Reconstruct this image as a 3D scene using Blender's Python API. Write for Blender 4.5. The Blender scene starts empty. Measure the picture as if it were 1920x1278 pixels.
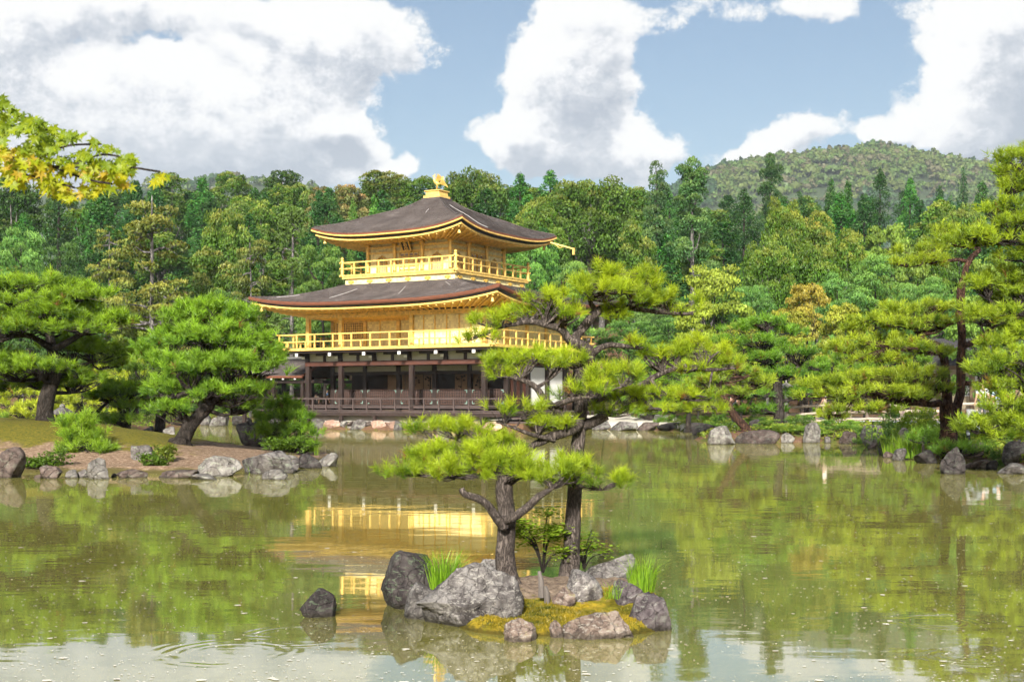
import bpy, bmesh, math, random
import numpy as np
from mathutils import Vector, Matrix, noise as mnoise

random.seed(7)
RNG = np.random.default_rng(11)
sc = bpy.context.scene
COL = sc.collection
R = math.radians
TAU = math.tau

# ------------------------------------------------------------------ camera
CAM_H = 1.7          # eye height above the pond
FPX = 2400.0         # focal length in photo pixels (photo 1920 wide)
HOR = 745.0          # eye level row of the photo
cam_d = bpy.data.cameras.new('camera')
cam = bpy.data.objects.new('camera', cam_d)
COL.objects.link(cam)
cam.location = (0, 0, CAM_H)
cam.rotation_euler = (R(90), 0, 0)
cam_d.sensor_width = 36
cam_d.lens = 36 * FPX / 1920
cam_d.shift_y = (HOR - 639) / 1920
cam_d.clip_start = 0.1
cam_d.clip_end = 6000
cam_d.dof.use_dof = True
cam_d.dof.focus_distance = 20
cam_d.dof.aperture_fstop = 7
sc.camera = cam

# ------------------------------------------------------------------ light
SUN_EL, SUN_AZ = 28.0, 188.0      # azimuth clockwise from +Y (view direction): behind the camera, to the left
sdir = Vector((math.sin(R(SUN_AZ)) * math.cos(R(SUN_EL)), math.cos(R(SUN_AZ)) * math.cos(R(SUN_EL)), math.sin(R(SUN_EL))))
sun_d = bpy.data.lights.new('sun', 'SUN')
sun_d.energy = 5.0
sun_d.angle = R(5)
sun_d.color = (1.0, 0.95, 0.86)
sun = bpy.data.objects.new('sun', sun_d)
COL.objects.link(sun)
sun.rotation_euler = sdir.to_track_quat('Z', 'Y').to_euler()

sc.view_settings.view_transform = 'Standard'
sc.view_settings.look = 'None'
sc.view_settings.gamma = 1
sc.view_settings.exposure = 1.08
sc.view_settings.use_curve_mapping = False
sc.render.engine = 'CYCLES'
sc.cycles.use_denoising = True
sc.cycles.use_adaptive_sampling = True
sc.cycles.adaptive_threshold = 0.03
sc.cycles.adaptive_min_samples = 12
sc.cycles.max_bounces = 5
sc.cycles.diffuse_bounces = 2
sc.cycles.glossy_bounces = 2
sc.cycles.transmission_bounces = 3
sc.cycles.transparent_max_bounces = 4
sc.cycles.volume_bounces = 0
sc.cycles.caustics_reflective = False
sc.cycles.caustics_refractive = False
sc.cycles.sample_clamp_indirect = 6


class NT:
    """small helper for building node trees"""
    def __init__(s, tree):
        s.t = tree

    def n(s, typ, **kw):
        nd = s.t.nodes.new(typ)
        for k, v in kw.items():
            if k.startswith('i_'):
                key = k[2:]
                key = int(key) if key.isdigit() else key.replace('_', ' ')
                s.set(nd.inputs[key], v)
            else:
                setattr(nd, k, v)
        return nd

    def set(s, sock, v):
        if isinstance(v, bpy.types.NodeSocket):
            s.t.links.new(v, sock)
        else:
            try:
                sock.default_value = v
            except Exception:
                sock.default_value = tuple(v) + (1,) if len(v) == 3 else v

    def m(s, op, a, b=None, c=None, clamp=False):
        nd = s.t.nodes.new('ShaderNodeMath')
        nd.operation = op
        nd.use_clamp = clamp
        for i, v in enumerate((a, b, c)):
            if v is not None:
                s.set(nd.inputs[i], v)
        return nd.outputs[0]

    def v(s, op, a, b=None, out=0):
        nd = s.t.nodes.new('ShaderNodeVectorMath')
        nd.operation = op
        s.set(nd.inputs[0], a)
        if b is not None:
            s.set(nd.inputs['Scale' if op == 'SCALE' else 1], b)
        return nd.outputs[out]

    def mix(s, f, a, b, blend='MIX'):
        nd = s.t.nodes.new('ShaderNodeMix')
        nd.data_type = 'RGBA'
        nd.blend_type = blend
        s.set(nd.inputs[0], f)
        for i, q in ((6, a), (7, b)):
            if not isinstance(q, bpy.types.NodeSocket) and len(q) == 3:
                q = tuple(q) + (1,)
            s.set(nd.inputs[i], q)
        return nd.outputs[2]

    def noise(s, vec, scale, detail=4, rough=0.55, dist=0.0, out=0):
        nd = s.n('ShaderNodeTexNoise', i_Scale=scale, i_Detail=detail, i_Roughness=rough, i_Distortion=dist)
        if vec is not None:
            s.set(nd.inputs['Vector'], vec)
        return nd.outputs[out]

    def ramp(s, f, stops, interp='LINEAR'):
        nd = s.t.nodes.new('ShaderNodeValToRGB')
        cr = nd.color_ramp
        cr.interpolation = interp
        while len(cr.elements) < len(stops):
            cr.elements.new(0.5)
        for e, (p, c) in zip(cr.elements, stops):
            e.position = p
            e.color = tuple(c) + (1,) if len(c) == 3 else c
        s.set(nd.inputs[0], f)
        return nd.outputs[0]

    def sstep(s, x, a, b):
        nd = s.n('ShaderNodeMapRange', interpolation_type='SMOOTHSTEP')
        s.set(nd.inputs[0], x)
        nd.inputs[1].default_value = a
        nd.inputs[2].default_value = b
        return nd.outputs[0]


# ------------------------------------------------------------------ world: Nishita sky + cumulus by direction
world = bpy.data.worlds.new('World')
sc.world = world
world.use_nodes = True
world.node_tree.nodes.clear()
W = NT(world.node_tree)


def ang(px, py):     # direction of a photo pixel as (azimuth, elevation)
    x, z = (px - 960) / FPX, (HOR - py) / FPX
    return math.atan2(x, 1), math.atan2(z, math.hypot(x, 1))


# cloud banks of the view: px, py, rx, ry, strength
BLOBS = [(20, 40, 200, 100, 1.0), (330, 195, 185, 105, 1.1), (560, 170, 180, 110, 1.0), (690, 70, 125, 75, 1.15),
         (150, 300, 320, 90, 1.0), (490, 300, 180, 66, 1.0), (400, 15, 230, 48, 1.0), (650, 245, 52, 24, .95),
         (745, 302, 46, 22, .95),
         (1085, 55, 135, 105, 1.15), (1015, 190, 100, 85, 1.15), (1120, 150, 80, 75, .9), (975, 285, 105, 50, 1.1),
         (1150, 285, 130, 62, 1.1), (1262, 270, 70, 55, .6), (1450, 0, 200, 48, 1.1), (1500, 262, 120, 52, 1.15), (1385, 300, 50, 30, .9),
         (1650, 268, 34, 22, .9), (1850, 130, 140, 110, 1.15), (1815, 250, 95, 60, 1.0), (1990, 60, 160, 150, 1.0),
         (300, 98, 80, 22, -.42), (125, 85, 60, 40, -.45), (432, 44, 34, 16, -.45), (240, 70, 90, 20, -.3),
         (-150, 200, 300, 260, 1.0), (2250, 180, 260, 190, 1.0)]
tc = W.n('ShaderNodeTexCoord')
sepd = W.n('ShaderNodeSeparateXYZ')
W.set(sepd.inputs[0], tc.outputs['Generated'])
az = W.m('ARCTAN2', sepd.outputs[0], sepd.outputs[1])
el = W.m('ARCSINE', sepd.outputs[2])
cmb = W.n('ShaderNodeCombineXYZ')
W.set(cmb.inputs[0], az)
W.set(cmb.inputs[1], el)
P0 = cmb.outputs[0]                                            # (azimuth, elevation)
warp = W.v('SCALE', W.v('SUBTRACT', W.noise(P0, 12, 3, 0.62, out=1), (0.5, 0.5, 0.5)), 0.062)
away = W.m('MAXIMUM', W.sstep(W.m('ABSOLUTE', az), 0.50, 0.68), W.sstep(el, 0.33, 0.45))
far = W.noise(W.v('MULTIPLY', P0, (1.0, 1.7, 1.0)), 3.2, 3, 0.6)
bank = W.m('MULTIPLY', W.sstep(far, 0.40, 0.62), 1.2)           # the same kind of cloud all round


def cloud(off):
    Pw = W.v('ADD', W.v('ADD', P0, warp), off)
    acc = None
    for (px, py, rx, ry, st) in BLOBS:
        a, e = ang(px, py)
        q = W.v('MULTIPLY', W.v('SUBTRACT', Pw, (a, e, 0.0)), (FPX / rx * 0.95, FPX / ry * 0.95, 0.0))
        ex = W.m('POWER', 0.4066, W.v('DOT_PRODUCT', q, q, out=1))
        acc = W.m('MULTIPLY', ex, st) if acc is None else W.m('MULTIPLY_ADD', ex, st, acc)
    acc = W.mix(away, acc, bank)
    fine = W.noise(W.v('MULTIPLY', W.v('ADD', P0, off), (1.0, 1.2, 1.0)), 16, 7, 0.70)
    return W.m('MULTIPLY_ADD', W.m('SUBTRACT', fine, 0.5), 1.7, acc)


d0 = cloud((0.0, 0.0, 0.0))
d1 = cloud((-0.005, 0.012, 0.0))     # towards the sun: how much cloud lies above
mask = W.sstep(d0, 0.74, 1.0)
thick = W.sstep(d1, 0.9, 2.3)
relief = W.m('SUBTRACT', d0, d1)
shade = W.m('ADD', W.m('SUBTRACT', 0.98, W.m('MULTIPLY', thick, 0.38)), W.m('MULTIPLY', relief, 0.58))
shade = W.m('MINIMUM', W.m('MAXIMUM', shade, 0.50), 1.04)
tone = W.ramp(shade, [(0.40, (0.36, 0.41, 0.50)), (0.70, (0.62, 0.65, 0.71)), (0.88, (0.90, 0.90, 0.92)), (1.0, (1.0, 0.99, 0.97))])
sky = W.n('ShaderNodeTexSky', sky_type='NISHITA', sun_disc=False, sun_elevation=R(SUN_EL), sun_rotation=R(SUN_AZ),
          altitude=80, air_density=1.1, dust_density=2.2, ozone_density=1.6)
SKY_STR = 0.058
CLOUD_GAIN = 0.49
clr = W.v('SCALE', tone, CLOUD_GAIN / SKY_STR)
low = W.sstep(el, 0.0, 0.16)                                   # thin veil of haze close to the horizon
sky_c = W.mix(W.m('MULTIPLY', W.m('SUBTRACT', 1.0, low), 0.25), sky.outputs[0], (4.6, 5.2, 6.0))
wcol = W.mix(W.m('MULTIPLY', mask, 0.97), sky_c, clr)
bg = W.n('ShaderNodeBackground', i_Strength=SKY_STR)
W.set(bg.inputs[0], wcol)
wo = W.n('ShaderNodeOutputWorld')
W.set(wo.inputs[0], bg.outputs[0])
world.cycles.sampling_method = 'NONE'


# ------------------------------------------------------------------ places
def at(px, py, D):
    """the point at distance D along the sight line of a photo pixel"""
    return Vector(((px - 960) / FPX * D, D, CAM_H + (HOR - py) / FPX * D))


def on_water(px, py, z=0.0):
    D = FPX * (CAM_H - z) / (py - HOR)
    return Vector(((px - 960) / FPX * D, D, z))


# ------------------------------------------------------------------ scene objects
def tag(o, label=None, cat=None, group=None, kind=None):
    if label: o['label'] = label
    if cat: o['category'] = cat
    if group: o['group'] = group
    if kind: o['kind'] = kind
    return o


def empty(name, loc=(0, 0, 0), rz=0.0, parent=None):
    o = bpy.data.objects.new(name, None)
    COL.objects.link(o)
    o.location = loc
    o.rotation_euler = (0, 0, rz)
    o.empty_display_size = 0.2
    if parent: o.parent = parent
    return o


def link(name, me, mat=None, parent=None, loc=None):
    if mat is not None and len(me.materials) == 0:
        for mm in (mat if isinstance(mat, (list, tuple)) else (mat,)):
            me.materials.append(mm)
    o = bpy.data.objects.new(name, me)
    COL.objects.link(o)
    if parent: o.parent = parent
    if loc is not None: o.location = loc
    return o


def tri_mesh(name, V, F, col=None, smooth=False, k=3):
    """fast mesh from numpy arrays; col is one rgb per face"""
    V = np.asarray(V, dtype=np.float32).reshape(-1, 3)
    F = np.asarray(F, dtype=np.int32).reshape(-1, k)
    me = bpy.data.meshes.new(name)
    me.vertices.add(len(V))
    me.vertices.foreach_set('co', V.ravel())
    me.loops.add(F.size)
    me.loops.foreach_set('vertex_index', F.ravel())
    me.polygons.add(len(F))
    me.polygons.foreach_set('loop_start', np.arange(0, F.size, k, dtype=np.int32))
    me.polygons.foreach_set('use_smooth', np.full(len(F), smooth, dtype=bool))
    if col is not None:
        at_ = me.attributes.new('col', 'FLOAT_COLOR', 'FACE')
        c = np.ones((len(F), 4), dtype=np.float32)
        c[:, :3] = col
        at_.data.foreach_set('color', c.ravel())
    me.update(calc_edges=True)
    return me


def poly_mesh(name, V, F, smooth=False):
    me = bpy.data.meshes.new(name)
    me.from_pydata([tuple(v) for v in V], [], F)
    if smooth:
        me.polygons.foreach_set('use_smooth', [True] * len(me.polygons))
    me.update()
    return me


class MB:
    """collects boxes, bars and tubes for ONE part"""
    def __init__(s):
        s.V, s.F = [], []

    def add(s, V, F):
        b = len(s.V)
        s.V += [tuple(v) for v in V]
        s.F += [tuple(i + b for i in f) for f in F]
        return s

    def box(s, x0, x1, y0, y1, z0, z1, b=0.0):
        if b <= 0:
            V = [(x, y, z) for x in (x0, x1) for y in (y0, y1) for z in (z0, z1)]
            F = [(0, 1, 3, 2), (4, 6, 7, 5), (0, 4, 5, 1), (2, 3, 7, 6), (0, 2, 6, 4), (1, 5, 7, 3)]
            return s.add(V, F)
        bm = bmesh.new()
        bmesh.ops.create_cube(bm, size=1)
        for v in bm.verts:
            v.co = Vector(((x0 + x1) / 2 + v.co.x * (x1 - x0), (y0 + y1) / 2 + v.co.y * (y1 - y0), (z0 + z1) / 2 + v.co.z * (z1 - z0)))
        bmesh.ops.bevel(bm, geom=bm.edges[:], offset=b, segments=1, affect='EDGES')
        bm.verts.index_update()
        V = [v.co.copy() for v in bm.verts]
        F = [tuple(v.index for v in f.verts) for f in bm.faces]
        bm.free()
        return s.add(V, F)

    def bar(s, a, b, w, h, up=(0, 0, 1)):
        a, b = Vector(a), Vector(b)
        d = (b - a).normalized()
        sx = d.cross(Vector(up)).normalized() * (w / 2)
        sy = sx.cross(d).normalized() * (h / 2)
        V = [p + i * sx + j * sy for p in (a, b) for (i, j) in ((-1, -1), (1, -1), (1, 1), (-1, 1))]
        F = [(0, 1, 2, 3), (7, 6, 5, 4)] + [(i, i + 4, (i + 1) % 4 + 4, (i + 1) % 4) for i in range(4)]
        return s.add(V, F)

    def tube(s, pts, rad, sides=8, cap=True):
        pts = [Vector(p) for p in pts]
        n = len(pts)
        rad = rad if isinstance(rad, (list, tuple, np.ndarray)) else [rad] * n
        V, F = [], []
        ref = None
        for i, p in enumerate(pts):
            t = (pts[min(i + 1, n - 1)] - pts[max(i - 1, 0)]).normalized()
            if ref is None:
                ref = t.orthogonal().normalized()
            ref = (ref - t * ref.dot(t)).normalized()
            bi = t.cross(ref)
            for k in range(sides):
                a = TAU * k / sides
                V.append(p + (ref * math.cos(a) + bi * math.sin(a)) * rad[i])
        for i in range(n - 1):
            for k in range(sides):
                k2 = (k + 1) % sides
                F.append((i * sides + k, i * sides + k2, (i + 1) * sides + k2, (i + 1) * sides + k))
        if cap:
            F.append(tuple(range(sides - 1, -1, -1)))
            F.append(tuple((n - 1) * sides + k for k in range(sides)))
        return s.add(V, F)

    def lathe(s, prof, c=(0, 0, 0), sides=16):
        V, F = [], []
        for (r, z) in prof:
            for k in range(sides):
                a = TAU * k / sides
                V.append((c[0] + r * math.cos(a), c[1] + r * math.sin(a), c[2] + z))
        n = len(prof)
        for i in range(n - 1):
            for k in range(sides):
                k2 = (k + 1) % sides
                F.append((i * sides + k, i * sides + k2, (i + 1) * sides + k2, (i + 1) * sides + k))
        F.append(tuple(range(sides - 1, -1, -1)))
        F.append(tuple((n - 1) * sides + k for k in range(sides)))
        return s.add(V, F)

    def prism(s, poly, a, b, axis='v'):
        """extrude a 2-D outline; axis 'v': outline in (x,z), from y=a to y=b; 'u': outline in (y,z); 'z': in (x,y)"""
        n = len(poly)
        def P(q, t):
            return {'v': (q[0], t, q[1]), 'u': (t, q[0], q[1]), 'z': (q[0], q[1], t)}[axis]
        V = [P(q, a) for q in poly] + [P(q, b) for q in poly]
        F = [tuple(range(n)), tuple(range(2 * n - 1, n - 1, -1))] + [(i, i + n, (i + 1) % n + n, (i + 1) % n) for i in range(n)]
        return s.add(V, F)

    def mesh(s, name, smooth=False):
        me = poly_mesh(name, s.V, s.F, smooth)
        bm = bmesh.new()
        bm.from_mesh(me)
        bmesh.ops.recalc_face_normals(bm, faces=bm.faces)
        bm.to_mesh(me)
        bm.free()
        return me

    def build(s, name, mat, parent=None, smooth=False, loc=None):
        return link(name, s.mesh(name, smooth), mat, parent, loc)


def spline(pts, step):
    """Catmull-Rom through rows of any width"""
    P = np.asarray(pts, float)
    if len(P) == 2:
        n = max(2, int(np.linalg.norm(P[1, :3] - P[0, :3]) / step) + 1)
        t = np.linspace(0, 1, n)[:, None]
        return P[0] * (1 - t) + P[1] * t
    Q = np.vstack([2 * P[0] - P[1], P, 2 * P[-1] - P[-2]])
    out = []
    for i in range(1, len(Q) - 2):
        n = max(2, int(np.linalg.norm(Q[i + 1, :3] - Q[i, :3]) / step) + 1)
        t = np.linspace(0, 1, n, endpoint=False)[:, None]
        p0, p1, p2, p3 = Q[i - 1], Q[i], Q[i + 1], Q[i + 2]
        out.append(0.5 * ((2 * p1) + (-p0 + p2) * t + (2 * p0 - 5 * p1 + 4 * p2 - p3) * t ** 2 + (-p0 + 3 * p1 - 3 * p2 + p3) * t ** 3))
    out.append(Q[-2][None])
    return np.vstack(out)

# ------------------------------------------------------------------ materials
def new_mat(name):
    m = bpy.data.materials.new(name)
    m.use_nodes = True
    m.node_tree.nodes.clear()
    return m, NT(m.node_tree)


def finish(N, shader, disp=None):
    o = N.n('ShaderNodeOutputMaterial')
    N.set(o.inputs[0], shader)


def bump(N, h, strength, dist):
    b = N.n('ShaderNodeBump', i_Strength=strength, i_Distance=dist)
    N.set(b.inputs['Height'], h)
    return b.outputs[0]


def pbr(N, col, rough=0.6, metal=0.0, nrm=None, spec=0.5):
    p = N.n('ShaderNodeBsdfPrincipled')
    N.set(p.inputs['Base Color'], col if isinstance(col, bpy.types.NodeSocket) else tuple(col) + (1,))
    N.set(p.inputs['Roughness'], rough)
    N.set(p.inputs['Metallic'], metal)
    N.set(p.inputs['Specular IOR Level'], spec)
    if nrm is not None: N.set(p.inputs['Normal'], nrm)
    return p.outputs[0]


def plain(name, col, rough=0.6, var=0.25, scale=3.0, metal=0.0, stretch=(1, 1, 1), bmp=0.15, bdist=0.01, spec=0.4):
    """a surface with uneven tone and fine relief"""
    m, N = new_mat(name)
    tc = N.n('ShaderNodeTexCoord')
    p = N.v('MULTIPLY', tc.outputs['Object'], stretch)
    n1 = N.noise(p, scale, 6, 0.65)
    n2 = N.noise(p, scale * 9, 3, 0.6)
    f = N.m('ADD', N.m('MULTIPLY', n1, 0.7), N.m('MULTIPLY', n2, 0.3))
    lo = [c * (1 - var) for c in col]
    hi = [min(1, c * (1 + var)) for c in col]
    c = N.ramp(f, [(0.32, lo), (0.68, hi)])
    finish(N, pbr(N, c, N.m('ADD', rough - 0.08, N.m('MULTIPLY', n2, 0.16)), metal, bump(N, f, bmp, bdist), spec))
    return m


def leaf_mat(name, trans=0.35, gloss=0.03, var=0.35):
    """foliage: face colour x the object's own colour, light passes through thin leaves"""
    m, N = new_mat(name)
    a = N.n('ShaderNodeAttribute', attribute_name='col')
    oi = N.n('ShaderNodeObjectInfo')
    geo = N.n('ShaderNodeNewGeometry')
    c = N.mix(1.0, a.outputs['Color'], oi.outputs['Color'], 'MULTIPLY')
    n1 = N.noise(geo.outputs['Position'], 0.9, 3, 0.6)
    c = N.v('SCALE', c, N.m('ADD', 1 - var / 2, N.m('MULTIPLY', n1, var)))
    d = N.n('ShaderNodeBsdfDiffuse'); N.set(d.inputs[0], c)
    t = N.n('ShaderNodeBsdfTranslucent')
    N.set(t.inputs[0], N.v('MULTIPLY', c, (1.15, 1.1, 0.6)))
    mx = N.n('ShaderNodeMixShader'); N.set(mx.inputs[0], trans)
    N.set(mx.inputs[1], d.outputs[0]); N.set(mx.inputs[2], t.outputs[0])
    g = N.n('ShaderNodeBsdfGlossy', i_Roughness=0.45); N.set(g.inputs[0], (0.8, 0.85, 0.8, 1))
    m2 = N.n('ShaderNodeMixShader'); N.set(m2.inputs[0], gloss)
    N.set(m2.inputs[1], mx.outputs[0]); N.set(m2.inputs[2], g.outputs[0])
    finish(N, m2.outputs[0])
    return m


M_NEEDLE = leaf_mat('pine_needles', 0.45, 0.02)
M_LEAF = leaf_mat('leaves', 0.36, 0.012)
M_MAPLE = leaf_mat('maple_leaves', 0.55, 0.02, 0.2)
M_GRASS = leaf_mat('grass_blades', 0.42, 0.02)


def bark_mat(name, dark, lite, sc_=14):
    """furrowed bark: long uneven ridges, plates only hinted at"""
    m, N = new_mat(name)
    tc = N.n('ShaderNodeTexCoord')
    o = tc.outputs['Object']
    p = N.v('MULTIPLY', o, (1.0, 1.0, 0.28))
    n1 = N.noise(p, sc_, 6, 0.72, 1.2)
    n2 = N.noise(o, sc_ * 0.35, 4, 0.6)
    n3 = N.noise(p, sc_ * 3.5, 4, 0.7)
    ridge = N.m('ABSOLUTE', N.m('SUBTRACT', n1, 0.5))
    furrow = N.sstep(ridge, 0.0, 0.09)
    f = N.m('ADD', N.m('MULTIPLY', n2, 0.5), N.m('MULTIPLY', n3, 0.5))
    c = N.ramp(f, [(0.34, dark), (0.66, lite)])
    c = N.mix(N.m('MULTIPLY', N.m('SUBTRACT', 1.0, furrow), 0.8), c, [q * 0.4 for q in dark])
    h = N.m('ADD', N.m('MULTIPLY', furrow, 0.6), N.m('MULTIPLY', n3, 0.5))
    finish(N, pbr(N, c, 0.92, 0, bump(N, h, 0.9, 0.25 / sc_), 0.15))
    return m


M_BARK = bark_mat('pine_bark', (0.045, 0.035, 0.03), (0.20, 0.165, 0.145), 26)
M_BARK_DARK = bark_mat('dark_bark', (0.022, 0.018, 0.015), (0.085, 0.07, 0.06), 9)
M_BARK_RED = bark_mat('red_bark', (0.028, 0.018, 0.014), (0.145, 0.075, 0.050), 8)
M_BARK_GREY = bark_mat('grey_bark', (0.11, 0.10, 0.095), (0.36, 0.34, 0.32), 3)


def rock_mat(name, base, lite, dark, lichen, amount=0.5, sc_=1.0, moss=0.0):
    m, N = new_mat(name)
    tc = N.n('ShaderNodeTexCoord')
    p = tc.outputs['Object']
    n1 = N.noise(p, 2.6 * sc_, 8, 0.68, 0.4)
    n2 = N.noise(p, 11 * sc_, 7, 0.7)
    n3 = N.noise(N.v('MULTIPLY', p, (1, 1, 2.2)), 5 * sc_, 5, 0.6, 1.2)
    c = N.ramp(n1, [(0.30, dark), (0.50, base), (0.72, lite)])
    n4 = N.noise(N.v('MULTIPLY', p, (1, 1, 0.35)), 1.1 * sc_, 3, 0.5, 0.8)
    c = N.mix(N.m('MULTIPLY', N.sstep(n2, 0.50, 0.66), 0.40), c, lite)
    c = N.mix(N.m('MULTIPLY', N.sstep(n2, 0.46, 0.32), 0.55), c, dark)
    c = N.mix(N.m('MULTIPLY', N.sstep(n4, 0.52, 0.64), 0.65), c, dark)
    c = N.mix(N.m('MULTIPLY', N.sstep(n4, 0.46, 0.36), 0.45), c, lite)
    vo = N.n('ShaderNodeTexVoronoi', feature='DISTANCE_TO_EDGE', i_Scale=3.0 * sc_)
    N.set(vo.inputs['Vector'], N.v('ADD', p, N.v('SCALE', N.noise(p, 4 * sc_, 4, out=1), 0.25 / sc_)))
    crack = N.sstep(vo.outputs['Distance'], 0.03, 0.0)
    c = N.mix(N.m('MULTIPLY', crack, 0.35), c, [q * 0.5 for q in dark])
    lm = N.m('MULTIPLY', N.m('MULTIPLY', N.sstep(n3, 0.54, 0.62), N.sstep(n2, 0.36, 0.5)), amount)
    c = N.mix(lm, c, lichen)
    if moss:
        geo = N.n('ShaderNodeNewGeometry')
        sep = N.n('ShaderNodeSeparateXYZ'); N.set(sep.inputs[0], geo.outputs['Normal'])
        mm = N.m('MULTIPLY', N.m('MULTIPLY', N.sstep(sep.outputs[2], 0.25, 0.8), N.sstep(n1, 0.48, 0.62)), moss)
        c = N.mix(mm, c, (0.15, 0.14, 0.02))
    gp = N.n('ShaderNodeNewGeometry'); sz = N.n('ShaderNodeSeparateXYZ'); N.set(sz.inputs[0], gp.outputs['Position'])
    wet = N.sstep(N.m('ADD', sz.outputs[2], N.m('MULTIPLY', N.m('SUBTRACT', n1, 0.5), 0.09)), 0.055, 0.015)
    oi = N.n('ShaderNodeObjectInfo')
    c = N.v('SCALE', c, N.m('MULTIPLY_ADD', oi.outputs['Random'], 0.55, 0.70))      # no two stones alike
    c = N.mix(N.m('MULTIPLY', wet, 0.62), c, (0.022, 0.019, 0.012))                 # damp, algae-stained foot
    h = N.m('ADD', N.m('ADD', N.m('MULTIPLY', n1, 0.5), N.m('MULTIPLY', n2, 0.35)), N.m('MULTIPLY', crack, -0.25))
    finish(N, pbr(N, c, 0.88, 0, bump(N, h, 1.0, 0.09 / sc_), 0.25))
    return m


M_ROCK = [
    rock_mat('grey_rock', (0.100, 0.088, 0.084), (0.235, 0.220, 0.205), (0.028, 0.023, 0.023), (0.22, 0.25, 0.185), 0.6),
    rock_mat('pale_rock', (0.165, 0.150, 0.135), (0.34, 0.325, 0.300), (0.045, 0.038, 0.035), (0.29, 0.31, 0.235), 0.6),
    rock_mat('brown_rock', (0.092, 0.066, 0.056), (0.20, 0.160, 0.140), (0.027, 0.020, 0.018), (0.18, 0.19, 0.145), 0.5),
    rock_mat('dark_rock', (0.042, 0.035, 0.034), (0.115, 0.100, 0.095), (0.013, 0.011, 0.011), (0.12, 0.145, 0.105), 0.5),
]
M_ISLE_ROCK = [
    rock_mat('island_grey_rock', (0.120, 0.108, 0.103), (0.27, 0.255, 0.240), (0.030, 0.025, 0.025), (0.32, 0.305, 0.275), 0.7, 3.4),
    rock_mat('island_dark_rock', (0.034, 0.028, 0.028), (0.090, 0.078, 0.074), (0.010, 0.008, 0.009), (0.10, 0.13, 0.085), 0.75, 2.6),
    rock_mat('island_brown_rock', (0.125, 0.090, 0.074), (0.26, 0.215, 0.185), (0.030, 0.022, 0.019), (0.28, 0.265, 0.235), 0.6, 3.6, 0.5),
    rock_mat('island_purple_rock', (0.078, 0.063, 0.067), (0.175, 0.155, 0.157), (0.022, 0.017, 0.019), (0.21, 0.22, 0.19), 0.5, 3.0, 0.3),
]


# ------------------------------------------------------------------ noise in numpy (value noise, for shaping many vertices)
def vnoise(P, seed=0, octaves=4, rough=0.5):
    P = np.asarray(P, float)
    out = np.zeros(len(P)); amp, tot = 1.0, 0.0
    def h(i, j, k):
        n = (i * 374761393 + j * 668265263 + k * 2147483647 + seed * 974711) & 0xffffffff
        n = ((n ^ (n >> 13)) * 1274126177) & 0xffffffff
        n = n ^ (n >> 16)
        return (n & 0xffff) / 65535.0
    for o in range(octaves):
        q = P * (2 ** o) + 17.3 * o
        i = np.floor(q).astype(np.int64); f = q - i; f = f * f * (3 - 2 * f)
        r = 0
        for dx in (0, 1):
            for dy in (0, 1):
                for dz in (0, 1):
                    wgt = (f[:, 0] if dx else 1 - f[:, 0]) * (f[:, 1] if dy else 1 - f[:, 1]) * (f[:, 2] if dz else 1 - f[:, 2])
                    r = r + wgt * h(i[:, 0] + dx, i[:, 1] + dy, i[:, 2] + dz)
        out += amp * (r - 0.5) * 2; tot += amp; amp *= rough
    return out / tot


_ico = {}
def ico(sub):
    if sub not in _ico:
        bm = bmesh.new()
        bmesh.ops.create_icosphere(bm, subdivisions=sub, radius=1)
        bm.verts.index_update()
        V = np.array([v.co[:] for v in bm.verts]); F = np.array([[v.index for v in f.verts] for f in bm.faces])
        bm.free(); _ico[sub] = (V, F)
    return _ico[sub]


def rock_mesh(name, size, seed, sub=4, cuts=7, rough=0.13, tilt=None, taper=0.0, wedge=False):
    """a boulder: a rounded block cut by planes, split and weathered; size is its full width, depth, height"""
    rg = np.random.default_rng(seed)
    V, F = ico(sub)
    V = np.sign(V) * np.abs(V) ** 0.8
    V += 0.10 * np.stack([vnoise(V * 0.9 + seed + 7 * k, seed + k, 2) for k in range(3)], -1)
    for k in range(cuts + 4):
        n = rg.normal(size=3); n[2] *= 0.7; n /= np.linalg.norm(n)
        d = rg.uniform(0.50, 0.86)
        ex = np.maximum(0, V @ n - d)
        V -= ex[:, None] * n * 0.97
    # a tilted top and an overhang here and there
    V[:, 2] += V[:, 0] * (rg.uniform(-0.28, 0.28) if tilt is None else tilt)
    if wedge:
        up_ = V[:, 2] > -0.2
        k_ = np.clip((V[:, 0] + 0.95) / 1.35, 0, 1); q_ = np.clip((V[:, 1] + 0.95) / 1.2, 0, 1)
        sc_ = 0.10 + 0.90 * (k_ * k_ * (3 - 2 * k_)) * (0.18 + 0.82 * q_)
        V[:, 2] = np.where(up_, (V[:, 2] + 0.2) * sc_ - 0.2, V[:, 2])
    V[:, :2] *= (1 - taper * np.clip(V[:, 2:3], -1, 1))
    nrm = V / np.linalg.norm(V, axis=1, keepdims=True)
    crack = np.abs(vnoise(V * np.array([1.3, 1.3, 2.4]) + seed, seed + 2, 2))
    V -= nrm * (np.exp(-(crack / 0.035) ** 2)[:, None] * rough * 0.55)
    V += nrm * (vnoise(V * 1.9 + seed, seed, 3)[:, None] * rough * 0.75)
    V += nrm * ((0.5 - np.abs(vnoise(V * 4.2 + 9 + seed, seed + 3, 3)))[:, None] * rough * 0.5)
    V += nrm * (vnoise(V * 12 + 3 + seed, seed + 5, 3)[:, None] * rough * 0.30)
    lo, hi = V.min(0), V.max(0)
    V = (V - (lo + hi) / 2) / (hi - lo)
    V *= np.array(size)
    return tri_mesh(name, V, F, smooth=sub >= 4)

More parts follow.
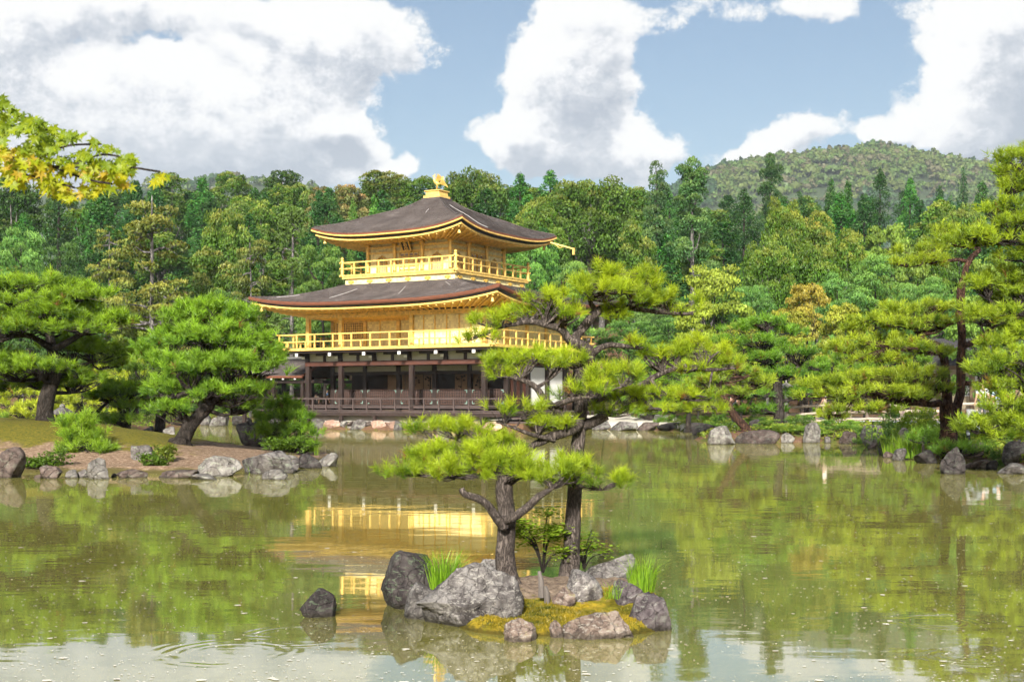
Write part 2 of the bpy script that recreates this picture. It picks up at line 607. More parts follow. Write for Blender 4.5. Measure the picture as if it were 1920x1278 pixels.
# ------------------------------------------------------------------ the setting
POND = np.array([(-70, 1.5), (-7, 1.5), (-6.2, 3), (-4.6, 7.2), (-3.9, 7.0), (-3.2, 2.4), (0, 1.6), (9, 1.6), (15.5, 3), (14.6, 18), (13.0, 26), (12.6, 29.5), (12.3, 33),
                 (12.0, 38), (12.9, 42), (13.6, 47.2), (10.5, 48.6), (7.9, 48.8), (7.4, 52), (9.8, 57), (9.4, 62.5), (7.0, 66.5),
                 (4.4, 69.5), (2.2, 67.4), (-0.2, 64.4), (-1.1, 63.6), (-13.9, 71.2), (-13.2, 77), (-15.5, 82), (-18.6, 82.5), (-19.7, 73), (-19.0, 60), (-20, 54.5), (-27, 52.5), (-70, 52)], float)


def pond_sd(x, y):
    """signed distance to the shore, negative over water"""
    P = np.stack([x, y], -1)
    dmin = np.full(x.shape, 1e9); inside = np.zeros(x.shape, bool)
    n = len(POND)
    for i in range(n):
        a, b = POND[i], POND[(i + 1) % n]
        e = b - a
        t = np.clip(((P - a) @ e) / (e @ e), 0, 1)
        dmin = np.minimum(dmin, np.linalg.norm(P - a - t[..., None] * e, axis=-1))
        with np.errstate(divide='ignore', invalid='ignore'):
            c = ((a[1] > y) != (b[1] > y)) & (x < (b[0] - a[0]) * (y - a[1]) / (b[1] - a[1] + 1e-12) + a[0])
        inside ^= c
    return np.where(inside, -dmin, dmin)


def ss(a, b, x):
    t = np.clip((x - a) / (b - a), 0, 1)
    return t * t * (3 - 2 * t)


def ground_h(x, y):
    x = np.asarray(x, float); y = np.asarray(y, float)
    d = pond_sd(x, y)
    nz = vnoise(np.stack([x * 0.16, y * 0.16, 0 * x], -1).reshape(-1, 3), 3, 3).reshape(x.shape)
    land = 0.10 + 0.24 * ss(0, 0.9, d) + 0.30 * ss(0.5, 7, d) + 0.12 * nz * ss(0.6, 4, d)
    slope = 0.27 * np.clip(y - 92, 0, None)
    slope = np.where(slope > 22, 22 + (slope - 22) * 0.12, slope)
    slope *= np.clip(1.05 - 0.0042 * np.abs(x + 10), 0.35, 1)
    hillv = vnoise(np.stack([x * 0.02, y * 0.02, 0 * x], -1).reshape(-1, 3), 8, 2).reshape(x.shape)
    land = land + slope * (1 + 0.25 * hillv)
    bed = -0.12 - 0.30 * np.clip(-d, 0, 3)
    return np.where(d > 0, land, bed)


def gz(x, y):
    return float(ground_h(np.array([x]), np.array([y]))[0])


def axis_pts(segs):
    out = []
    for a, b, st in segs:
        out.append(np.arange(a, b, st))
    return np.concatenate(out + [[segs[-1][1]]])


gx = axis_pts([(-420, -120, 12), (-120, -40, 4), (-40, -10, 1.2), (-10, 20, 0.55), (20, 50, 1.5), (50, 140, 5), (140, 460, 14)])
gy = axis_pts([(-60, -6, 6), (-6, 10, 0.8), (10, 25, 1.4), (25, 90, 0.6), (90, 130, 1.8), (130, 260, 5), (260, 700, 16)])
GX, GY = np.meshgrid(gx, gy, indexing='ij')
GZ = ground_h(GX, GY)
GZ += (pond_sd(GX, GY) > 0.3) * 0.05 * vnoise(np.stack([GX * 0.9, GY * 0.9, 0 * GX], -1).reshape(-1, 3), 21, 2).reshape(GX.shape)


def grid_mesh(name, X, Y, Z, smooth=True):
    a, b = X.shape
    idx = np.arange(a * b).reshape(a, b)
    F = np.stack([idx[:-1, :-1], idx[1:, :-1], idx[1:, 1:], idx[:-1, 1:]], -1).reshape(-1, 4)
    return tri_mesh(name, np.stack([X, Y, Z], -1).reshape(-1, 3), F, smooth=smooth, k=4)


def soil_mat(name, moss_amt=0.5, soil=(0.20, 0.13, 0.085), straw=(0.42, 0.31, 0.20), moss=(0.155, 0.135, 0.018), moss2=(0.075, 0.085, 0.014), sc_=1.0, straw_amt=0.7):
    m, N = new_mat(name)
    geo = N.n('ShaderNodeNewGeometry')
    p = geo.outputs['Position']
    n1 = N.noise(p, 0.55 * sc_, 5, 0.6)
    n2 = N.noise(p, 9 * sc_, 6, 0.7)
    n3 = N.noise(p, 34 * sc_, 4, 0.7)
    c = N.mix(N.m('MULTIPLY', N.sstep(n2, 0.42, 0.62), straw_amt), soil, straw)
    c = N.mix(N.m('MULTIPLY', N.sstep(n3, 0.52, 0.66), 0.5), c, [q * 0.45 for q in soil])
    mc = N.ramp(n2, [(0.35, moss2), (0.62, moss)])
    lo = 0.62 - 0.36 * moss_amt
    c = N.mix(N.sstep(N.m('ADD', n1, N.m('MULTIPLY', N.m('SUBTRACT', n2, 0.5), 0.35)), lo, lo + 0.08), c, mc)
    h = N.m('ADD', N.m('MULTIPLY', n2, 0.6), N.m('MULTIPLY', n3, 0.4))
    finish(N, pbr(N, c, 0.95, 0, bump(N, h, 0.8, 0.05 / sc_), 0.15))
    return m


M_GROUND = soil_mat('garden_ground', 0.35, soil=(0.12, 0.065, 0.04), straw=(0.24, 0.15, 0.095), moss=(0.10, 0.11, 0.02), moss2=(0.05, 0.06, 0.014), straw_amt=0.5)
ground = link('ground', grid_mesh('ground', GX, GY, GZ), M_GROUND)
tag(ground, kind='structure')


def water_mat():
    m, N = new_mat('pond_water')
    geo = N.n('ShaderNodeNewGeometry')
    p = geo.outputs['Position']
    n1 = N.noise(N.v('MULTIPLY', p, (0.55, 1.0, 1)), 1.1, 3, 0.5)
    n2 = N.noise(N.v('MULTIPLY', p, (0.5, 1.0, 1)), 7.0, 3, 0.55)
    h = N.m('ADD', N.m('MULTIPLY', n1, 0.012), N.m('MULTIPLY', n2, 0.0012))
    brk = N.sstep(N.noise(p, 2.6, 2, 0.5), 0.40, 0.62)
    # rings left by carp and drops: centre, ring radius, band, wave number
    for (px, py, rr, bw, kk, amp) in ((432, 1222, 0.42, 0.22, 62, 0.0011), (560, 1190, 0.35, 0.16, 70, 0.0005), (1760, 1165, 0.25, 0.16, 80, 0.0008), (1812, 1232, 0.18, 0.16, 75, 0.0010),
                                      (230, 1105, 0.12, 0.10, 90, 0.0004)):
        c = on_water(px, py)
        dv = N.v('DISTANCE', p, (c.x, c.y, 0.0), out=1)
        band = N.m('SUBTRACT', 1.0, N.m('MINIMUM', N.m('DIVIDE', N.m('ABSOLUTE', N.m('SUBTRACT', dv, rr)), bw), 1.0))
        h = N.m('ADD', h, N.m('MULTIPLY', N.m('MULTIPLY', N.m('MULTIPLY', N.m('SINE', N.m('MULTIPLY', N.m('ADD', dv, N.m('MULTIPLY', n1, 0.05)), kk)), band), brk), amp * 1.3))
    tone = N.noise(p, 0.35, 3, 0.5)
    c = N.ramp(tone, [(0.3, (0.190, 0.178, 0.044)), (0.7, (0.240, 0.225, 0.066))])
    b = N.n('ShaderNodeBump', i_Strength=0.30, i_Distance=1.0)
    N.set(b.inputs['Height'], h)
    df = N.n('ShaderNodeBsdfDiffuse'); N.set(df.inputs[0], c); N.set(df.inputs['Normal'], b.outputs[0])
    gl = N.n('ShaderNodeBsdfGlossy', i_Roughness=0.03); N.set(gl.inputs['Normal'], b.outputs[0])
    gl.inputs[0].default_value = (0.96, 0.97, 0.95, 1)
    fr = N.n('ShaderNodeFresnel', i_IOR=1.333); N.set(fr.inputs['Normal'], b.outputs[0])
    boosted_fresnel = N.m('MINIMUM', N.m('MULTIPLY_ADD', fr.outputs[0], 1.75, 0.02), 0.66)      # calm water, Fresnel raised beyond nature to brighten reflections, then capped
    mx = N.n('ShaderNodeMixShader'); N.set(mx.inputs[0], boosted_fresnel); N.set(mx.inputs[1], df.outputs[0]); N.set(mx.inputs[2], gl.outputs[0])
    finish(N, mx.outputs[0])
    return m


M_WATER = water_mat()
wx, wy = np.meshgrid(np.linspace(-72, 18, 40), np.linspace(1, 86, 40), indexing='ij')
pond = link('pond_water', grid_mesh('pond_water', wx, wy, 0 * wx), M_WATER)
tag(pond, kind='structure')


# ------------------------------------------------------------------ leaf clouds
def rnd_dirs(n, rg):
    v = rg.normal(size=(n, 3))
    return v / np.linalg.norm(v, axis=1, keepdims=True)


def leaf_tris(C, Nn, size, rg, flat=0.6, aspect=0.6):
    """one small leaf-like quad (two triangles worth: a kite) at every point C, roughly facing Nn"""
    n = len(C)
    d = Nn * flat + rnd_dirs(n, rg) * (1 - flat)
    d /= np.linalg.norm(d, axis=1, keepdims=True) + 1e-9
    a = np.cross(d, rnd_dirs(n, rg)); a /= np.linalg.norm(a, axis=1, keepdims=True) + 1e-9
    b = np.cross(d, a)
    s = (size * rg.uniform(0.6, 1.35, n))[:, None]
    V = np.stack([C - a * s, C - b * s * aspect + d * s * .12, C + a * s, C + b * s * aspect - d * s * .12], 1).reshape(-1, 3)
    F = np.arange(4 * n).reshape(-1, 4)
    return V, F


# ------------------------------------------------------------------ shapes of the islets
LI = np.array([(-22, 29.6), (-15, 28.9), (-11.6, 28.9), (-9.6, 28.6), (-7.0, 28.6), (-5.6, 29.6), (-5.0, 33), (-4.9, 36), (-5.8, 38.5), (-8, 40.5), (-11, 43.5), (-15, 46.5), (-22, 47)], float)


def poly_sd(poly, x, y):
    P = np.stack([x, y], -1); dmin = np.full(x.shape, 1e9); inside = np.zeros(x.shape, bool)
    n = len(poly)
    for i in range(n):
        a, b = poly[i], poly[(i + 1) % n]; e = b - a
        t = np.clip(((P - a) @ e) / (e @ e), 0, 1)
        dmin = np.minimum(dmin, np.linalg.norm(P - a - t[..., None] * e, axis=-1))
        inside ^= ((a[1] > y) != (b[1] > y)) & (x < (b[0] - a[0]) * (y - a[1]) / (b[1] - a[1] + 1e-12) + a[0])
    return np.where(inside, dmin, -dmin)


def islet_h(x, y):
    d = poly_sd(LI, x, y)
    ridge = np.interp(x, [-22, -13.5, -11, -8.5, -6.5, -5], [0.95, 0.92, 0.72, 0.56, 0.42, 0.22])
    nz = vnoise(np.stack([x * 0.6, y * 0.6, 0 * x], -1).reshape(-1, 3), 71, 3).reshape(x.shape)
    fine = vnoise(np.stack([x * 3, y * 3, 0 * x], -1).reshape(-1, 3), 72, 2).reshape(x.shape)
    return np.where(d > 0, 0.03 + 0.10 * ss(0, 0.25, d) + ridge * ss(0.1, 5.5, d) + 0.05 * nz + 0.015 * fine, np.maximum(-0.5, d * 0.5))


# the rock island in front
def isle_h(x, y):
    u = (x - 0.37) / 0.90; v = (y - 10.0) / 0.96
    r2 = (np.abs(u) ** 3 + np.abs(v) ** 3) ** (1 / 3)
    nz = vnoise(np.stack([x * 4, y * 4, 0 * x], -1).reshape(-1, 3), 81, 3).reshape(x.shape)
    f2 = vnoise(np.stack([x * 22, y * 22, 0 * x], -1).reshape(-1, 3), 82, 3).reshape(x.shape)
    h = 0.07 + 0.13 * ss(9.7, 10.7, y) + 0.03 * nz + 0.014 * f2
    return np.where(r2 < 1.15, h * ss(1.1, 0.78, r2) - 0.25 * ss(0.85, 1.12, r2), -0.3)


def land_z(x, y):
    """height of whatever ground lies at a spot: bank, islet or rock island"""
    X, Y = np.array([x]), np.array([y])
    return max(float(ground_h(X, Y)[0]), float(islet_h(X, Y)[0]), float(isle_h(X, Y)[0]))


# far hill with its wood
HPX = [-2000, 300, 420, 520, 1000, 1200, 1340, 1450, 1550, 1650, 1750, 1880, 2000, 2300, 4500]
HROW = [400, 345, 332, 345, 430, 372, 312, 293, 287, 276, 292, 312, 335, 380, 420]      # crest as seen from the near shore


def hill_h(x, y):
    px = 960 + FPX * x / np.maximum(y, 1)
    crest = (HOR - np.interp(px, HPX, HROW)) / FPX * 1080
    prof = np.where(y < 1080, np.exp(-((y - 1080) / 250) ** 2), np.exp(-((y - 1080) / 420) ** 2))
    nz = vnoise(np.stack([x / 75, y / 75, 0 * x], -1).reshape(-1, 3), 5, 4).reshape(x.shape)
    return crest * prof * (1 + 0.10 * nz * (1.1 - prof)) + 3 * nz - 5


hx, hy = np.meshgrid(np.linspace(-700, 900, 130), np.linspace(640, 1500, 90), indexing='ij')
M_HILL = plain('hill_soil', (0.035, 0.055, 0.022), 0.95, 0.5, 0.05)
hill = link('hill', grid_mesh('hill', hx, hy, hill_h(hx, hy)), M_HILL)
tag(hill, kind='structure')
rg = np.random.default_rng(4)
nT = 7200
tx = np.concatenate([rg.uniform(60, 560, 6200), rg.uniform(-330, 60, nT - 6200)])
ty = np.where(rg.random(nT) < 0.75, rg.uniform(790, 1130, nT), rg.uniform(1080, 1220, nT))
tz = hill_h(tx, ty)
cols = np.array([(0.068, 0.112, 0.028), (0.048, 0.092, 0.028), (0.034, 0.074, 0.030), (0.095, 0.125, 0.035), (0.095, 0.092, 0.050), (0.026, 0.060, 0.026)])
# the wood changes kind in broad stands, lighter young wood towards the crest
stand = vnoise(np.stack([tx / 60, ty / 60, 0 * tx], -1), 31, 2)
rel = np.clip(tz / 190, 0, 1)
rg.random(3)
ci = np.where(stand + rel * 0.9 > 0.75, rg.choice([0, 0, 3, 3, 4], nT), np.where(stand > 0.05, rg.choice([0, 1, 1, 2, 4], nT), rg.choice([1, 2, 2, 5, 5], nT)))
kk = 42
rad = rg.uniform(3.2, 6.4, nT)
D_ = rnd_dirs(nT * kk, rg); D_[:, 2] = np.abs(D_[:, 2]) * 1.0 - 0.15
cone = (rg.random(nT) < 0.35).repeat(kk)
rr = rad.repeat(kk)
zz = np.where(cone, 1.35, 0.72) * rr
prof = np.where(cone, 1 - 0.75 * np.clip(D_[:, 2], 0, 1), 1.0)
C_ = np.stack([tx, ty, tz + rad * 0.55], -1).repeat(kk, 0) + np.stack([D_[:, 0] * rr * prof, D_[:, 1] * rr * prof, D_[:, 2] * zz], -1) * rg.uniform(0.75, 1.08, nT * kk)[:, None]
Vh, Fh = leaf_tris(C_, D_, np.full(nT * kk, 1.0) * rr * 0.27, rg, 0.55, 0.75)
ch = cols[ci].repeat(kk, 0) * rg.uniform(0.85, 1.15, nT * kk)[:, None] * rg.uniform(0.86, 1.14, nT).repeat(kk)[:, None] * 1.45
hw = link('hill_forest', tri_mesh('hill_forest', Vh, Fh, ch, k=4), M_LEAF)
tag(hw, 'distant wooded hill covered in mixed green and brownish trees behind the conifers', 'forest', kind='stuff')

# ------------------------------------------------------------------ the golden pavilion
def gold_mat(name, col, rough=0.42, metal=0.55, boards=0.0):
    m, N = new_mat(name)
    tc = N.n('ShaderNodeTexCoord')
    p = tc.outputs['Object']
    n1 = N.noise(p, 1.3, 5, 0.6)
    vo = N.n('ShaderNodeTexVoronoi', distance='CHEBYCHEV', i_Scale=9.0, i_Randomness=0.15)   # squares of leaf
    N.set(vo.inputs['Vector'], p)
    sepc = N.n('ShaderNodeSeparateColor'); N.set(sepc.inputs[0], vo.outputs['Color'])
    f = N.m('ADD', N.m('MULTIPLY', n1, 0.6), N.m('MULTIPLY', sepc.outputs[0], 0.4))
    c = N.ramp(f, [(0.28, [q * 0.72 for q in col]), (0.72, [min(1, q * 1.10) for q in col])])
    h = N.m('MULTIPLY', f, 0.3)
    if boards:
        wv = N.n('ShaderNodeTexWave', bands_direction='Z', i_Scale=2.2, i_Distortion=0.6, i_Detail=2.0)
        N.set(wv.inputs['Vector'], p)
        h = N.m('ADD', h, N.m('MULTIPLY', wv.outputs[0], boards))
        c = N.mix(N.m('MULTIPLY', N.sstep(wv.outputs[0], 0.25, 0.0), 0.14), c, [q * 0.6 for q in col])
    finish(N, pbr(N, c, N.m('ADD', rough, N.m('MULTIPLY', n1, 0.15)), metal, bump(N, h, 0.25, 0.02), 0.5))
    return m


M_GOLD = gold_mat('gold_leaf', (0.90, 0.60, 0.165), 0.40, 0.28)
M_GOLDW = gold_mat('gold_wall', (0.96, 0.78, 0.39), 0.38, 0.10, 0.12)
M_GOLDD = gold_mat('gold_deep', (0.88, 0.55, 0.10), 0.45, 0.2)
M_GILTD = gold_mat('gilt_in_relief', (0.62, 0.36, 0.06), 0.4, 0.4)
M_DWOOD = plain('dark_timber', (0.026, 0.015, 0.012), 0.62, 0.5, 2.0, stretch=(1, 1, 0.3), bmp=0.3)
M_RWOOD = plain('red_brown_timber', (0.075, 0.028, 0.019), 0.60, 0.45, 2.0, stretch=(0.3, 1, 1), bmp=0.3)
M_GWOOD = plain('weathered_deck', (0.062, 0.043, 0.039), 0.75, 0.45, 3.0, stretch=(0.3, 1, 1), bmp=0.3)
M_PLASTER = plain('white_plaster', (0.74, 0.73, 0.70), 0.85, 0.06, 1.5, bmp=0.08)
M_PALEP = plain('aged_plaster', (0.55, 0.54, 0.46), 0.85, 0.12, 1.5, bmp=0.08)
M_LACQ = plain('black_lacquer', (0.012, 0.010, 0.011), 0.5, 0.3, 2.0)
M_WHITEP = plain('white_paint', (0.78, 0.77, 0.74), 0.6, 0.08, 4)
M_BROWNEDGE = plain('bark_edge', (0.135, 0.048, 0.026), 0.8, 0.5, 6, stretch=(0.5, 0.5, 5), bmp=0.5)
M_SCREEN = plain('painted_screen', (0.33, 0.205, 0.115), 0.7, 0.25, 1.2)
M_INK = plain('screen_ink', (0.030, 0.017, 0.012), 0.8, 0.4, 5)
M_PAPER = plain('lattice_paper', (0.30, 0.23, 0.20), 0.8, 0.08, 4)
M_PATINA = plain('green_copper', (0.20, 0.33, 0.28), 0.6, 0.2, 6)


def shingle_mat():
    m, N = new_mat('wood_shingles')
    tc = N.n('ShaderNodeTexCoord')
    p = tc.outputs['Object']
    n1 = N.noise(p, 0.9, 6, 0.65)
    n2 = N.noise(N.v('MULTIPLY', p, (0.7, 0.7, 16)), 4, 6, 0.78)
    n3 = N.noise(p, 26, 3, 0.6)
    f = N.m('ADD', N.m('ADD', N.m('MULTIPLY', n1, 0.30), N.m('MULTIPLY', n2, 0.45)), N.m('MULTIPLY', n3, 0.25))
    c = N.ramp(f, [(0.36, (0.022, 0.017, 0.016)), (0.47, (0.064, 0.052, 0.049)), (0.56, (0.108, 0.092, 0.087)), (0.66, (0.23, 0.205, 0.195))])
    finish(N, pbr(N, c, 0.85, 0, bump(N, f, 0.9, 0.05), 0.25))
    return m


M_SHINGLE = shingle_mat()

PC = (-4.23, 72.0)
PAV = empty('golden_pavilion', (PC[0], PC[1], 0.0), R(-31.0))
tag(PAV, 'three-storey golden pavilion with dark shingle roofs standing at the pond edge', 'pavilion')


def pbox(name, u0, u1, v0, v1, z0, z1, mat, parent=None, b=0.0):
    return MB().box(u0, u1, v0, v1, z0, z1, b).build(name, mat, parent or PAV)


class Roof:
    """a hipped roof with turned-up corners"""
    def __init__(s, e, t, prof, up, ze):
        s.e, s.t, s.prof, s.up, s.ze = e, t, prof, up, ze      # eave rect, top rect, height profile(t), corner rise, eave height

    def corners(s, q):
        u0, u1, v0, v1 = q
        return [(u0, v0), (u1, v0), (u1, v1), (u0, v1)]

    def lift(s, w):
        return s.up * abs(2 * w - 1) ** 3.2

    def pt(s, side, w, t, inset=0.0, dz=0.0):
        ce, ct = s.corners(s.e), s.corners(s.t)
        a, b = ce[side], ce[(side + 1) % 4]
        c, d = ct[side], ct[(side + 1) % 4]
        k = s.lift(w)
        # corners reach a little further out than the middle of the eave
        P = Vector((a[0] + (b[0] - a[0]) * w, a[1] + (b[1] - a[1]) * w))
        Q = Vector((c[0] + (d[0] - c[0]) * w, c[1] + (d[1] - c[1]) * w))
        dirn = (Q - P)
        L = dirn.length
        X = P + dirn * (t + inset / L)
        z = s.ze + s.prof(t) + k * (1 - min(1, t + inset / L)) ** 1.7 + dz
        return (X.x, X.y, z)

    def surface(s, rows, cols, step=0.022):
        V, F = [], []
        for side in range(4):
            b0 = len(V)
            for j in range(rows + 1):
                for r2 in ((0, 1) if 0 < j < rows else (0,)):
                    for i in range(cols + 1):
                        p = s.pt(side, i / cols, j / rows)
                        # each course laps over the one below
                        V.append((p[0], p[1], p[2] + (step if r2 else 0)))
            nrow = (len(V) - b0) // (cols + 1)
            for j in range(nrow - 1):
                for i in range(cols):
                    q = b0 + j * (cols + 1) + i
                    F.append((q, q + 1, q + cols + 2, q + cols + 1))
        return poly_mesh('roof', V, F)

    def ring(s, sections, cols=48):
        """a moulding that follows the eave: sections = closed list of (inset, dz)"""
        mb = MB()
        n = len(sections)
        for side in range(4):
            V, F = [], []
            for i in range(cols + 1):
                for (ins, dz) in sections:
                    V.append(s.pt(side, i / cols, 0, ins, dz))
            for i in range(cols):
                for k in range(n):
                    k2 = (k + 1) % n
                    F.append((i * n + k, i * n + k2, (i + 1) * n + k2, (i + 1) * n + k))
            mb.add(V, F)
        return mb

    def soffit(s, ins0, dz0, rect, z1, cols=40):
        mb = MB()
        cw = s.corners(rect)
        for side in range(4):
            V, F = [], []
            a, b = cw[side], cw[(side + 1) % 4]
            for i in range(cols + 1):
                w = i / cols
                V.append(s.pt(side, w, 0, ins0, dz0))
                V.append((a[0] + (b[0] - a[0]) * w, a[1] + (b[1] - a[1]) * w, z1))
            for i in range(cols):
                F.append((2 * i, 2 * i + 2, 2 * i + 3, 2 * i + 1))
            mb.add(V, F)
        return mb


def build_roof(rf, wall, zwall, rows, cols, trim):
    ro = link('roof', rf.surface(rows, cols), M_SHINGLE, PAV)
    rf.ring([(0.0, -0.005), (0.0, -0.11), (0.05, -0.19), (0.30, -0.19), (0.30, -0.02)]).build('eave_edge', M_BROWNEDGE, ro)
    rf.ring([(0.07, -0.19), (0.22, -0.31), (0.45, -0.31), (0.45, -0.19)]).build('eave_shade_strip', M_LACQ, ro)  # black strip under the eave edge, shade of the recess put into its colour
    if trim:
        rf.ring([(0.045, -0.10), (-0.03, -0.12), (-0.03, -0.18), (0.045, -0.20)]).build('gilt_gutter', M_GOLD, ro)
    rf.ring([(0.24, -0.31), (0.22, -0.40), (0.30, -0.42), (0.46, -0.40), (0.46, -0.31)]).build('fascia', M_GOLD, ro)
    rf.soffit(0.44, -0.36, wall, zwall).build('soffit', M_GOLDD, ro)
    # rafters
    cw = rf.corners(wall)
    for side in (0, 1, 3):
        a, b = cw[side], cw[(side + 1) % 4]
        ce = rf.corners(rf.e); ea, eb = ce[side], ce[(side + 1) % 4]
        L = math.hypot(eb[0] - ea[0], eb[1] - ea[1])
        n = int(L / 0.52)
        for i in range(n + 1):
            w = (i + 0.0) / n
            w = min(max(w, 0.012), 0.988)
            o = Vector(rf.pt(side, w, 0, 0.34, -0.43))
            ww = 0.5 + (w - 0.5) * 0.96
            q = Vector((a[0] + (b[0] - a[0]) * ww, a[1] + (b[1] - a[1]) * ww, zwall - 0.04))
            MB().bar(o, q, 0.07, 0.09).build('rafter', M_GOLD, ro)
    return ro


def gprof(pts):
    xs = [p[0] for p in pts]; ys = [p[1] for p in pts]
    # smooth interpolation through the measured rise of the roof
    def f(t):
        i = max(0, min(len(xs) - 2, int(np.searchsorted(xs, t)) - 1))
        x0, x1 = xs[i], xs[i + 1]
        m = lambda j: (ys[min(j + 1, len(xs) - 1)] - ys[max(j - 1, 0)]) / (xs[min(j + 1, len(xs) - 1)] - xs[max(j - 1, 0)])
        h = x1 - x0; q = (t - x0) / h
        return (2 * q ** 3 - 3 * q * q + 1) * ys[i] + (q ** 3 - 2 * q * q + q) * h * m(i) + (-2 * q ** 3 + 3 * q * q) * ys[i + 1] + (q ** 3 - q * q) * h * m(i + 1)
    return f


# ---- roofs
UP = Roof((-4.95, 4.95, -4.95, 4.95), (-0.66, 0.66, -0.66, 0.66),
          gprof([(0, 0), (0.284, 0.50), (0.5, 1.02), (0.686, 1.40), (0.88, 1.83), (1, 2.20)]), 0.50, 10.52)
build_roof(UP, (-2.72, 2.72, -2.72, 2.72), 10.22, 46, 44, True)
LOW = Roof((-8.54, 7.86, -6.05, 7.2), (-3.45, 3.45, -3.45, 3.45),
           gprof([(0, 0), (0.35, 0.30), (0.7, 0.76), (1, 1.22)]), 0.52, 6.80)
build_roof(LOW, (-6.3, 5.6, -3.8, 4.95), 6.42, 34, 60, False)
M_STRIP = plain('dull_metal', (0.42, 0.40, 0.39), 0.6, 0.2, 5)
# pale metal strips lying on the shingles
for (rf, side, w, t0, t1) in ((UP, 1, 0.30, 0.10, 0.88), (UP, 0, 0.70, 0.55, 0.70), (LOW, 0, 0.27, 0.28, 0.70), (LOW, 0, 0.60, 0.35, 0.70), (LOW, 0, 0.05, 0.18, 0.42), (LOW, 0, 0.88, 0.62, 0.8)):
    a, b = Vector(rf.pt(side, w, t0)), Vector(rf.pt(side, w, t1))
    pts = [Vector(rf.pt(side, w, t0 + (t1 - t0) * i / 8)) + Vector((0, 0, 0.035)) for i in range(9)]
    MB().tube(pts, 0.014, 5).build('metal_strip', M_STRIP, PAV)
# hip ridges of the upper roof
for side in range(4):
    MB().tube([Vector(UP.pt(side, 0.0, t)) + Vector((0, 0, 0.02)) for t in np.linspace(0.02, 1, 14)], 0.045, 6).build('hip_ridge', M_SHINGLE, PAV)

# ---- finial and phoenix
fin = MB().box(-0.64, 0.64, -0.64, 0.64, 12.66, 12.86, 0.02).build('finial_collar', M_SHINGLE, PAV)
MB().box(-0.55, 0.55, -0.55, 0.55, 12.86, 13.00, 0.015).box(-0.45, 0.45, -0.45, 0.45, 13.00, 13.24, 0.015).box(-0.52, 0.52, -0.52, 0.52, 13.24, 13.30, 0.015).box(-0.16, 0.16, -0.16, 0.16, 13.30, 13.36).build('finial_box', M_GOLD, PAV)


def phoenix():
    f0 = Vector((-0.8, -0.6, 0)).normalized()      # the bird faces the front-left
    f0 = Vector((-1, -0.25, 0)).normalized(); sd = Vector((-f0.y, f0.x, 0))
    P = lambda f, s, z: (f0.x * f + sd.x * s, f0.y * f + sd.y * s, 13.36 + z)
    body = MB().tube([P(-0.16, 0, 0.33), P(-0.08, 0, 0.36), P(0.02, 0, 0.42), P(0.11, 0, 0.50), P(0.15, 0, 0.60), P(0.13, 0, 0.70), P(0.14, 0, 0.78), P(0.20, 0, 0.80), P(0.27, 0, 0.77)],
                     [0.03, 0.085, 0.115, 0.095, 0.055, 0.04, 0.055, 0.045, 0.006], 10).build('phoenix', M_GOLD, PAV, True)
    for s in (-1, 1):
        MB().tube([P(0.0, 0.05 * s, 0.36), P(-0.03, 0.05 * s, 0.20), P(0.01, 0.05 * s, 0.0)], [0.03, 0.016, 0.014], 6).build('leg', M_GOLD, body)
        w = MB()
        for k in range(6):           # feathers of the raised wing
            a = 0.30 + 0.17 * k
            tip = P(-0.10 - 0.34 * math.cos(a) * 0.9, (0.10 + 0.16 * math.sin(a) + 0.03 * k) * s, 0.46 + 0.40 * math.sin(a))
            w.bar(P(0.04, 0.08 * s, 0.45), tip, 0.06, 0.018, (0.3, 0.2, 1))
        w.build('wing', M_GOLD, body)
    tl = MB()
    for k in range(6):
        a = -0.25 + 0.17 * k
        tl.tube([P(-0.14, 0, 0.35), P(-0.32, 0.05 * (k - 2.5) * .6, 0.36 + 0.16 * a), P(-0.54 + 0.03 * k, 0.09 * (k - 2.5) * .6, 0.34 + 0.42 * a), P(-0.60 + 0.03 * k, 0.1 * (k - 2.5) * .6, 0.24 + 0.45 * a)], [0.02, 0.032, 0.04, 0.008], 5)
    tl.build('tail', M_GOLD, body)
    MB().tube([P(0.14, 0, 0.82), P(0.11, 0, 0.89), P(0.07, 0, 0.90)], [0.03, 0.025, 0.004], 6).build('crest', M_GOLD, body)


phoenix()


# ---- third storey
H3 = 2.75
Z3F, Z3T = 8.33, 10.30
core = pbox('wall', -H3 + 0.10, H3 - 0.10, -H3 + 0.10, H3 - 0.10, Z3F - 0.3, Z3T, M_GOLDW)
core['label'] = 'gilded wall of the top storey'
posts_u = [-H3, -H3 / 3, H3 / 3, H3]
pm = MB().tube([(0, 0, Z3F), (0, 0, Z3T - 0.25)], 0.10, 12).mesh('post')
brk = MB().box(-0.13, 0.13, -0.13, 0.13, Z3T - 0.27, Z3T - 0.15, 0.02).box(-0.28, 0.28, -0.06, 0.06, Z3T - 0.15, Z3T - 0.06, 0.015).box(-0.06, 0.06, -0.30, 0.30, Z3T - 0.15, Z3T - 0.06, 0.015)
for dx in (-0.24, 0, 0.24):
    brk.box(dx - 0.06, dx + 0.06, -0.06, 0.06, Z3T - 0.06, Z3T + 0.03, 0.01)
    if dx: brk.box(-0.06, 0.06, dx - 0.06, dx + 0.06, Z3T - 0.06, Z3T + 0.03, 0.01)
brk = brk.mesh('bracket')
seen = set()
for k, q in enumerate(posts_u):
    for (u, v) in ((q, -H3), (H3, q), (-H3, q)):
        if (round(u, 2), round(v, 2)) in seen: continue
        seen.add((round(u, 2), round(v, 2)))
        p_ = link('post', pm, M_GOLD, PAV, (u, v, 0))
        link('bracket', brk, M_GOLDD, p_)
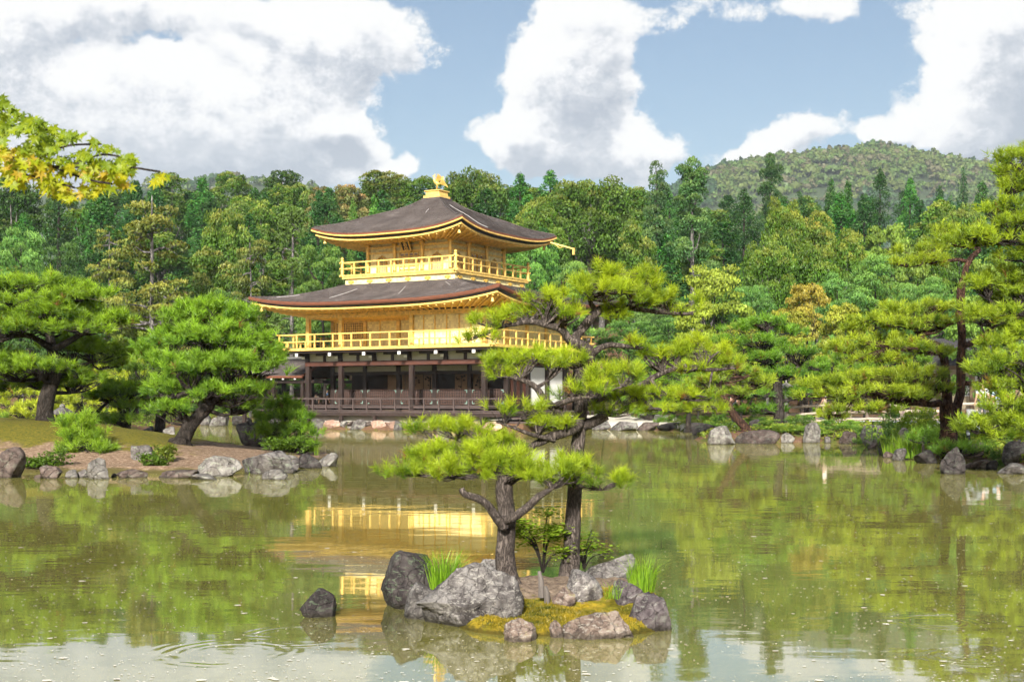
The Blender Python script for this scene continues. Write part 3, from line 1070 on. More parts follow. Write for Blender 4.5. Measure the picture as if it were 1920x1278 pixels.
for (z0, z1, o_) in ((Z3F + 0.02, Z3F + 0.14, 0.03), (9.62, 9.72, 0.02), (Z3T - 0.40, Z3T - 0.28, 0.03)):
    for (a, b) in (((-1, -1), (1, -1)), ((1, -1), (1, 1)), ((-1, -1), (-1, 1))):
        r = H3 + o_ - 0.09
        if a[1] == b[1]:
            pbox('tie_beam', -r - 0.05, r + 0.05, -r - 0.05, -r + 0.05, z0, z1, M_GOLD)
        else:
            x = r * a[0]
            pbox('tie_beam', x - 0.048, x + 0.048, -r + 0.06, r - 0.06, z0, z1 - 0.003, M_GOLD)


def face_frame(side):
    """local frame of a storey face: returns f(a, out, z) with a along the face and out away from the wall"""
    if side == 'front': return lambda c: (lambda a, o, z: (a, -c - o, z))
    return lambda c: (lambda a, o, z: (c + o, a, z))


def arch(w, h, n=14):
    """bell-shaped window outline, widest at the foot"""
    pts = [(-w / 2 * 1.06, 0), (-w / 2, h * 0.30), (-w / 2 * 0.98, h * 0.58)]
    for i in range(1, n):
        a = math.pi - math.pi * i / n
        pts.append((w / 2 * 0.97 * math.cos(a), h * 0.60 + h * 0.34 * math.sin(a) ** 0.8 + (h * 0.06 if abs(i - n / 2) < 0.6 else 0)))
    pts += [(w / 2 * 0.98, h * 0.58), (w / 2, h * 0.30), (w / 2 * 1.06, 0)]
    return pts


def place(frame, pts3):
    return [frame(*p) for p in pts3]


def arch_window(frame, a0, z0, w, h):
    out = arch(w, h)
    n = len(out)
    pane = MB().add(place(frame, [(a0 + x, 0.012, z0 + z) for x, z in out]), [tuple(range(n))]).build('window', M_PAPER, PAV)
    fr = MB()
    inn = arch(w - 0.12, h - 0.08)
    V = place(frame, [(a0 + x, 0.055, z0 + z) for x, z in out] + [(a0 + x, 0.055, z0 + z) for x, z in inn] + [(a0 + x, 0.005, z0 + z) for x, z in out] + [(a0 + x, 0.005, z0 + z) for x, z in inn])
    F = []
    for i in range(n - 1):
        F += [(i, i + 1, n + i + 1, n + i), (i, 2 * n + i, 2 * n + i + 1, i + 1), (n + i, n + i + 1, 3 * n + i + 1, 3 * n + i)]
    fr.add(V, F).build('window_frame', M_GILTD, pane)
    for k in range(-2, 3):
        x = k * w / 6.4
        top = h * 0.60 + h * 0.34 * math.sqrt(max(0, 1 - (x / (w / 2)) ** 2)) ** 1.6 - 0.05
        b = MB(); q0 = frame(a0 + x, 0.032, z0 + 0.02); q1 = frame(a0 + x, 0.032, z0 + top)
        b.bar(q0, q1, 0.028, 0.028, (1, 0.3, 0)).build('window_bar', M_GOLD, pane)
    for zz in (0.28, 0.56):
        x = w / 2 * 0.93
        MB().bar(frame(a0 - x, 0.028, z0 + h * zz), frame(a0 + x, 0.028, z0 + h * zz), 0.024, 0.024).build('window_bar', M_GOLD, pane)


def panel_door(frame, a0, a1, z0, z1):
    d = MB(); d.add(place(frame, [(a0, .02, z0), (a1, .02, z0), (a1, .02, z1), (a0, .02, z1)]), [(0, 1, 2, 3)])
    leaf = d.build('door', M_GOLDW, PAV)
    rows = [0, 0.17, 0.34, 0.52, 0.66, 0.82, 1.0]
    fr = MB()
    mid = (a0 + a1) / 2
    for x in (a0, mid - 0.02, mid + 0.02, a1):
        fr.bar(frame(x, 0.04, z0), frame(x, 0.04, z1), 0.055, 0.05, (1, 0.3, 0))
    for x in ((a0 + mid) / 2, (mid + a1) / 2):
        fr.bar(frame(x, 0.034, z0 + (z1 - z0) * 0.5), frame(x, 0.034, z1), 0.035, 0.035, (1, 0.3, 0))
    for q in rows:
        fr.bar(frame(a0, 0.037, z0 + q * (z1 - z0)), frame(a1, 0.037, z0 + q * (z1 - z0)), 0.04, 0.045)
    fr.build('door_frame', M_GILTD, leaf)
    for (x0, x1) in ((a0, mid), (mid, a1)):
        for q in (0.70, 0.86):
            ws = (x1 - x0) / 2
            for j in range(2):
                c0 = x0 + ws * j + 0.05; c1 = x0 + ws * (j + 1) - 0.05
                MB().add(place(frame, [(c0, .024, z0 + (q - .02) * (z1 - z0)), (c1, .024, z0 + (q - .02) * (z1 - z0)), (c1, .024, z0 + (q + .08) * (z1 - z0)), (c0, .024, z0 + (q + .08) * (z1 - z0))]), [(0, 1, 2, 3)]).build('door_pane', M_PAPER, leaf)


for side in ('front', 'right'):
    fr = face_frame(side)(H3 - 0.10)
    for a in (-H3 * 2 / 3, H3 * 2 / 3):
        arch_window(fr, a, Z3F + 0.16, 0.72, 1.05)
    panel_door(fr, -0.62, 0.62, Z3F + 0.14, 9.60)

# name board under the eave, tilted forward
pl = MB()
pl.add([(-0.30, -2.86, 9.66), (0.30, -2.86, 9.66), (0.30, -3.18, 10.24), (-0.30, -3.18, 10.24), (-0.30, -2.80, 9.68), (0.30, -2.80, 9.68), (0.30, -3.12, 10.26), (-0.30, -3.12, 10.26)],
       [(0, 1, 2, 3), (7, 6, 5, 4), (0, 4, 5, 1), (1, 5, 6, 2), (2, 6, 7, 3), (3, 7, 4, 0)])
plaque = pl.build('name_board', M_LACQ, PAV)
plaque['label'] = 'black and gold name board hanging under the top eave'
nv = Vector((0, -0.875, -0.484))
def on_board(x, t, o): return Vector((x, -2.86 - 0.32 * t, 9.66 + 0.58 * t)) + nv * o
fr_ = MB()
for (xa, ta, xb, tb) in ((-.28, 0, -.28, 1), (.28, 0, .28, 1), (-.28, .02, .28, .02), (-.28, .98, .28, .98)):
    fr_.bar(on_board(xa, ta, 0.02), on_board(xb, tb, 0.02), 0.07, 0.05, (0.2, 1, 0.3))
fr_.build('board_frame', M_GOLD, plaque)
gl = MB()   # the vertical gilt characters
for (t, strokes) in ((0.74, [(-.09, .09, .09, .09), (-.1, 0, .1, 0), (0, .13, 0, -.12), (-.09, -.12, .09, -.12)]), (0.47, [(-.1, .1, -.02, -.12), (.1, .1, .02, -.12), (-.1, .02, .1, .02), (0, .12, 0, 0)]), (0.20, [(-.1, .1, .1, .1), (-.1, -.1, .1, -.1), (-.1, .1, -.1, -.1), (.1, .1, .1, -.1), (0, .1, 0, -.1)])):
    for (x0, y0, x1, y1) in strokes:
        gl.bar(on_board(x0, t + y0, 0.012), on_board(x1, t + y1, 0.012), 0.034, 0.02, (0.2, 1, 0.35))
gl.build('gilt_characters', M_GOLD, plaque)

# ---- balcony of the third storey
B3 = 3.75
skirt = pbox('balcony_skirt', -B3 + 0.12, B3 - 0.12, -B3 + 0.12, B3 - 0.12, 7.74, 8.22, M_GOLDW)
pbox('balcony_floor', -B3 - 0.02, B3 + 0.02, -B3 - 0.02, B3 + 0.02, 8.22, 8.33, M_GOLD, None, 0.01)
orn = MB()
for (x, z, r) in ((-0.14, 0, 0.05), (-0.05, 0.02, 0.055), (0.05, 0.02, 0.055), (0.14, 0, 0.05), (-0.03, -0.07, 0.045), (0.03, -0.07, 0.045)):
    orn.add([(x + r * math.cos(TAU * k / 8), -0.05, z + r * math.sin(TAU * k / 8)) for k in range(8)] + [(x + r * math.cos(TAU * k / 8), 0.0, z + r * math.sin(TAU * k / 8)) for k in range(8)],
            [tuple(range(8))] + [(k, k + 8, (k + 1) % 8 + 8, (k + 1) % 8) for k in range(8)])
orn = orn.mesh('ornament')
for k in range(6):
    a = -B3 + 0.55 + k * (2 * B3 - 1.1) / 5
    link('ornament', orn, M_GOLDD, skirt, (a, -B3 + 0.10, 8.06))
    o = link('ornament', orn, M_GOLDD, skirt, (B3 - 0.10, a, 8.06)); o.rotation_euler = (0, 0, R(90))


def railing(rect, z0, zr, rails, n_u, n_v, mat, post_h=None, shorts=False, sides=('front', 'right', 'left', 'back'), bw=0.075, over=0.18, cut=None):
    u0, u1, v0, v1 = rect
    segs = {'front': ((u0, v0), (u1, v0)), 'right': ((u1, v0), (u1, v1)), 'left': ((u0, v0), (u0, v1)), 'back': ((u0, v1), (u1, v1))}
    bm_full = MB().box(-bw / 2, bw / 2, -bw / 2, bw / 2, z0, zr - 0.02).mesh('baluster')
    zmid = rails[1][0]
    bm_short = MB().box(-bw / 2, bw / 2, -bw / 2, bw / 2, z0, zmid).mesh('baluster')
    for sname in sides:
        a, b = segs[sname]
        top = MB()
        d = Vector((b[0] - a[0], b[1] - a[1], 0)).normalized()
        A, B = Vector((a[0], a[1], 0)) - d * over, Vector((b[0], b[1], 0)) + d * over
        off = 0.003 if sname in ('right', 'left') else 0.0
        rail = None
        for (z, hgt, wid) in rails:
            m_ = MB().bar(A + Vector((0, 0, z + off)), B + Vector((0, 0, z + off)), wid, hgt)
            if rail is None: rail = m_.build('railing', mat, PAV)
            else: m_.build('rail', mat, rail)
        n = n_u if sname in ('front', 'back') else n_v
        for i in range(n + 1):
            w = i / n
            if post_h and i in (0, n): continue
            x, y = a[0] + (b[0] - a[0]) * w, a[1] + (b[1] - a[1]) * w
            if sname in ('right', 'left') and i == 0 : continue
            sh = shorts and i % 2 == 1
            link('baluster', bm_short if sh else bm_full, mat, rail, (x, y, 0))
    if post_h:
        pmesh = MB().lathe([(0.085, z0), (0.085, zr + 0.10), (0.05, zr + 0.13), (0.09, zr + 0.18), (0.085, zr + 0.24), (0.03, post_h - 0.03), (0.005, post_h)], sides=12).mesh('corner_post')
        for (x, y) in ((u0, v0), (u1, v0), (u1, v1), (u0, v1)):
            link('corner_post', pmesh, mat, PAV, (x, y, 0))


railing((-B3, B3, -B3, B3), 8.33, 9.14, [(9.12, 0.07, 0.08), (8.80, 0.06, 0.06), (8.40, 0.09, 0.09)], 9, 9, M_GOLD, 9.44)

# ---- second storey
U0, U1, V0, V1 = -6.2, 5.5, -3.7, 4.85
BU = [-6.2, -3.86, -1.52, 0.92, 3.2, 5.5]
Z2F, Z2T = 4.35, 6.30
pm2 = MB().box(-0.115, 0.115, -0.115, 0.115, Z2F, Z2T, 0.012).mesh('post')
VB = -1.5
pbox('wall', BU[3] + 0.05, U1 - 0.03, V0 + 0.05, V1, Z2F, Z2T, M_GOLDW)
pbox('wall', U0 + 0.03, BU[3] + 0.05, VB, V1 - 0.01, Z2F, Z2T - 0.004, M_GOLDW)
pbox('porch_ceiling', U0 - 0.1, BU[3] + 0.02, V0 + 0.02, VB + 0.1, Z2T - 0.20, Z2T - 0.12, M_GOLDD)
for u in (BU[0], BU[1], BU[3], BU[5]):
    link('post', pm2, M_GOLD, PAV, (u, V0, 0))
for u in (BU[0], BU[1], BU[2]):
    link('post', pm2, M_GOLD, PAV, (u, VB, 0))
for v in (VB, 0.6, 2.7, V1):
    link('post', pm2, M_GOLD, PAV, (U1, v, 0))
    link('post', pm2, M_GOLD, PAV, (U0, v, 0))
pbox('tie_beam', U0 - 0.12, U1 + 0.12, V0 - 0.10, V0 + 0.10, Z2T - 0.20, Z2T + 0.04, M_GOLD)
pbox('tie_beam', U1 - 0.098, U1 + 0.103, V0 + 0.10, V1, Z2T - 0.20, Z2T + 0.035, M_GOLD)
pbox('tie_beam', U0 - 0.103, U0 + 0.098, V0 + 0.10, V1, Z2T - 0.20, Z2T + 0.035, M_GOLD)
# sliding panels of the flush bays: boards with frames
def wall_panel(frame, a0, a1, z0, z1, mat=None):
    p_ = MB().add(place(frame, [(a0, .0, z0), (a1, .0, z0), (a1, .0, z1), (a0, .0, z1), (a0, .03, z0), (a1, .03, z0), (a1, .03, z1), (a0, .03, z1)]), [(4, 5, 6, 7), (0, 1, 5, 4), (1, 2, 6, 5), (2, 3, 7, 6), (3, 0, 4, 7)]).build('panel', mat or M_GOLDW, PAV)
    return p_


frf = face_frame('front')(-V0 - 0.05)
xs = [BU[3] + 0.13, 1.68, 2.41, 3.16, 3.94, 4.68, U1 - 0.13]
for i in range(6):
    wall_panel(frf, xs[i] + 0.02, xs[i + 1] - 0.02, Z2F + 0.12, 6.02)
for i in (1, 2, 3, 4, 5):
    x = xs[i]; pbox('stile', x - 0.022, x + 0.022, V0 - 0.03, V0 + 0.045, Z2F + 0.10, 6.05, M_GOLDD)
frr = face_frame('right')(U1 - 0.03)
for (a, b) in ((V0 + 0.13, -2.62), (-2.58, VB - 0.13), (VB + 0.13, -0.47), (-0.43, 0.47), (0.73, 1.63), (1.67, 2.57), (2.83, 3.75), (3.79, 4.72)):
    wall_panel(frr, a, b, Z2F + 0.12, 6.02)
frb = face_frame('front')(-VB)


def lattice(frame, a0, a1, z0, z1, step, mat, back, par=None, bar=0.022, name='lattice_window'):
    bk = MB().add(place(frame, [(a0, .006, z0), (a1, .006, z0), (a1, .006, z1), (a0, .006, z1)]), [(0, 1, 2, 3)]).build(name, back, par or PAV)
    g_ = MB()
    nx = max(2, int((a1 - a0) / step)); nz = max(2, int((z1 - z0) / step))
    for i in range(nx + 1):
        x = a0 + (a1 - a0) * i / nx
        g_.bar(frame(x, 0.03, z0), frame(x, 0.03, z1), bar * (2 if i in (0, nx) else 1), bar, (1, 0.3, 0))
    for j in range(nz + 1):
        z = z0 + (z1 - z0) * j / nz
        g_.bar(frame(a0, 0.034, z), frame(a1, 0.034, z), bar * (2 if j in (0, nz) else 1), bar)
    g_.build('lattice', mat, bk)
    return bk


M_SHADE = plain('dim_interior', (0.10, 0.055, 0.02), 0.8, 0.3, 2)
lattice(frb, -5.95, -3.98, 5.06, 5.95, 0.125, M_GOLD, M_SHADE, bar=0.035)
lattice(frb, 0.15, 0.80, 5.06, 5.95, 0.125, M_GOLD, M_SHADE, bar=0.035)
wall_panel(frb, -5.95, -3.98, Z2F + 0.1, 5.0)
for (a, b) in ((-3.72, -2.83), (-2.80, -1.66), (-1.38, -0.42), (-0.40, 0.05)):
    wall_panel(frb, a, b, Z2F + 0.1, 6.0)
for a in (-2.815, -0.41):
    pbox('stile', a - 0.03, a + 0.03, VB - 0.05, VB + 0.02, Z2F + 0.08, 6.02, M_GOLDD)
pbox('tie_beam', U0, BU[3], VB - 0.07, VB + 0.05, 6.0, 6.12, M_GOLD)
# balcony
R2 = (-7.34, 6.66, -4.85, 6.0)
bal = pbox('balcony_floor', R2[0] - 0.05, R2[1] + 0.05, R2[2] - 0.05, R2[3] + 0.05, 4.27, 4.35, M_GOLD, None, 0.01)
railing(R2, 4.35, 5.19, [(5.17, 0.06, 0.075), (4.78, 0.055, 0.055), (4.39, 0.07, 0.075)], 22, 18, M_GOLD, None, True)
pbox('balcony_joist', R2[0] + 0.12, R2[1] - 0.12, R2[2] + 0.10, R2[3] - 0.12, 4.15, 4.268, M_DWOOD)

# ---- first storey
Z1F, Z1T = 1.22, 3.72
# band of white plaster, dark struts and white-tipped brackets under the balcony
pbox('plaster_band', U0 + 0.02, U1 - 0.02, V0 + 0.02, V1 - 0.02, 3.70, 4.15, M_PALEP)
for (a, b) in (((U0 - 0.14, V0 - 0.14), (U1 + 0.14, V0 + 0.12)), ((U1 - 0.12, V0 + 0.12), (U1 + 0.137, V1)), ((U0 - 0.137, V0 + 0.12), (U0 + 0.12, V1))):
    pbox('main_beam', a[0], b[0], a[1], b[1], 3.44, 3.70, M_RWOOD, None, 0.015)
arm = MB().box(-0.09, 0.09, -1.02, 0.0, 3.98, 4.14, 0.01).box(-0.10, 0.10, -0.45, 0.0, 3.84, 3.98, 0.01).box(-0.11, 0.11, -0.16, 0.0, 3.70, 3.84, 0.01).mesh('bracket_arm')
armtip = MB().box(-0.095, 0.095, -1.035, -1.02, 3.975, 4.145).box(-0.105, 0.105, -0.465, -0.45, 3.835, 3.985).mesh('bracket_tip')
for k in range(11):
    u = U0 + k * (U1 - U0) / 10
    if k % 2 == 0:
        o = link('bracket_arm', arm, M_DWOOD, PAV, (u, V0, 0)); link('bracket_tip', armtip, M_WHITEP, o)
    else:
        pbox('strut', u - 0.08, u + 0.08, V0 - 0.05, V0 + 0.02, 3.70, 4.15, M_DWOOD)
        pbox('purlin', u - 0.42, u + 0.42, V0 - 0.28, V0 - 0.08, 4.02, 4.14, M_DWOOD)
for k in range(1, 9):
    v = V0 + k * (V1 - V0) / 8
    o = link('bracket_arm', arm, M_DWOOD, PAV, (U1, v, 0)); o.rotation_euler = (0, 0, R(90)); link('bracket_tip', armtip, M_WHITEP, o)
    o = link('bracket_arm', arm, M_DWOOD, PAV, (U0, v, 0)); o.rotation_euler = (0, 0, R(-90)); link('bracket_tip', armtip, M_WHITEP, o)
pm1 = MB().box(-0.125, 0.125, -0.125, 0.125, 0.55, 3.46, 0.012).mesh('post')
for u in (BU[0], BU[1], BU[3], BU[5]):
    link('post', pm1, M_RWOOD if u in (BU[1], BU[3]) else M_DWOOD, PAV, (u, V0, 0))
for u in BU[1:5]:
    link('post', pm1, M_RWOOD, PAV, (u, VB, 0))
for v in (VB, 0.7, 2.8, V1):
    for u in (U0, U1):
        link('post', pm1, M_DWOOD, PAV, (u, v, 0))
pbox('floor', U0, U1, V0 - 0.05, V1, 1.12, 1.22, M_GWOOD)
pbox('ceiling', U0 + 0.05, U1 - 0.05, V0 + 0.12, V1 - 0.05, 3.46, 3.60, M_DWOOD)
# head of the inner room: pale strip and dark lintels
pbox('plaster_band', U0, U1, VB - 0.03, VB + 0.03, 3.16, 3.46, M_PALEP)
pbox('lintel', U0 - 0.05, U1 + 0.05, VB - 0.08, VB + 0.08, 2.98, 3.16, M_DWOOD)
# lower lattice shutters between the inner posts
frv = face_frame('front')(-VB)
M_LATB = plain('lattice_wood', (0.055, 0.028, 0.020), 0.65, 0.4, 3)
edges = BU
for i in range(5):
    sh = lattice(frv, edges[i] + 0.14, edges[i + 1] - 0.14, 1.34, 2.14, 0.145, M_LATB, M_DWOOD, bar=0.04, name='lattice_shutter')
    for (x, sx) in ((edges[i] + 0.15, 1), (edges[i + 1] - 0.15, -1)):
        for z in (1.35, 2.13):
            q = MB(); s_ = -1 if z > 2 else 1
            q.add(place(frv, [(x, 0.062, z), (x + sx * 0.16, 0.062, z), (x + sx * 0.16, 0.062, z + s_ * 0.05), (x + sx * 0.05, 0.062, z + s_ * 0.05), (x + sx * 0.05, 0.062, z + s_ * 0.16), (x, 0.062, z + s_ * 0.16)]), [(0, 1, 2, 3, 4, 5)])
            q.build('copper_fitting', M_PATINA, sh)
# inner room: painted screens at the back
VS = 0.1
pbox('inner_wall', U0 + 0.1, U1 - 0.1, VS, VS + 0.1, 1.22, 3.46, M_DWOOD)
fri = face_frame('front')(-VS)
ed = [-3.5, -2.25, -0.98, 0.05, 1.15, 2.2, 3.3]
rgp = random.Random(5)
for i in range(6):
    if i == 3: continue
    sc_ = wall_panel(fri, ed[i] + 0.03, ed[i + 1] - 0.03, 1.5, 3.05, M_SCREEN)
    # ink plants
    q = MB(); cx = (ed[i] + ed[i + 1]) / 2 + rgp.uniform(-.1, .1)
    if i in (1, 2, 4, 5):
        q.bar(fri(cx, 0.034, 1.6), fri(cx + 0.05, 0.034, 2.85), 0.06 if i != 2 else 0.16, 0.004, (1, 0, 0))
        for k in range(16):
            z = 1.8 + rgp.random() * 1.1; x = cx + rgp.uniform(-0.33, 0.33); r = rgp.uniform(0.035, 0.075)
            q.add([fri(x + r * math.cos(TAU * j / 7), 0.035 + 0.0004 * k, z + r * .8 * math.sin(TAU * j / 7)) for j in range(7)], [tuple(range(7))])
            q.bar(fri(cx, 0.0345, z - 0.12), fri(x, 0.0345, z), 0.018, 0.003, (1, 0, 0))
        q.build('painted_plant', M_INK, sc_)
# right-hand wall: boarded doors, then white plaster bays
frR = face_frame('right')(U1 - 0.06)
pbox('wall', U0 + 0.5, U1 - 0.061, 0.75, V1 - 0.1, 1.0, 3.46, M_DWOOD)
pbox('door_backing', U1 - 0.16, U1 - 0.06, VB + 0.1, 0.6, 1.0, 3.46, M_DWOOD)
nb = 6
for i in range(nb):
    a = VB + 0.14 + i * (0.7 - VB - 0.28) / nb
    wall_panel(frR, a + 0.012, a + (0.7 - VB - 0.28) / nb - 0.012, 1.24, 3.40, M_RWOOD if i % 2 else M_DWOOD)
for (a, b) in ((0.84, 2.66), (2.94, 4.70)):
    w_ = wall_panel(frR, a, b, 1.30, 3.36, M_PLASTER); w_.name = 'plaster_wall'
pbox('sill_beam', U1 - 0.10, U1 + 0.08, VB + 0.13, V1, 1.14, 1.27, M_DWOOD)
# veranda deck round the front and right
dk = [(-7.6, 7.6, -5.15, V0 - 0.06), (U1 + 0.14, 6.5, V0 - 0.05, 4.6)]
for (a, b, c, d) in dk[:1]:
    npl = 9
    for i in range(npl):
        w = (d - c) / npl
        pbox('deck_plank', a, b, c + i * w + 0.006, c + (i + 1) * w - 0.006, 0.90, 0.965, M_GWOOD)
npl = 6
for i in range(npl):
    w = (7.6 - U1 - 0.14) / npl
    pbox('deck_plank', U1 + 0.14 + i * w + 0.006, U1 + 0.14 + (i + 1) * w - 0.006, V0 - 0.05, 4.6, 0.90, 0.965, M_GWOOD)
pbox('deck_beam', -7.6, 7.6, -5.22, -5.10, 0.72, 0.90, M_DWOOD, None, 0.01)
pbox('deck_beam', 7.48, 7.6, -5.09, 4.6, 0.72, 0.897, M_DWOOD, None, 0.01)
railing((-7.5, 7.3, -5.08, 4.6), 0.965, 1.66, [(1.64, 0.07, 0.09), (1.28, 0.05, 0.05), (1.02, 0.05, 0.06)], 16, 9, M_GWOOD, None, False, sides=('front', 'left'), over=0.15)
for o in list(PAV.children):
    if o.name.startswith('step'): o.name = 'step'
pbox('step_board', 7.66, 8.4, -4.6, 1.5, 0.62, 0.70, M_GWOOD)
pbox('step_board', 7.7, 9.2, -4.9, 2.2, 0.42, 0.50, M_GWOOD)
# short posts carrying the deck, on foot stones
for i in range(7):
    u = -7.2 + i * 2.25
    pbox('deck_post', u - 0.09, u + 0.09, -5.24, -5.06, 0.30, 0.73, M_DWOOD)
# bells at the roof corners
bell = MB().lathe([(0.03, 0.0), (0.05, -0.05), (0.07, -0.16), (0.10, -0.24), (0.09, -0.25)], sides=10).mesh('wind_bell')
for rf in (UP, LOW):
    for side in range(4):
        p = Vector(rf.pt(side, 0.0, 0, 0.75, -0.50))
        MB()
        o = link('wind_bell', bell, M_GOLD, PAV, p)
# long gilt water spout of the upper roof
a = Vector(UP.pt(1, 0.94, 0, 0.05, -0.30)); b = a + Vector((1.35, 0.27, -0.42))
sp = MB().tube([a - Vector((0.2, 0, 0)), a, b], [0.05, 0.05, 0.045], 8).box(b.x - 0.06, b.x + 0.06, b.y - 0.05, b.y + 0.05, b.z - 0.32, b.z + 0.06).build('water_spout', M_GOLD, PAV)
MB().tube([a + Vector((0.2, 0.02, -0.06)), a + Vector((0.55, 0.1, -0.34)), a + Vector((0.75, 0.14, -0.24))], 0.02, 6).build('spout_hook', M_GOLD, sp)

# ---- stone base along the pond
base = empty('stone_embankment', (PC[0], PC[1], 0.0), R(-31.0))
tag(base, 'low embankment of reddish stones under the pavilion veranda', 'embankment')
MB().box(-8.4, 8.6, -5.0, 7.0, -0.6, 0.40).build('fill', M_GROUND, base)
MB().box(-8.0, 6.0, -4.72, -4.40, 0.30, 0.86, 0.03).build('plinth', plain('pale_plinth', (0.52, 0.49, 0.44), 0.9, 0.15, 2), base)
M_PINK = rock_mat('pink_stone', (0.36, 0.22, 0.16), (0.50, 0.36, 0.29), (0.17, 0.10, 0.08), (0.38, 0.36, 0.28), 0.3, 1.2)
x = -8.3; i = 0
rgs = random.Random(3)
while x < 7.0:
    w = rgs.uniform(0.35, 1.5) if rgs.random() < 0.6 else rgs.uniform(0.25, 0.5)
    for (z, h) in (((0.17, 0.62),) if w > 0.6 else ((0.05, 0.30), (0.30, 0.28))):
        me = rock_mesh('stone', (w * 1.05, 0.55, h * 1.1), 300 + i, 3, 10, 0.07)
        link('stone', me, M_PINK if w > 0.6 else M_ROCK[rgs.choice([0, 2, 2, 1])], base, (x + w / 2, -5.18 + rgs.uniform(-.05, .05), z)); i += 1
    x += w
for (u, wd, hh) in ((-7.1, 1.1, 0.95), (-4.2, 1.0, 0.9), (-1.3, 0.9, 0.85), (1.4, 0.8, 0.8), (4.2, 0.9, 0.8)):
    link('foot_stone', rock_mesh('foot_stone', (wd, 0.8, hh), 350 + int(u * 10), 3, 8, 0.1), M_ROCK[0], base, (u, -5.45, 0.12))

# ---- roofed fishing deck to the left
FD = empty('fishing_deck', (PC[0], PC[1], 0.0), R(-31.0))
tag(FD, 'small open fishing deck with a shingle gable roof beside the pavilion', 'pavilion')
fu0, fu1, fv0, fv1 = -12.3, -7.8, -2.3, 1.2
vm = (fv0 + fv1) / 2
def slab(name, pts, th, mat, par):
    n = len(pts)
    V = [Vector(p) for p in pts] + [Vector(p) - Vector((0, 0, th)) for p in pts]
    F = [tuple(range(n)), tuple(range(2 * n - 1, n - 1, -1))] + [(i, i + n, (i + 1) % n + n, (i + 1) % n) for i in range(n)]
    return MB().add(V, F).build(name, mat, par)
n_ = 16
for sgn in (-1, 1):
    V, F = [], []
    for i in range(n_ + 1):
        t = i / n_
        zz = 3.02 + 1.02 * (0.75 * t + 0.25 * t * t)
        vv = vm + sgn * (2.15 * (1 - t))
        for (uu) in (fu0 - 0.5, fu1 + 0.3):
            V.append((uu, vv, zz))
    for i in range(n_):
        F.append((2 * i, 2 * i + 1, 2 * i + 3, 2 * i + 2))
    k = len(V)
    V += [(a, b, c - 0.14) for (a, b, c) in V]
    F += [tuple(q + k for q in f[::-1]) for f in F]
    F += [(0, k, k + 1, 1)] + [(2 * i, 2 * i + 2, k + 2 * i + 2, k + 2 * i) for i in range(n_)] + [(2 * i + 1, k + 2 * i + 1, k + 2 * i + 3, 2 * i + 3) for i in range(n_)]
    ro = MB().add(V, F).build('roof', M_SHINGLE, FD)
    MB().bar((fu0 - 0.5, vm + sgn * 2.13, 2.90), (fu1 + 0.3, vm + sgn * 2.13, 2.90), 0.10, 0.13).build('eave_edge', M_BROWNEDGE, ro)
    for uu in (fu0 - 0.52, fu1 + 0.32):
        MB().tube([(uu, vm + sgn * (2.15 * (1 - t)), 2.96 + 1.02 * (0.75 * t + 0.25 * t * t)) for t in np.linspace(0, 1, 9)], 0.07, 6).build('barge_board', M_BROWNEDGE, ro)
MB().bar((fu0 - 0.6, vm, 4.07), (fu1 + 0.4, vm, 4.07), 0.22, 0.12).build('ridge_cap', M_WHITEP, FD)
for uu in np.arange(fu0 - 0.3, fu1 + 0.3, 0.9):
    MB().box(uu - 0.05, uu + 0.05, vm - 2.12, vm - 2.02, 2.74, 2.86).build('rafter_end', M_WHITEP, FD)
pmf = MB().box(-0.10, 0.10, -0.10, 0.10, -0.3, 2.95, 0.01).mesh('post')
for uu in (fu0, (fu0 + fu1) / 2, fu1):
    for vv in (fv0, fv1):
        link('post', pmf, M_DWOOD, FD, (uu, vv, 0))
for (vv) in (fv0, fv1):
    MB().box(fu0 - 0.2, fu1 + 1.5, vv - 0.07, vv + 0.07, 2.55, 2.72).build('beam', M_DWOOD, FD)
for uu in (fu0, fu1):
    MB().box(uu - 0.07, uu + 0.07, fv0 + 0.08, fv1 - 0.08, 2.56, 2.71).build('beam', M_DWOOD, FD)
for i in range(10):
    w = (fv1 - fv0 + 0.4) / 10
    MB().box(fu0 - 0.2, fu1 + 1.6, fv0 - 0.2 + i * w + .006, fv0 - 0.2 + (i + 1) * w - .006, 0.94, 1.0).build('deck_plank', M_GWOOD, FD)
for (a, b) in (((fu0, fv0), (fu1 + 1.4, fv0)), ((fu0, fv1), (fu1 + 1.4, fv1)), ((fu0, fv0), (fu0, fv1))):
    rl = MB().bar((a[0], a[1], 1.68), (b[0], b[1], 1.68), 0.08, 0.07).build('railing', M_DWOOD, FD)
    MB().bar((a[0], a[1], 1.32), (b[0], b[1], 1.32), 0.05, 0.05).build('rail', M_DWOOD, rl)
    n = 6 if a[1] == b[1] else 3
    for i in range(n):
        t = (i + 0.5) / n
        MB().box(a[0] + (b[0] - a[0]) * t - .035, a[0] + (b[0] - a[0]) * t + .035, a[1] + (b[1] - a[1]) * t - .035, a[1] + (b[1] - a[1]) * t + .035, 1.0, 1.65).build('baluster', M_DWOOD, rl)

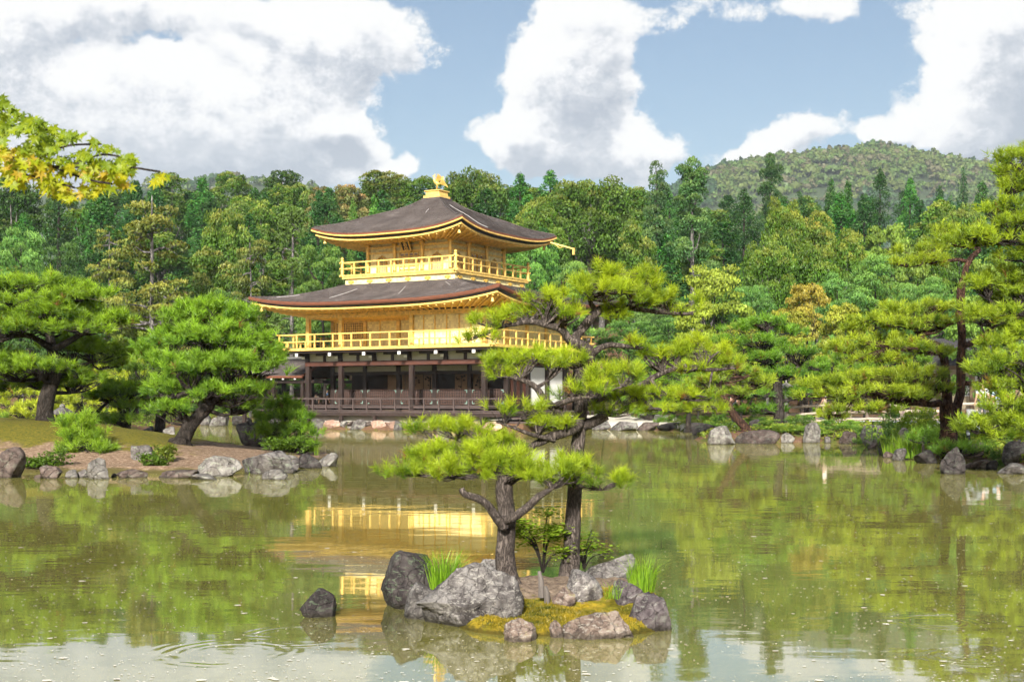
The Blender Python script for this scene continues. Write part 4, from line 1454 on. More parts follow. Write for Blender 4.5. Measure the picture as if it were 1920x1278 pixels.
# ------------------------------------------------------------------ forest trees
def shell_leaves(cl, n, size, rg, up=0.35, flat=0.5, aspect=0.6, inner=0.62):
    """leaves spread over the shells of clumps; cl rows: x y z rx ry rz; returns V, F, height-in-clump, clump id"""
    cl = np.asarray(cl, float)
    area = cl[:, 3] * cl[:, 4] + cl[:, 3] * cl[:, 5]
    idx = rg.choice(len(cl), n, p=area / area.sum())
    d = rnd_dirs(n, rg)
    d[:, 2] += up; d /= np.linalg.norm(d, axis=1, keepdims=True)
    r = rg.uniform(inner, 1.08, n) ** 0.8
    C = cl[idx, :3] + d * cl[idx, 3:6] * r[:, None]
    V, F = leaf_tris(C, d, np.full(n, size), rg, flat, aspect)
    return V, F, d[:, 2], idx, C


def limb_mesh(name, limbs, sides=7, step=0.5, rough=0.0):
    mb = MB()
    for l in limbs:
        S = spline(l, step)
        if rough:
            S[1:-1, :3] += RNG.normal(size=(len(S) - 2, 3)) * S[1:-1, 3:4] * rough
        mb.tube(S[:, :3], list(np.maximum(S[:, 3], 0.004)), sides)
    return mb.mesh(name, True)


PROTO = {}


def proto(kind, seed):
    key = (kind, seed)
    if key in PROTO: return PROTO[key]
    rg = np.random.default_rng(100 + seed * 7 + sum(map(ord, kind)))
    limbs = []
    if kind in ('oak', 'dome'):
        W0, H0 = (6.4, 12.0) if kind == 'oak' else (10, 11)
        zlo = 3.2 if kind == 'oak' else 5.2
        cl = []
        for k in range(58 if kind == 'oak' else 80):
            t = rg.random() ** 0.75
            z = zlo + (H0 - zlo - 0.9) * t
            rmax = W0 / 2 * math.sqrt(max(0.05, 1 - ((t - 0.35) / 0.72) ** 2)) * 0.82
            a = rg.uniform(0, TAU); r = rmax * math.sqrt(rg.uniform(0.15, 1))
            s = rg.uniform(0.55, 1.15) * (1.0 if kind == 'oak' else 1.25)
            cl.append((r * math.cos(a), r * math.sin(a), z, s, s, s * rg.uniform(0.6, 0.85)))
        V, F, h, idx, C = shell_leaves(cl, 13000 if kind == 'oak' else 19000, 0.115, rg, 0.45, 0.45, 0.62)
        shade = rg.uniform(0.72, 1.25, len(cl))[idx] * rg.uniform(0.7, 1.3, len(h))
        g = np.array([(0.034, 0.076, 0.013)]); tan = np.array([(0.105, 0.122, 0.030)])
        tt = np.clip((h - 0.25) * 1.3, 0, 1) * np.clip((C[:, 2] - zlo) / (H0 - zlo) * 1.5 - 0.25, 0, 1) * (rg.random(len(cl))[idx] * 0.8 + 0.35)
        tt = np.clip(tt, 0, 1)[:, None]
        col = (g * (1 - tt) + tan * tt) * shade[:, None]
        limbs.append([(0, 0, -1, 0.26), (0.1, 0, 2, 0.22), (0.0, 0.2, zlo + 1.5, 0.17), (0.2, 0, zlo + 4, 0.08)])
        for k in range(9):
            c = cl[rg.integers(len(cl))]
            z0 = rg.uniform(1.8, zlo + 1.0)
            limbs.append([(0.05, 0.1, z0, 0.12), (c[0] * 0.45, c[1] * 0.45, z0 + (c[2] - z0) * 0.5, 0.08), (c[0] * 0.9, c[1] * 0.9, c[2] - 0.3, 0.03)])
    elif kind in ('cedar', 'cypress'):
        W0, H0 = (5.0, 14.0) if kind == 'cedar' else (4.4, 12.5)
        cl = []
        for k in range(100):
            t = rg.random() ** 1.2
            z = 1.6 + (H0 - 2.0) * t
            prof = (1 - t) ** 0.62 * (0.8 + 0.2 * math.sin(9 * t + seed)) + 0.05
            a = rg.uniform(0, TAU); r = W0 / 2 * prof * rg.uniform(0.55, 0.95)
            s = (0.85 if kind == 'cedar' else 0.7) * (0.35 + 0.65 * prof) * rg.uniform(0.8, 1.2)
            cl.append((r * math.cos(a), r * math.sin(a), z, s, s, s * (1.0 if kind == 'cedar' else 1.3)))
        cl += [(0, 0, H0 - 0.6, 0.3, 0.3, 0.65), (0.1, 0, H0 - 1.3, 0.5, 0.5, 0.7)]
        V, F, h, idx, C = shell_leaves(cl, 11000, 0.115, rg, 0.30, 0.35, 0.42)
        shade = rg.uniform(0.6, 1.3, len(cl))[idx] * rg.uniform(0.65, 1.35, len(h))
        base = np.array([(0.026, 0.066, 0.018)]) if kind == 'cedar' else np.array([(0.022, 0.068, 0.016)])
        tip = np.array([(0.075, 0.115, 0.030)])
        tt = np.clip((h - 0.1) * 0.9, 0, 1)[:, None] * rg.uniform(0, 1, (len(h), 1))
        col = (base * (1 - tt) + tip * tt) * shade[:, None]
        limbs.append([(0, 0, -1, 0.24), (0, 0, H0 * 0.6, 0.13), (0, 0, H0 - 0.4, 0.03)])
    elif kind == 'tallpine':
        W0, H0 = 6.0, 15.0
        cl = []
        for k in range(34):
            t = rg.random() ** 0.8
            z = 6.8 + 7.4 * t
            a = rg.uniform(0, TAU); r = 2.5 * (1 - 0.62 * t) * rg.uniform(0.3, 1.0)
            s = rg.uniform(0.65, 1.15) * (1 - 0.35 * t)
            cl.append((r * math.cos(a), r * math.sin(a), z, s * 1.15, s * 1.15, s * 0.75))
        cl.append((0, 0, 14.3, 0.8, 0.8, 0.65))
        V, F, h, idx, C = shell_leaves(cl, 11000, 0.115, rg, 0.4, 0.35, 0.42)
        shade = rg.uniform(0.7, 1.25, len(cl))[idx] * rg.uniform(0.65, 1.35, len(h))
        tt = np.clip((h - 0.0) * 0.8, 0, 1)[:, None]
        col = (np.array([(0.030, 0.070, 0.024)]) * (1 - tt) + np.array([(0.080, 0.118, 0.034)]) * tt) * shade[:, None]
        limbs.append([(0, 0, -1, 0.28), (0.05, 0, 5, 0.22), (-0.05, 0, 10, 0.15), (0, 0, 14.4, 0.05)])
        for k in range(16):
            c = cl[rg.integers(len(cl) - 1)]
            z0 = c[2] - rg.uniform(0.4, 1.6)
            limbs.append([(0, 0, z0, 0.08), (c[0] * 0.5, c[1] * 0.5, z0 + 0.15, 0.06), (c[0] * 0.95, c[1] * 0.95, c[2] - 0.1, 0.025)])
        for k in range(9):           # dead lower limbs
            a = rg.uniform(0, TAU); z0 = rg.uniform(3.0, 7.5); L = rg.uniform(0.8, 2.2)
            limbs.append([(0, 0, z0, 0.06), (L * .5 * math.cos(a), L * .5 * math.sin(a), z0 + 0.3, 0.035), (L * math.cos(a + .3), L * math.sin(a + .3), z0 + rg.uniform(-.5, .4), 0.012)])
    elif kind == 'softpine':
        W0, H0 = 7.0, 8.5
        cl = []
        for k in range(75):
            t = rg.random() ** 0.8
            z = 2.0 + 6.0 * t
            rmax = 3.3 * math.sqrt(max(0.03, 1 - ((t - 0.25) / 0.80) ** 2))
            a = rg.uniform(0, TAU); r = rmax * math.sqrt(rg.uniform(0.2, 1))
            s = rg.uniform(0.45, 0.85)
            cl.append((r * math.cos(a), r * math.sin(a), z, s * 1.3, s * 1.3, s * 0.55))
        V, F, h, idx, C = shell_leaves(cl, 14000, 0.13, rg, 0.7, 0.15, 0.22)
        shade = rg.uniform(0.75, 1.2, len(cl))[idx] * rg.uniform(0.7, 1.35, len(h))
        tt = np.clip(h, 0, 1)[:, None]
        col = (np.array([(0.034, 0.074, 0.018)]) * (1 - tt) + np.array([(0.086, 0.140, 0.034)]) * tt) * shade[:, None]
        limbs.append([(0, 0, -1, 0.22), (0.25, 0.1, 2, 0.18), (-0.1, 0.1, 4.5, 0.11), (0.1, 0, 7.6, 0.03)])
        for k in range(12):
            c = cl[rg.integers(len(cl))]; z0 = max(1.2, c[2] - rg.uniform(0.5, 1.5))
            limbs.append([(0.05, 0.05, z0, 0.07), (c[0] * 0.5, c[1] * 0.5, z0 + 0.3, 0.05), (c[0] * 0.95, c[1] * 0.95, c[2], 0.02)])
    elif kind == 'maple':
        W0, H0 = 7.0, 7.5
        cl = []
        for k in range(70):
            t = rg.random()
            z = 1.8 + 5.3 * t
            rmax = 3.3 * math.sqrt(max(0.05, 1 - ((t - 0.35) / 0.75) ** 2))
            a = rg.uniform(0, TAU); r = rmax * math.sqrt(rg.uniform(0.1, 1))
            s = rg.uniform(0.6, 1.1)
            cl.append((r * math.cos(a), r * math.sin(a), z, s, s, s * 0.28))
        V, F, h, idx, C = shell_leaves(cl, 13000, 0.092, rg, 0.2, 0.55, 0.7, inner=0.2)
        shade = rg.uniform(0.75, 1.25, len(cl))[idx] * rg.uniform(0.7, 1.3, len(h))
        tt = np.clip((C[:, 2] - 3) / 4.0, 0, 1)[:, None] * rg.uniform(0.3, 1, (len(h), 1))
        col = (np.array([(0.085, 0.125, 0.020)]) * (1 - tt) + np.array([(0.16, 0.175, 0.030)]) * tt) * shade[:, None]
        limbs.append([(0, 0, -1, 0.14), (0.1, 0, 1.5, 0.11), (-0.2, 0.2, 3.5, 0.07), (0.1, 0, 6.6, 0.015)])
        for k in range(11):
            c = cl[rg.integers(len(cl))]; z0 = rg.uniform(0.9, 2.2)
            limbs.append([(0, 0.02, z0, 0.06), (c[0] * 0.45, c[1] * 0.45, z0 + (c[2] - z0) * 0.6, 0.04), (c[0], c[1], c[2], 0.012)])
    elif kind == 'bare':             # old pine with thin foliage and pale bare limbs
        W0, H0 = 7.5, 12.0
        cl = []
        for k in range(44):
            t = rg.random()
            z = 2.6 + 8.8 * t
            a = rg.uniform(0, TAU); r = 3.4 * (1 - 0.55 * t) * rg.uniform(0.45, 1.0)
            s = rg.uniform(0.5, 0.95)
            cl.append((r * math.cos(a), r * math.sin(a), z, s * 1.25, s * 1.25, s * 0.45))
        V, F, h, idx, C = shell_leaves(cl, 6500, 0.13, rg, 0.4, 0.35, 0.45)
        shade = rg.uniform(0.7, 1.3, len(cl))[idx] * rg.uniform(0.7, 1.3, len(h))
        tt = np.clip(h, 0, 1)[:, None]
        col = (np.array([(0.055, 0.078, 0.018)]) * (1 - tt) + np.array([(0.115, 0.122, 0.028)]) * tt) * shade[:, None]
        limbs.append([(0, 0, -1, 0.22), (0.1, 0, 4, 0.18), (-0.05, 0, 8, 0.12), (0.1, 0, 11.5, 0.04)])
        for c in cl[:30]:
            z0 = c[2] - rg.uniform(-0.3, 0.9)
            limbs.append([(0.03, 0, z0, 0.07), (c[0] * 0.5, c[1] * 0.5, z0 + rg.uniform(-.2, .3), 0.05), (c[0] * 1.05, c[1] * 1.05, c[2] + rg.uniform(-.5, .1), 0.015)])
            b = 0.6
            limbs.append([(c[0] * b, c[1] * b, z0 + (c[2] - z0) * .5, 0.035), (c[0] * 0.9 + rg.uniform(-.6, .6), c[1] * 0.9 + rg.uniform(-.6, .6), c[2] + rg.uniform(-.2, .5), 0.008)])
    elif kind == 'snag':             # tall straight pale trunk, short dead twigs, thin top
        W0, H0 = 4.2, 12.0
        cl = []
        for k in range(20):
            t = rg.random(); z = 8.2 + 3.4 * t
            a = rg.uniform(0, TAU); r = 1.8 * (1 - 0.5 * t) * rg.uniform(0.2, 1)
            s = rg.uniform(0.4, 0.7); cl.append((r * math.cos(a), r * math.sin(a), z, s * 1.2, s * 1.2, s * 0.5))
        for k in range(10):
            a = rg.uniform(0, TAU); z = rg.uniform(2, 6); cl.append((1.4 * math.cos(a), 1.4 * math.sin(a), z, 0.6, 0.6, 0.35))
        V, F, h, idx, C = shell_leaves(cl, 3800, 0.12, rg, 0.4, 0.3, 0.4)
        shade = rg.uniform(0.7, 1.3, len(h))
        col = np.array([(0.060, 0.098, 0.022)]) * shade[:, None]
        limbs.append([(0, 0, -1, 0.20), (0.05, 0, 5, 0.15), (-0.05, 0, 9, 0.10), (0, 0, 11.6, 0.03)])
        for k in range(34):
            a = rg.uniform(0, TAU); z0 = rg.uniform(2.5, 11); L = rg.uniform(0.5, 1.9)
            limbs.append([(0, 0, z0, 0.035), (L * .5 * math.cos(a), L * .5 * math.sin(a), z0 + 0.1, 0.022), (L * math.cos(a + .2), L * math.sin(a + .2), z0 - rg.uniform(0, .4), 0.008)])
    elif kind == 'shrub':
        W0, H0 = 2.0, 1.3
        cl = []
        for k in range(26):
            a = rg.uniform(0, TAU); t = rg.random(); r = 0.75 * math.sqrt(rg.random()) * (1 - .4 * t)
            s = rg.uniform(0.16, 0.30); cl.append((r * math.cos(a), r * math.sin(a), 0.25 + 0.85 * t, s, s, s * 0.8))
        V, F, h, idx, C = shell_leaves(cl, 3200, 0.034, rg, 0.5, 0.45, 0.6, inner=.5)
        shade = rg.uniform(0.75, 1.25, len(cl))[idx] * rg.uniform(0.65, 1.35, len(h))
        tt = np.clip(h, 0, 1)[:, None] * rg.uniform(0.2, 1, (len(h), 1))
        col = (np.array([(0.040, 0.075, 0.016)]) * (1 - tt) + np.array([(0.13, 0.16, 0.030)]) * tt) * shade[:, None]
        for k in range(8):
            c = cl[rg.integers(len(cl))]
            limbs.append([(c[0] * .1, c[1] * .1, -0.1, 0.02), (c[0] * 0.5, c[1] * 0.5, c[2] * 0.5, 0.014), (c[0], c[1], c[2], 0.005)])
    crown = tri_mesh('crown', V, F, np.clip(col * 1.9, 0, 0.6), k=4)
    trunk = limb_mesh('trunk', limbs)
    PROTO[key] = (crown, trunk, W0, H0)
    return PROTO[key]


TN = {'oak': 'oak_tree', 'dome': 'oak_tree', 'cedar': 'cedar_tree', 'cypress': 'cypress_tree', 'tallpine': 'tall_pine', 'softpine': 'soft_pine', 'maple': 'maple_tree', 'bare': 'old_pine', 'snag': 'bare_trunk_pine', 'shrub': 'shrub'}
_bark = {'oak': M_BARK_GREY, 'dome': M_BARK_GREY, 'snag': M_BARK_GREY, 'bare': M_BARK_GREY, 'tallpine': M_BARK_GREY}
for o_ in ():
    pass


def tree_at(x, y, top, width, kind, seed, tint, label, group, cat='tree', rz=None, zb=None):
    crown, trunk, W0, H0 = proto(kind, seed)
    if not crown.materials:
        crown.materials.append(M_LEAF)
        trunk.materials.append(_bark.get(kind, M_BARK_DARK))
    z = gz(x, y) - 0.05 if zb is None else zb
    root = empty(TN[kind], (x, y, z), random.uniform(0, TAU) if rz is None else rz)
    s = width / W0
    root.scale = (s, s, (top - z) / H0)
    tag(root, label, cat, group)
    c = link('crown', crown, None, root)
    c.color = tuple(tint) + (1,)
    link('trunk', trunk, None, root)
    return root


def tree(px, ty, w, D, kind, seed, tint, label, group='trees of the wooded slope', cat='tree', **kw):
    p = at(px, ty, D)
    return tree_at(p.x, D, p.z, w * D / FPX, kind, seed, tint, label, group, cat, **kw)


G0 = (1, 1, 1); OLV = (1.1, 1.08, 0.9); DRK = (0.60, 0.68, 0.68); TAN = (1.35, 1.25, 0.95); GRN = (1.1, 1.35, 1.0); LIT = (1.7, 1.9, 1.1); PNK = (2.1, 1.15, 2.0); RUS = (2.2, 1.15, 0.8); BLG = (1.05, 1.25, 1.15)
SL = 'trees of the wooded slope'
for row in [
    # skyline, left to right
    (25, 322, 120, 128, 'oak', 0, DRK, 'dark oak at the left edge of the skyline, behind the maple branch'),
    (110, 340, 110, 118, 'cedar', 0, DRK, 'dark cedar standing left of the maple branch tip'),
    (190, 352, 120, 112, 'cypress', 0, (0.9, 1.05, 0.9), 'dark cypress under the middle of the maple branch'),
    (255, 336, 90, 124, 'cypress', 1, DRK, 'dark cypress just right of the maple leaves'),
    (322, 316, 110, 150, 'oak', 1, OLV, 'olive oak, first on the skyline right of the maple leaves'),
    (380, 330, 100, 140, 'cypress', 2, GRN, 'bright green cypress below the left skyline oaks'),
    (436, 316, 95, 152, 'oak', 2, OLV, 'small olive oak on the skyline above the tan oak crowns'),
    (478, 352, 90, 130, 'cypress', 0, G0, 'green cypress between two tan oaks left of the roof'),
    (490, 366, 80, 118, 'oak', 0, TAN, 'tan topped oak in front of the green cypress, left of the roof'),
    (530, 316, 110, 150, 'oak', 3, DRK, 'dark oak poking above the skyline left of the pink tree'),
    (520, 340, 80, 138, 'oak', 1, TAN, 'tan oak below the dark skyline oak'),
    (568, 338, 80, 140, 'oak', 2, OLV, 'olive oak next to the pinkish trees'),
    (600, 346, 70, 136, 'oak', 3, PNK, 'small pinkish brown tree among green crowns'),
    (652, 342, 110, 134, 'oak', 1, PNK, 'large pinkish brown tree above the left roof corner'),
    (618, 350, 95, 126, 'cypress', 1, G0, 'green cypress in front of the pinkish trees'),
    (718, 313, 130, 142, 'oak', 0, (1.25, 0.95, 1.0), 'brownish oak with sky gaps left of the phoenix'),
    (786, 324, 120, 140, 'oak', 2, OLV, 'olive oak directly behind the phoenix'),
    (882, 316, 165, 122, 'dome', 0, (1.05, 1.0, 0.9), 'broad lumpy olive oak right of the phoenix'),
    (975, 322, 85, 138, 'cypress', 2, GRN, 'first spiky green cypress right of the broad oak'),
    (1032, 318, 85, 138, 'cypress', 1, GRN, 'second spiky green cypress right of the broad oak'),
    (1010, 376, 130, 108, 'dome', 1, TAN, 'tan low crown between the upper roof and the dome shaped oak'),
    (1105, 330, 205, 112, 'dome', 2, (1.2, 1.1, 0.95), 'wide dome shaped tan oak with pale trunks in shade'),
    (1185, 345, 110, 128, 'oak', 1, OLV, 'olive oak behind the two tall pines'),
    (1230, 300, 95, 106, 'tallpine', 0, G0, 'left one of the two tall pines with bare trunks'),
    (1298, 294, 125, 98, 'tallpine', 1, (1.1, 1.15, 1.0), 'right one of the two tall pines with bare trunks'),
    (1190, 408, 105, 92, 'oak', 3, (1.35, 1.25, 1.0), 'rounded olive tree in front of the dark gap'),
    (1444, 286, 80, 128, 'tallpine', 2, DRK, 'tall dark conifer standing out against the distant hill'),
    (1395, 352, 95, 120, 'cedar', 1, DRK, 'dark cedar left of the tall conifer against the hill'),
    (1500, 356, 90, 128, 'cedar', 2, DRK, 'dark cedar right of the tall conifer against the hill'),
    (1558, 334, 58, 138, 'cypress', 0, G0, 'left one of the twin pointed cypresses below the hill'),
    (1590, 336, 58, 138, 'cypress', 2, G0, 'right one of the twin pointed cypresses below the hill'),
    (1650, 315, 75, 138, 'cedar', 0, DRK, 'tallest pointed cedar below the hill crest'),
    (1706, 332, 75, 132, 'cypress', 1, GRN, 'bright pointed cypress right of the tallest cedar'),
    (1762, 346, 60, 138, 'cedar', 1, DRK, 'short dark cedar left of the slim spire'),
    (1806, 310, 50, 145, 'cedar', 2, (0.6, 0.7, 0.9), 'slim dark spire near the right end of the hill'),
    (1842, 340, 85, 136, 'cypress', 0, G0, 'green cypress right of the slim dark spire'),
    (1900, 330, 90, 130, 'cypress', 2, G0, 'green cypress at the right edge behind the pine'),
    (1620, 362, 80, 126, 'cypress', 1, DRK, 'dark cypress left of the tallest pointed cedar, set lower'),
    (1725, 372, 90, 122, 'cypress', 2, DRK, 'dark cypress in the lower row right of the tallest cedar'),
    # second tier
    (40, 415, 120, 84, 'softpine', 0, (1.25, 1.4, 1.25), 'pale blue green feathery pine at the left edge'),
    (115, 450, 120, 92, 'softpine', 1, DRK, 'dark shaded pine right of the pale feathery pine'),
    (285, 348, 205, 82, 'bare', 0, (1.25, 1.15, 1.0), 'large old pine with pale bare limbs above the islet pines'),
    (205, 420, 130, 88, 'bare', 1, (1.2, 1.15, 1.0), 'thin olive pine left of the large old pine'),
    (425, 388, 130, 98, 'dome', 0, TAN, 'tan oak right of the large old pine'),
    (395, 455, 110, 90, 'oak', 2, (1.3, 1.1, 1.0), 'low olive tree over pale trunks right of the old pine'),
    (548, 380, 100, 84, 'snag', 0, G0, 'pale straight trunk with dead twigs left of the pavilion'),
    (470, 440, 110, 84, 'bare', 2, G0, 'thin green pine left of the pale straight trunk'),
    (605, 430, 120, 84, 'softpine', 2, (1.0, 1.0, 0.8), 'green pine between the straight trunk and the upper roof'),
    (662, 370, 52, 104, 'cedar', 1, (1.7, 1.6, 1.0), 'light layered conifer left of the upper roof'),
    (702, 364, 58, 108, 'cypress', 0, (1.5, 1.6, 0.9), 'light green cone shaped conifer touching the upper roof line'),
    (740, 388, 90, 110, 'cypress', 1, GRN, 'green cypress behind the left slope of the upper roof'),
    (935, 420, 110, 98, 'oak', 1, GRN, 'green tree behind the right slope of the upper roof'),
    (1003, 446, 115, 86, 'softpine', 0, GRN, 'green pine right of the top storey under the water spout'),
    (1075, 482, 120, 82, 'softpine', 1, (1.45, 1.45, 1.2), 'pale green pine below the dark gap'),
    (1240, 520, 120, 84, 'softpine', 2, G0, 'green pine behind the top of the island pine'),
    (1340, 488, 150, 74, 'maple', 0, (1.1, 1.15, 0.9), 'airy yellow green maple right of the island pine top'),
    (1412, 524, 120, 76, 'softpine', 0, BLG, 'blue green feathery pine left of the orange tipped maple'),
    (1470, 372, 115, 98, 'dome', 1, (1.35, 1.2, 0.8), 'highest orange tan oak below the dark conifers'),
    (1535, 384, 90, 102, 'oak', 0, (1.5, 1.15, 0.9), 'rusty tan oak right of the highest orange tan oak'),
    (1440, 450, 130, 90, 'dome', 2, (1.25, 1.2, 0.8), 'olive gold oak at the left of the golden cluster'),
    (1520, 455, 130, 90, 'dome', 0, (1.2, 1.2, 0.8), 'olive gold oak in the middle of the golden cluster'),
    (1585, 430, 120, 94, 'dome', 1, (1.3, 1.2, 0.8), 'olive gold oak at the right of the golden cluster'),
    (1665, 408, 110, 104, 'maple', 1, (0.75, 0.95, 0.9), 'green flat topped tree right of the golden cluster'),
    (1700, 450, 120, 94, 'maple', 0, (0.75, 0.9, 0.9), 'second green flat topped tree, below the conifers'),
    (1800, 378, 120, 104, 'dome', 2, (1.35, 1.25, 1.0), 'tan oak behind the upper pads of the red pine'),
    (1745, 412, 90, 100, 'oak', 3, (1.35, 1.25, 1.0), 'small tan oak left of the red pine top'),
    (1512, 520, 110, 72, 'maple', 1, (1.35, 0.95, 0.9), 'orange tipped maple in the middle of the right bank'),
    (1475, 575, 110, 66, 'maple', 0, (1.2, 1.05, 0.8), 'yellow orange maple behind the dark garden pine'),
    (1580, 560, 110, 64, 'maple', 1, (1.2, 1.1, 0.8), 'golden maple right of the dark garden pine'),
    (1640, 470, 160, 80, 'softpine', 1, (1.3, 1.4, 1.15), 'large pale green feathery pine left of the red pine'),
    (1570, 500, 120, 78, 'softpine', 2, BLG, 'blue green pine right of the orange tipped maple'),
    (1740, 510, 130, 70, 'softpine', 0, (1.2, 1.35, 1.2), 'green pine behind the red trunk'),
    (1860, 470, 150, 62, 'maple', 0, (0.8, 1.0, 1.0), 'leafy green tree behind the right edge pine'),
    (1850, 560, 150, 54, 'maple', 1, (0.7, 0.95, 1.0), 'lower leafy green tree behind the right edge pine'),
    (1260, 590, 140, 72, 'softpine', 1, (0.9, 1.05, 0.9), 'dark green pine behind the right arm of the island pine'),
    (1180, 585, 130, 78, 'softpine', 2, (0.85, 1.0, 0.85), 'dark green pine right of the golden balcony'),
    (1310, 560, 110, 70, 'maple', 0, (1.1, 1.15, 0.8), 'yellow green maple below the airy maple'),
    (1390, 600, 110, 66, 'maple', 1, (1.3, 1.2, 0.8), 'low yellow green maple left of the dark garden pine'),
    # behind the left islet
    (575, 562, 150, 88, 'softpine', 0, (1.1, 1.15, 1.0), 'grey green pine behind the left balcony post'),
    (500, 560, 110, 90, 'bare', 1, G0, 'thin pine left of the lower roof tip'),
    (430, 540, 120, 88, 'softpine', 1, (0.75, 0.85, 0.8), 'shaded pine behind the leaning islet pine'),
    (330, 560, 130, 86, 'softpine', 2, (1.1, 1.2, 1.0), 'green pine between the two large islet pines'),
    (255, 585, 120, 84, 'maple', 0, (1.2, 1.3, 1.0), 'light green tree behind the gap between the islet pines'),
    (180, 560, 130, 86, 'softpine', 0, (0.8, 0.9, 0.85), 'dim pine behind the big left pine'),
    (60, 560, 150, 84, 'softpine', 1, (0.75, 0.85, 0.8), 'dim pine at the left edge behind the big pine'),
    (640, 640, 90, 96, 'softpine', 2, (1.0, 1.1, 0.9), 'green pine seen through the open porch'),
    (440, 655, 110, 88, 'maple', 1, (0.7, 0.85, 0.9), 'dark green tree behind the fishing deck'),
    (520, 640, 120, 92, 'softpine', 1, (0.9, 1.0, 0.9), 'green pine behind the fishing deck roof'),
    (1130, 690, 90, 84, 'softpine', 0, (0.8, 0.95, 0.85), 'dark green pine right of the white plaster wall'),
]:
    px, ty, w, D, kind, seed, tint, label = row
    tree(px, ty, w, D, kind, seed, tint, label, SL)

# the rest of the wood, set out over the slope
FILL = []
rgf = random.Random(9)
for D in (94, 101, 109, 118, 128, 140, 154, 170):
    half = 0.435 * D
    stepx = 5.6 + D * 0.010
    n = int(2 * half / stepx)
    for i in range(n + 1):
        x = -half + 2 * half * (i + rgf.uniform(-0.35, 0.35)) / n
        y = D + rgf.uniform(-3, 3)
        px = 960 + FPX * x / y
        z = gz(x, y)
        # keep the crest of the wood where the photograph has it
        row = np.interp(px, [0, 300, 420, 560, 700, 900, 1060, 1180, 1350, 1450, 1600, 1800, 1920], [345, 332, 336, 352, 336, 332, 340, 345, 362, 356, 352, 352, 350])
        cap = at(px, row + rgf.uniform(2, 30), y).z
        kind = rgf.choice(['oak', 'oak', 'cypress', 'cypress', 'cedar'] if px < 1200 else ['cypress', 'cedar', 'cypress', 'oak', 'cedar'])
        if D < 105: kind = rgf.choice(['softpine', 'cypress', 'oak', 'bare'] if px < 1200 else ['softpine', 'oak', 'dome', 'cypress'])
        hgt = (1.3 if px > 1300 and D > 110 else 1.0) * {'oak': 11, 'cypress': 13, 'cedar': 14, 'softpine': 8, 'bare': 11, 'dome': 9}[kind] * rgf.uniform(0.8, 1.1)
        if 1035 < px < 1200 and D < 112: continue                      # the dark gap under the dome shaped oak
        if 370 < px < 470 and D < 105: continue
        top = min(z + hgt, cap)
        if top - z < 4.5: continue
        FILL.append((D, x, y, top, kind, rgf.randrange(3), rgf))
ORD = ['first', 'second', 'third', 'fourth', 'fifth', 'sixth', 'seventh', 'eighth', 'ninth', 'tenth', 'eleventh', 'twelfth', 'thirteenth', 'fourteenth', 'fifteenth', 'sixteenth', 'seventeenth', 'eighteenth', 'nineteenth', 'twentieth', 'twenty-first', 'twenty-second']
KW = {'oak': 'olive oak', 'cypress': 'green cypress', 'cedar': 'dark cedar', 'softpine': 'soft green pine', 'bare': 'thin olive pine', 'dome': 'spreading olive oak'}
cnt = {}
for (D, x, y, top, kind, seed, rr_) in sorted(FILL, key=lambda f: (f[0], f[1])):
    k = (D, kind); cnt[k] = cnt.get(k, 0) + 1
    rowi = (94, 101, 109, 118, 128, 140, 154, 170).index(D)
    wid = {'oak': 6.6, 'cypress': 5.0, 'cedar': 5.2, 'softpine': 7.0, 'bare': 6.6, 'dome': 8.0}[kind] * rgf.uniform(0.85, 1.2)
    t_ = rgf.choice([G0, OLV, DRK, GRN, (1.1, 1.0, 0.9)]) if kind in ('oak', 'dome') else rgf.choice([G0, DRK, GRN, (0.85, 0.95, 0.9), (0.8, 0.95, 1.0)])
    if kind in ('oak', 'dome') and rgf.random() < 0.25: t_ = TAN
    tree_at(x, y, top, wid, kind, seed, t_, f'{KW[kind]} on the slope, {ORD[cnt[k]-1]} from the left in row {["one","two","three","four","five","six","seven","eight"][rowi]}', SL)

# ------------------------------------------------------------------ trained pines: trunk, branches, pads of needles
def needle_mesh(name, P, Dn, n, length, width, rg, col, spread=(0.25, 1.15), shoot=0.8):
    """bottle-brush shoots: n needles around each shoot P with direction Dn"""
    N = len(P)
    P = P.repeat(n, 0); D = Dn.repeat(n, 0)
    side = np.cross(D, rnd_dirs(N * n, rg)); side /= np.linalg.norm(side, axis=1, keepdims=True) + 1e-9
    a = rg.uniform(*spread, N * n)[:, None]
    d = D * np.cos(a) + side * np.sin(a)
    L = (length * rg.uniform(0.7, 1.15, N * n))[:, None]
    B = P - D * (rg.random(N * n)[:, None] * length * shoot)
    T = B + d * L
    T[:, 2] -= 0.10 * L[:, 0] * np.abs(np.sin(a[:, 0]))
    w = np.cross(d, rnd_dirs(N * n, rg)); w /= np.linalg.norm(w, axis=1, keepdims=True) + 1e-9
    V = np.stack([B - w * width / 2, B + w * width / 2, T], 1).reshape(-1, 3)
    F = np.arange(3 * N * n).reshape(-1, 3)
    return tri_mesh(name, V, F, col.repeat(n, 0) * rg.uniform(0.75, 1.25, (N * n, 1)))


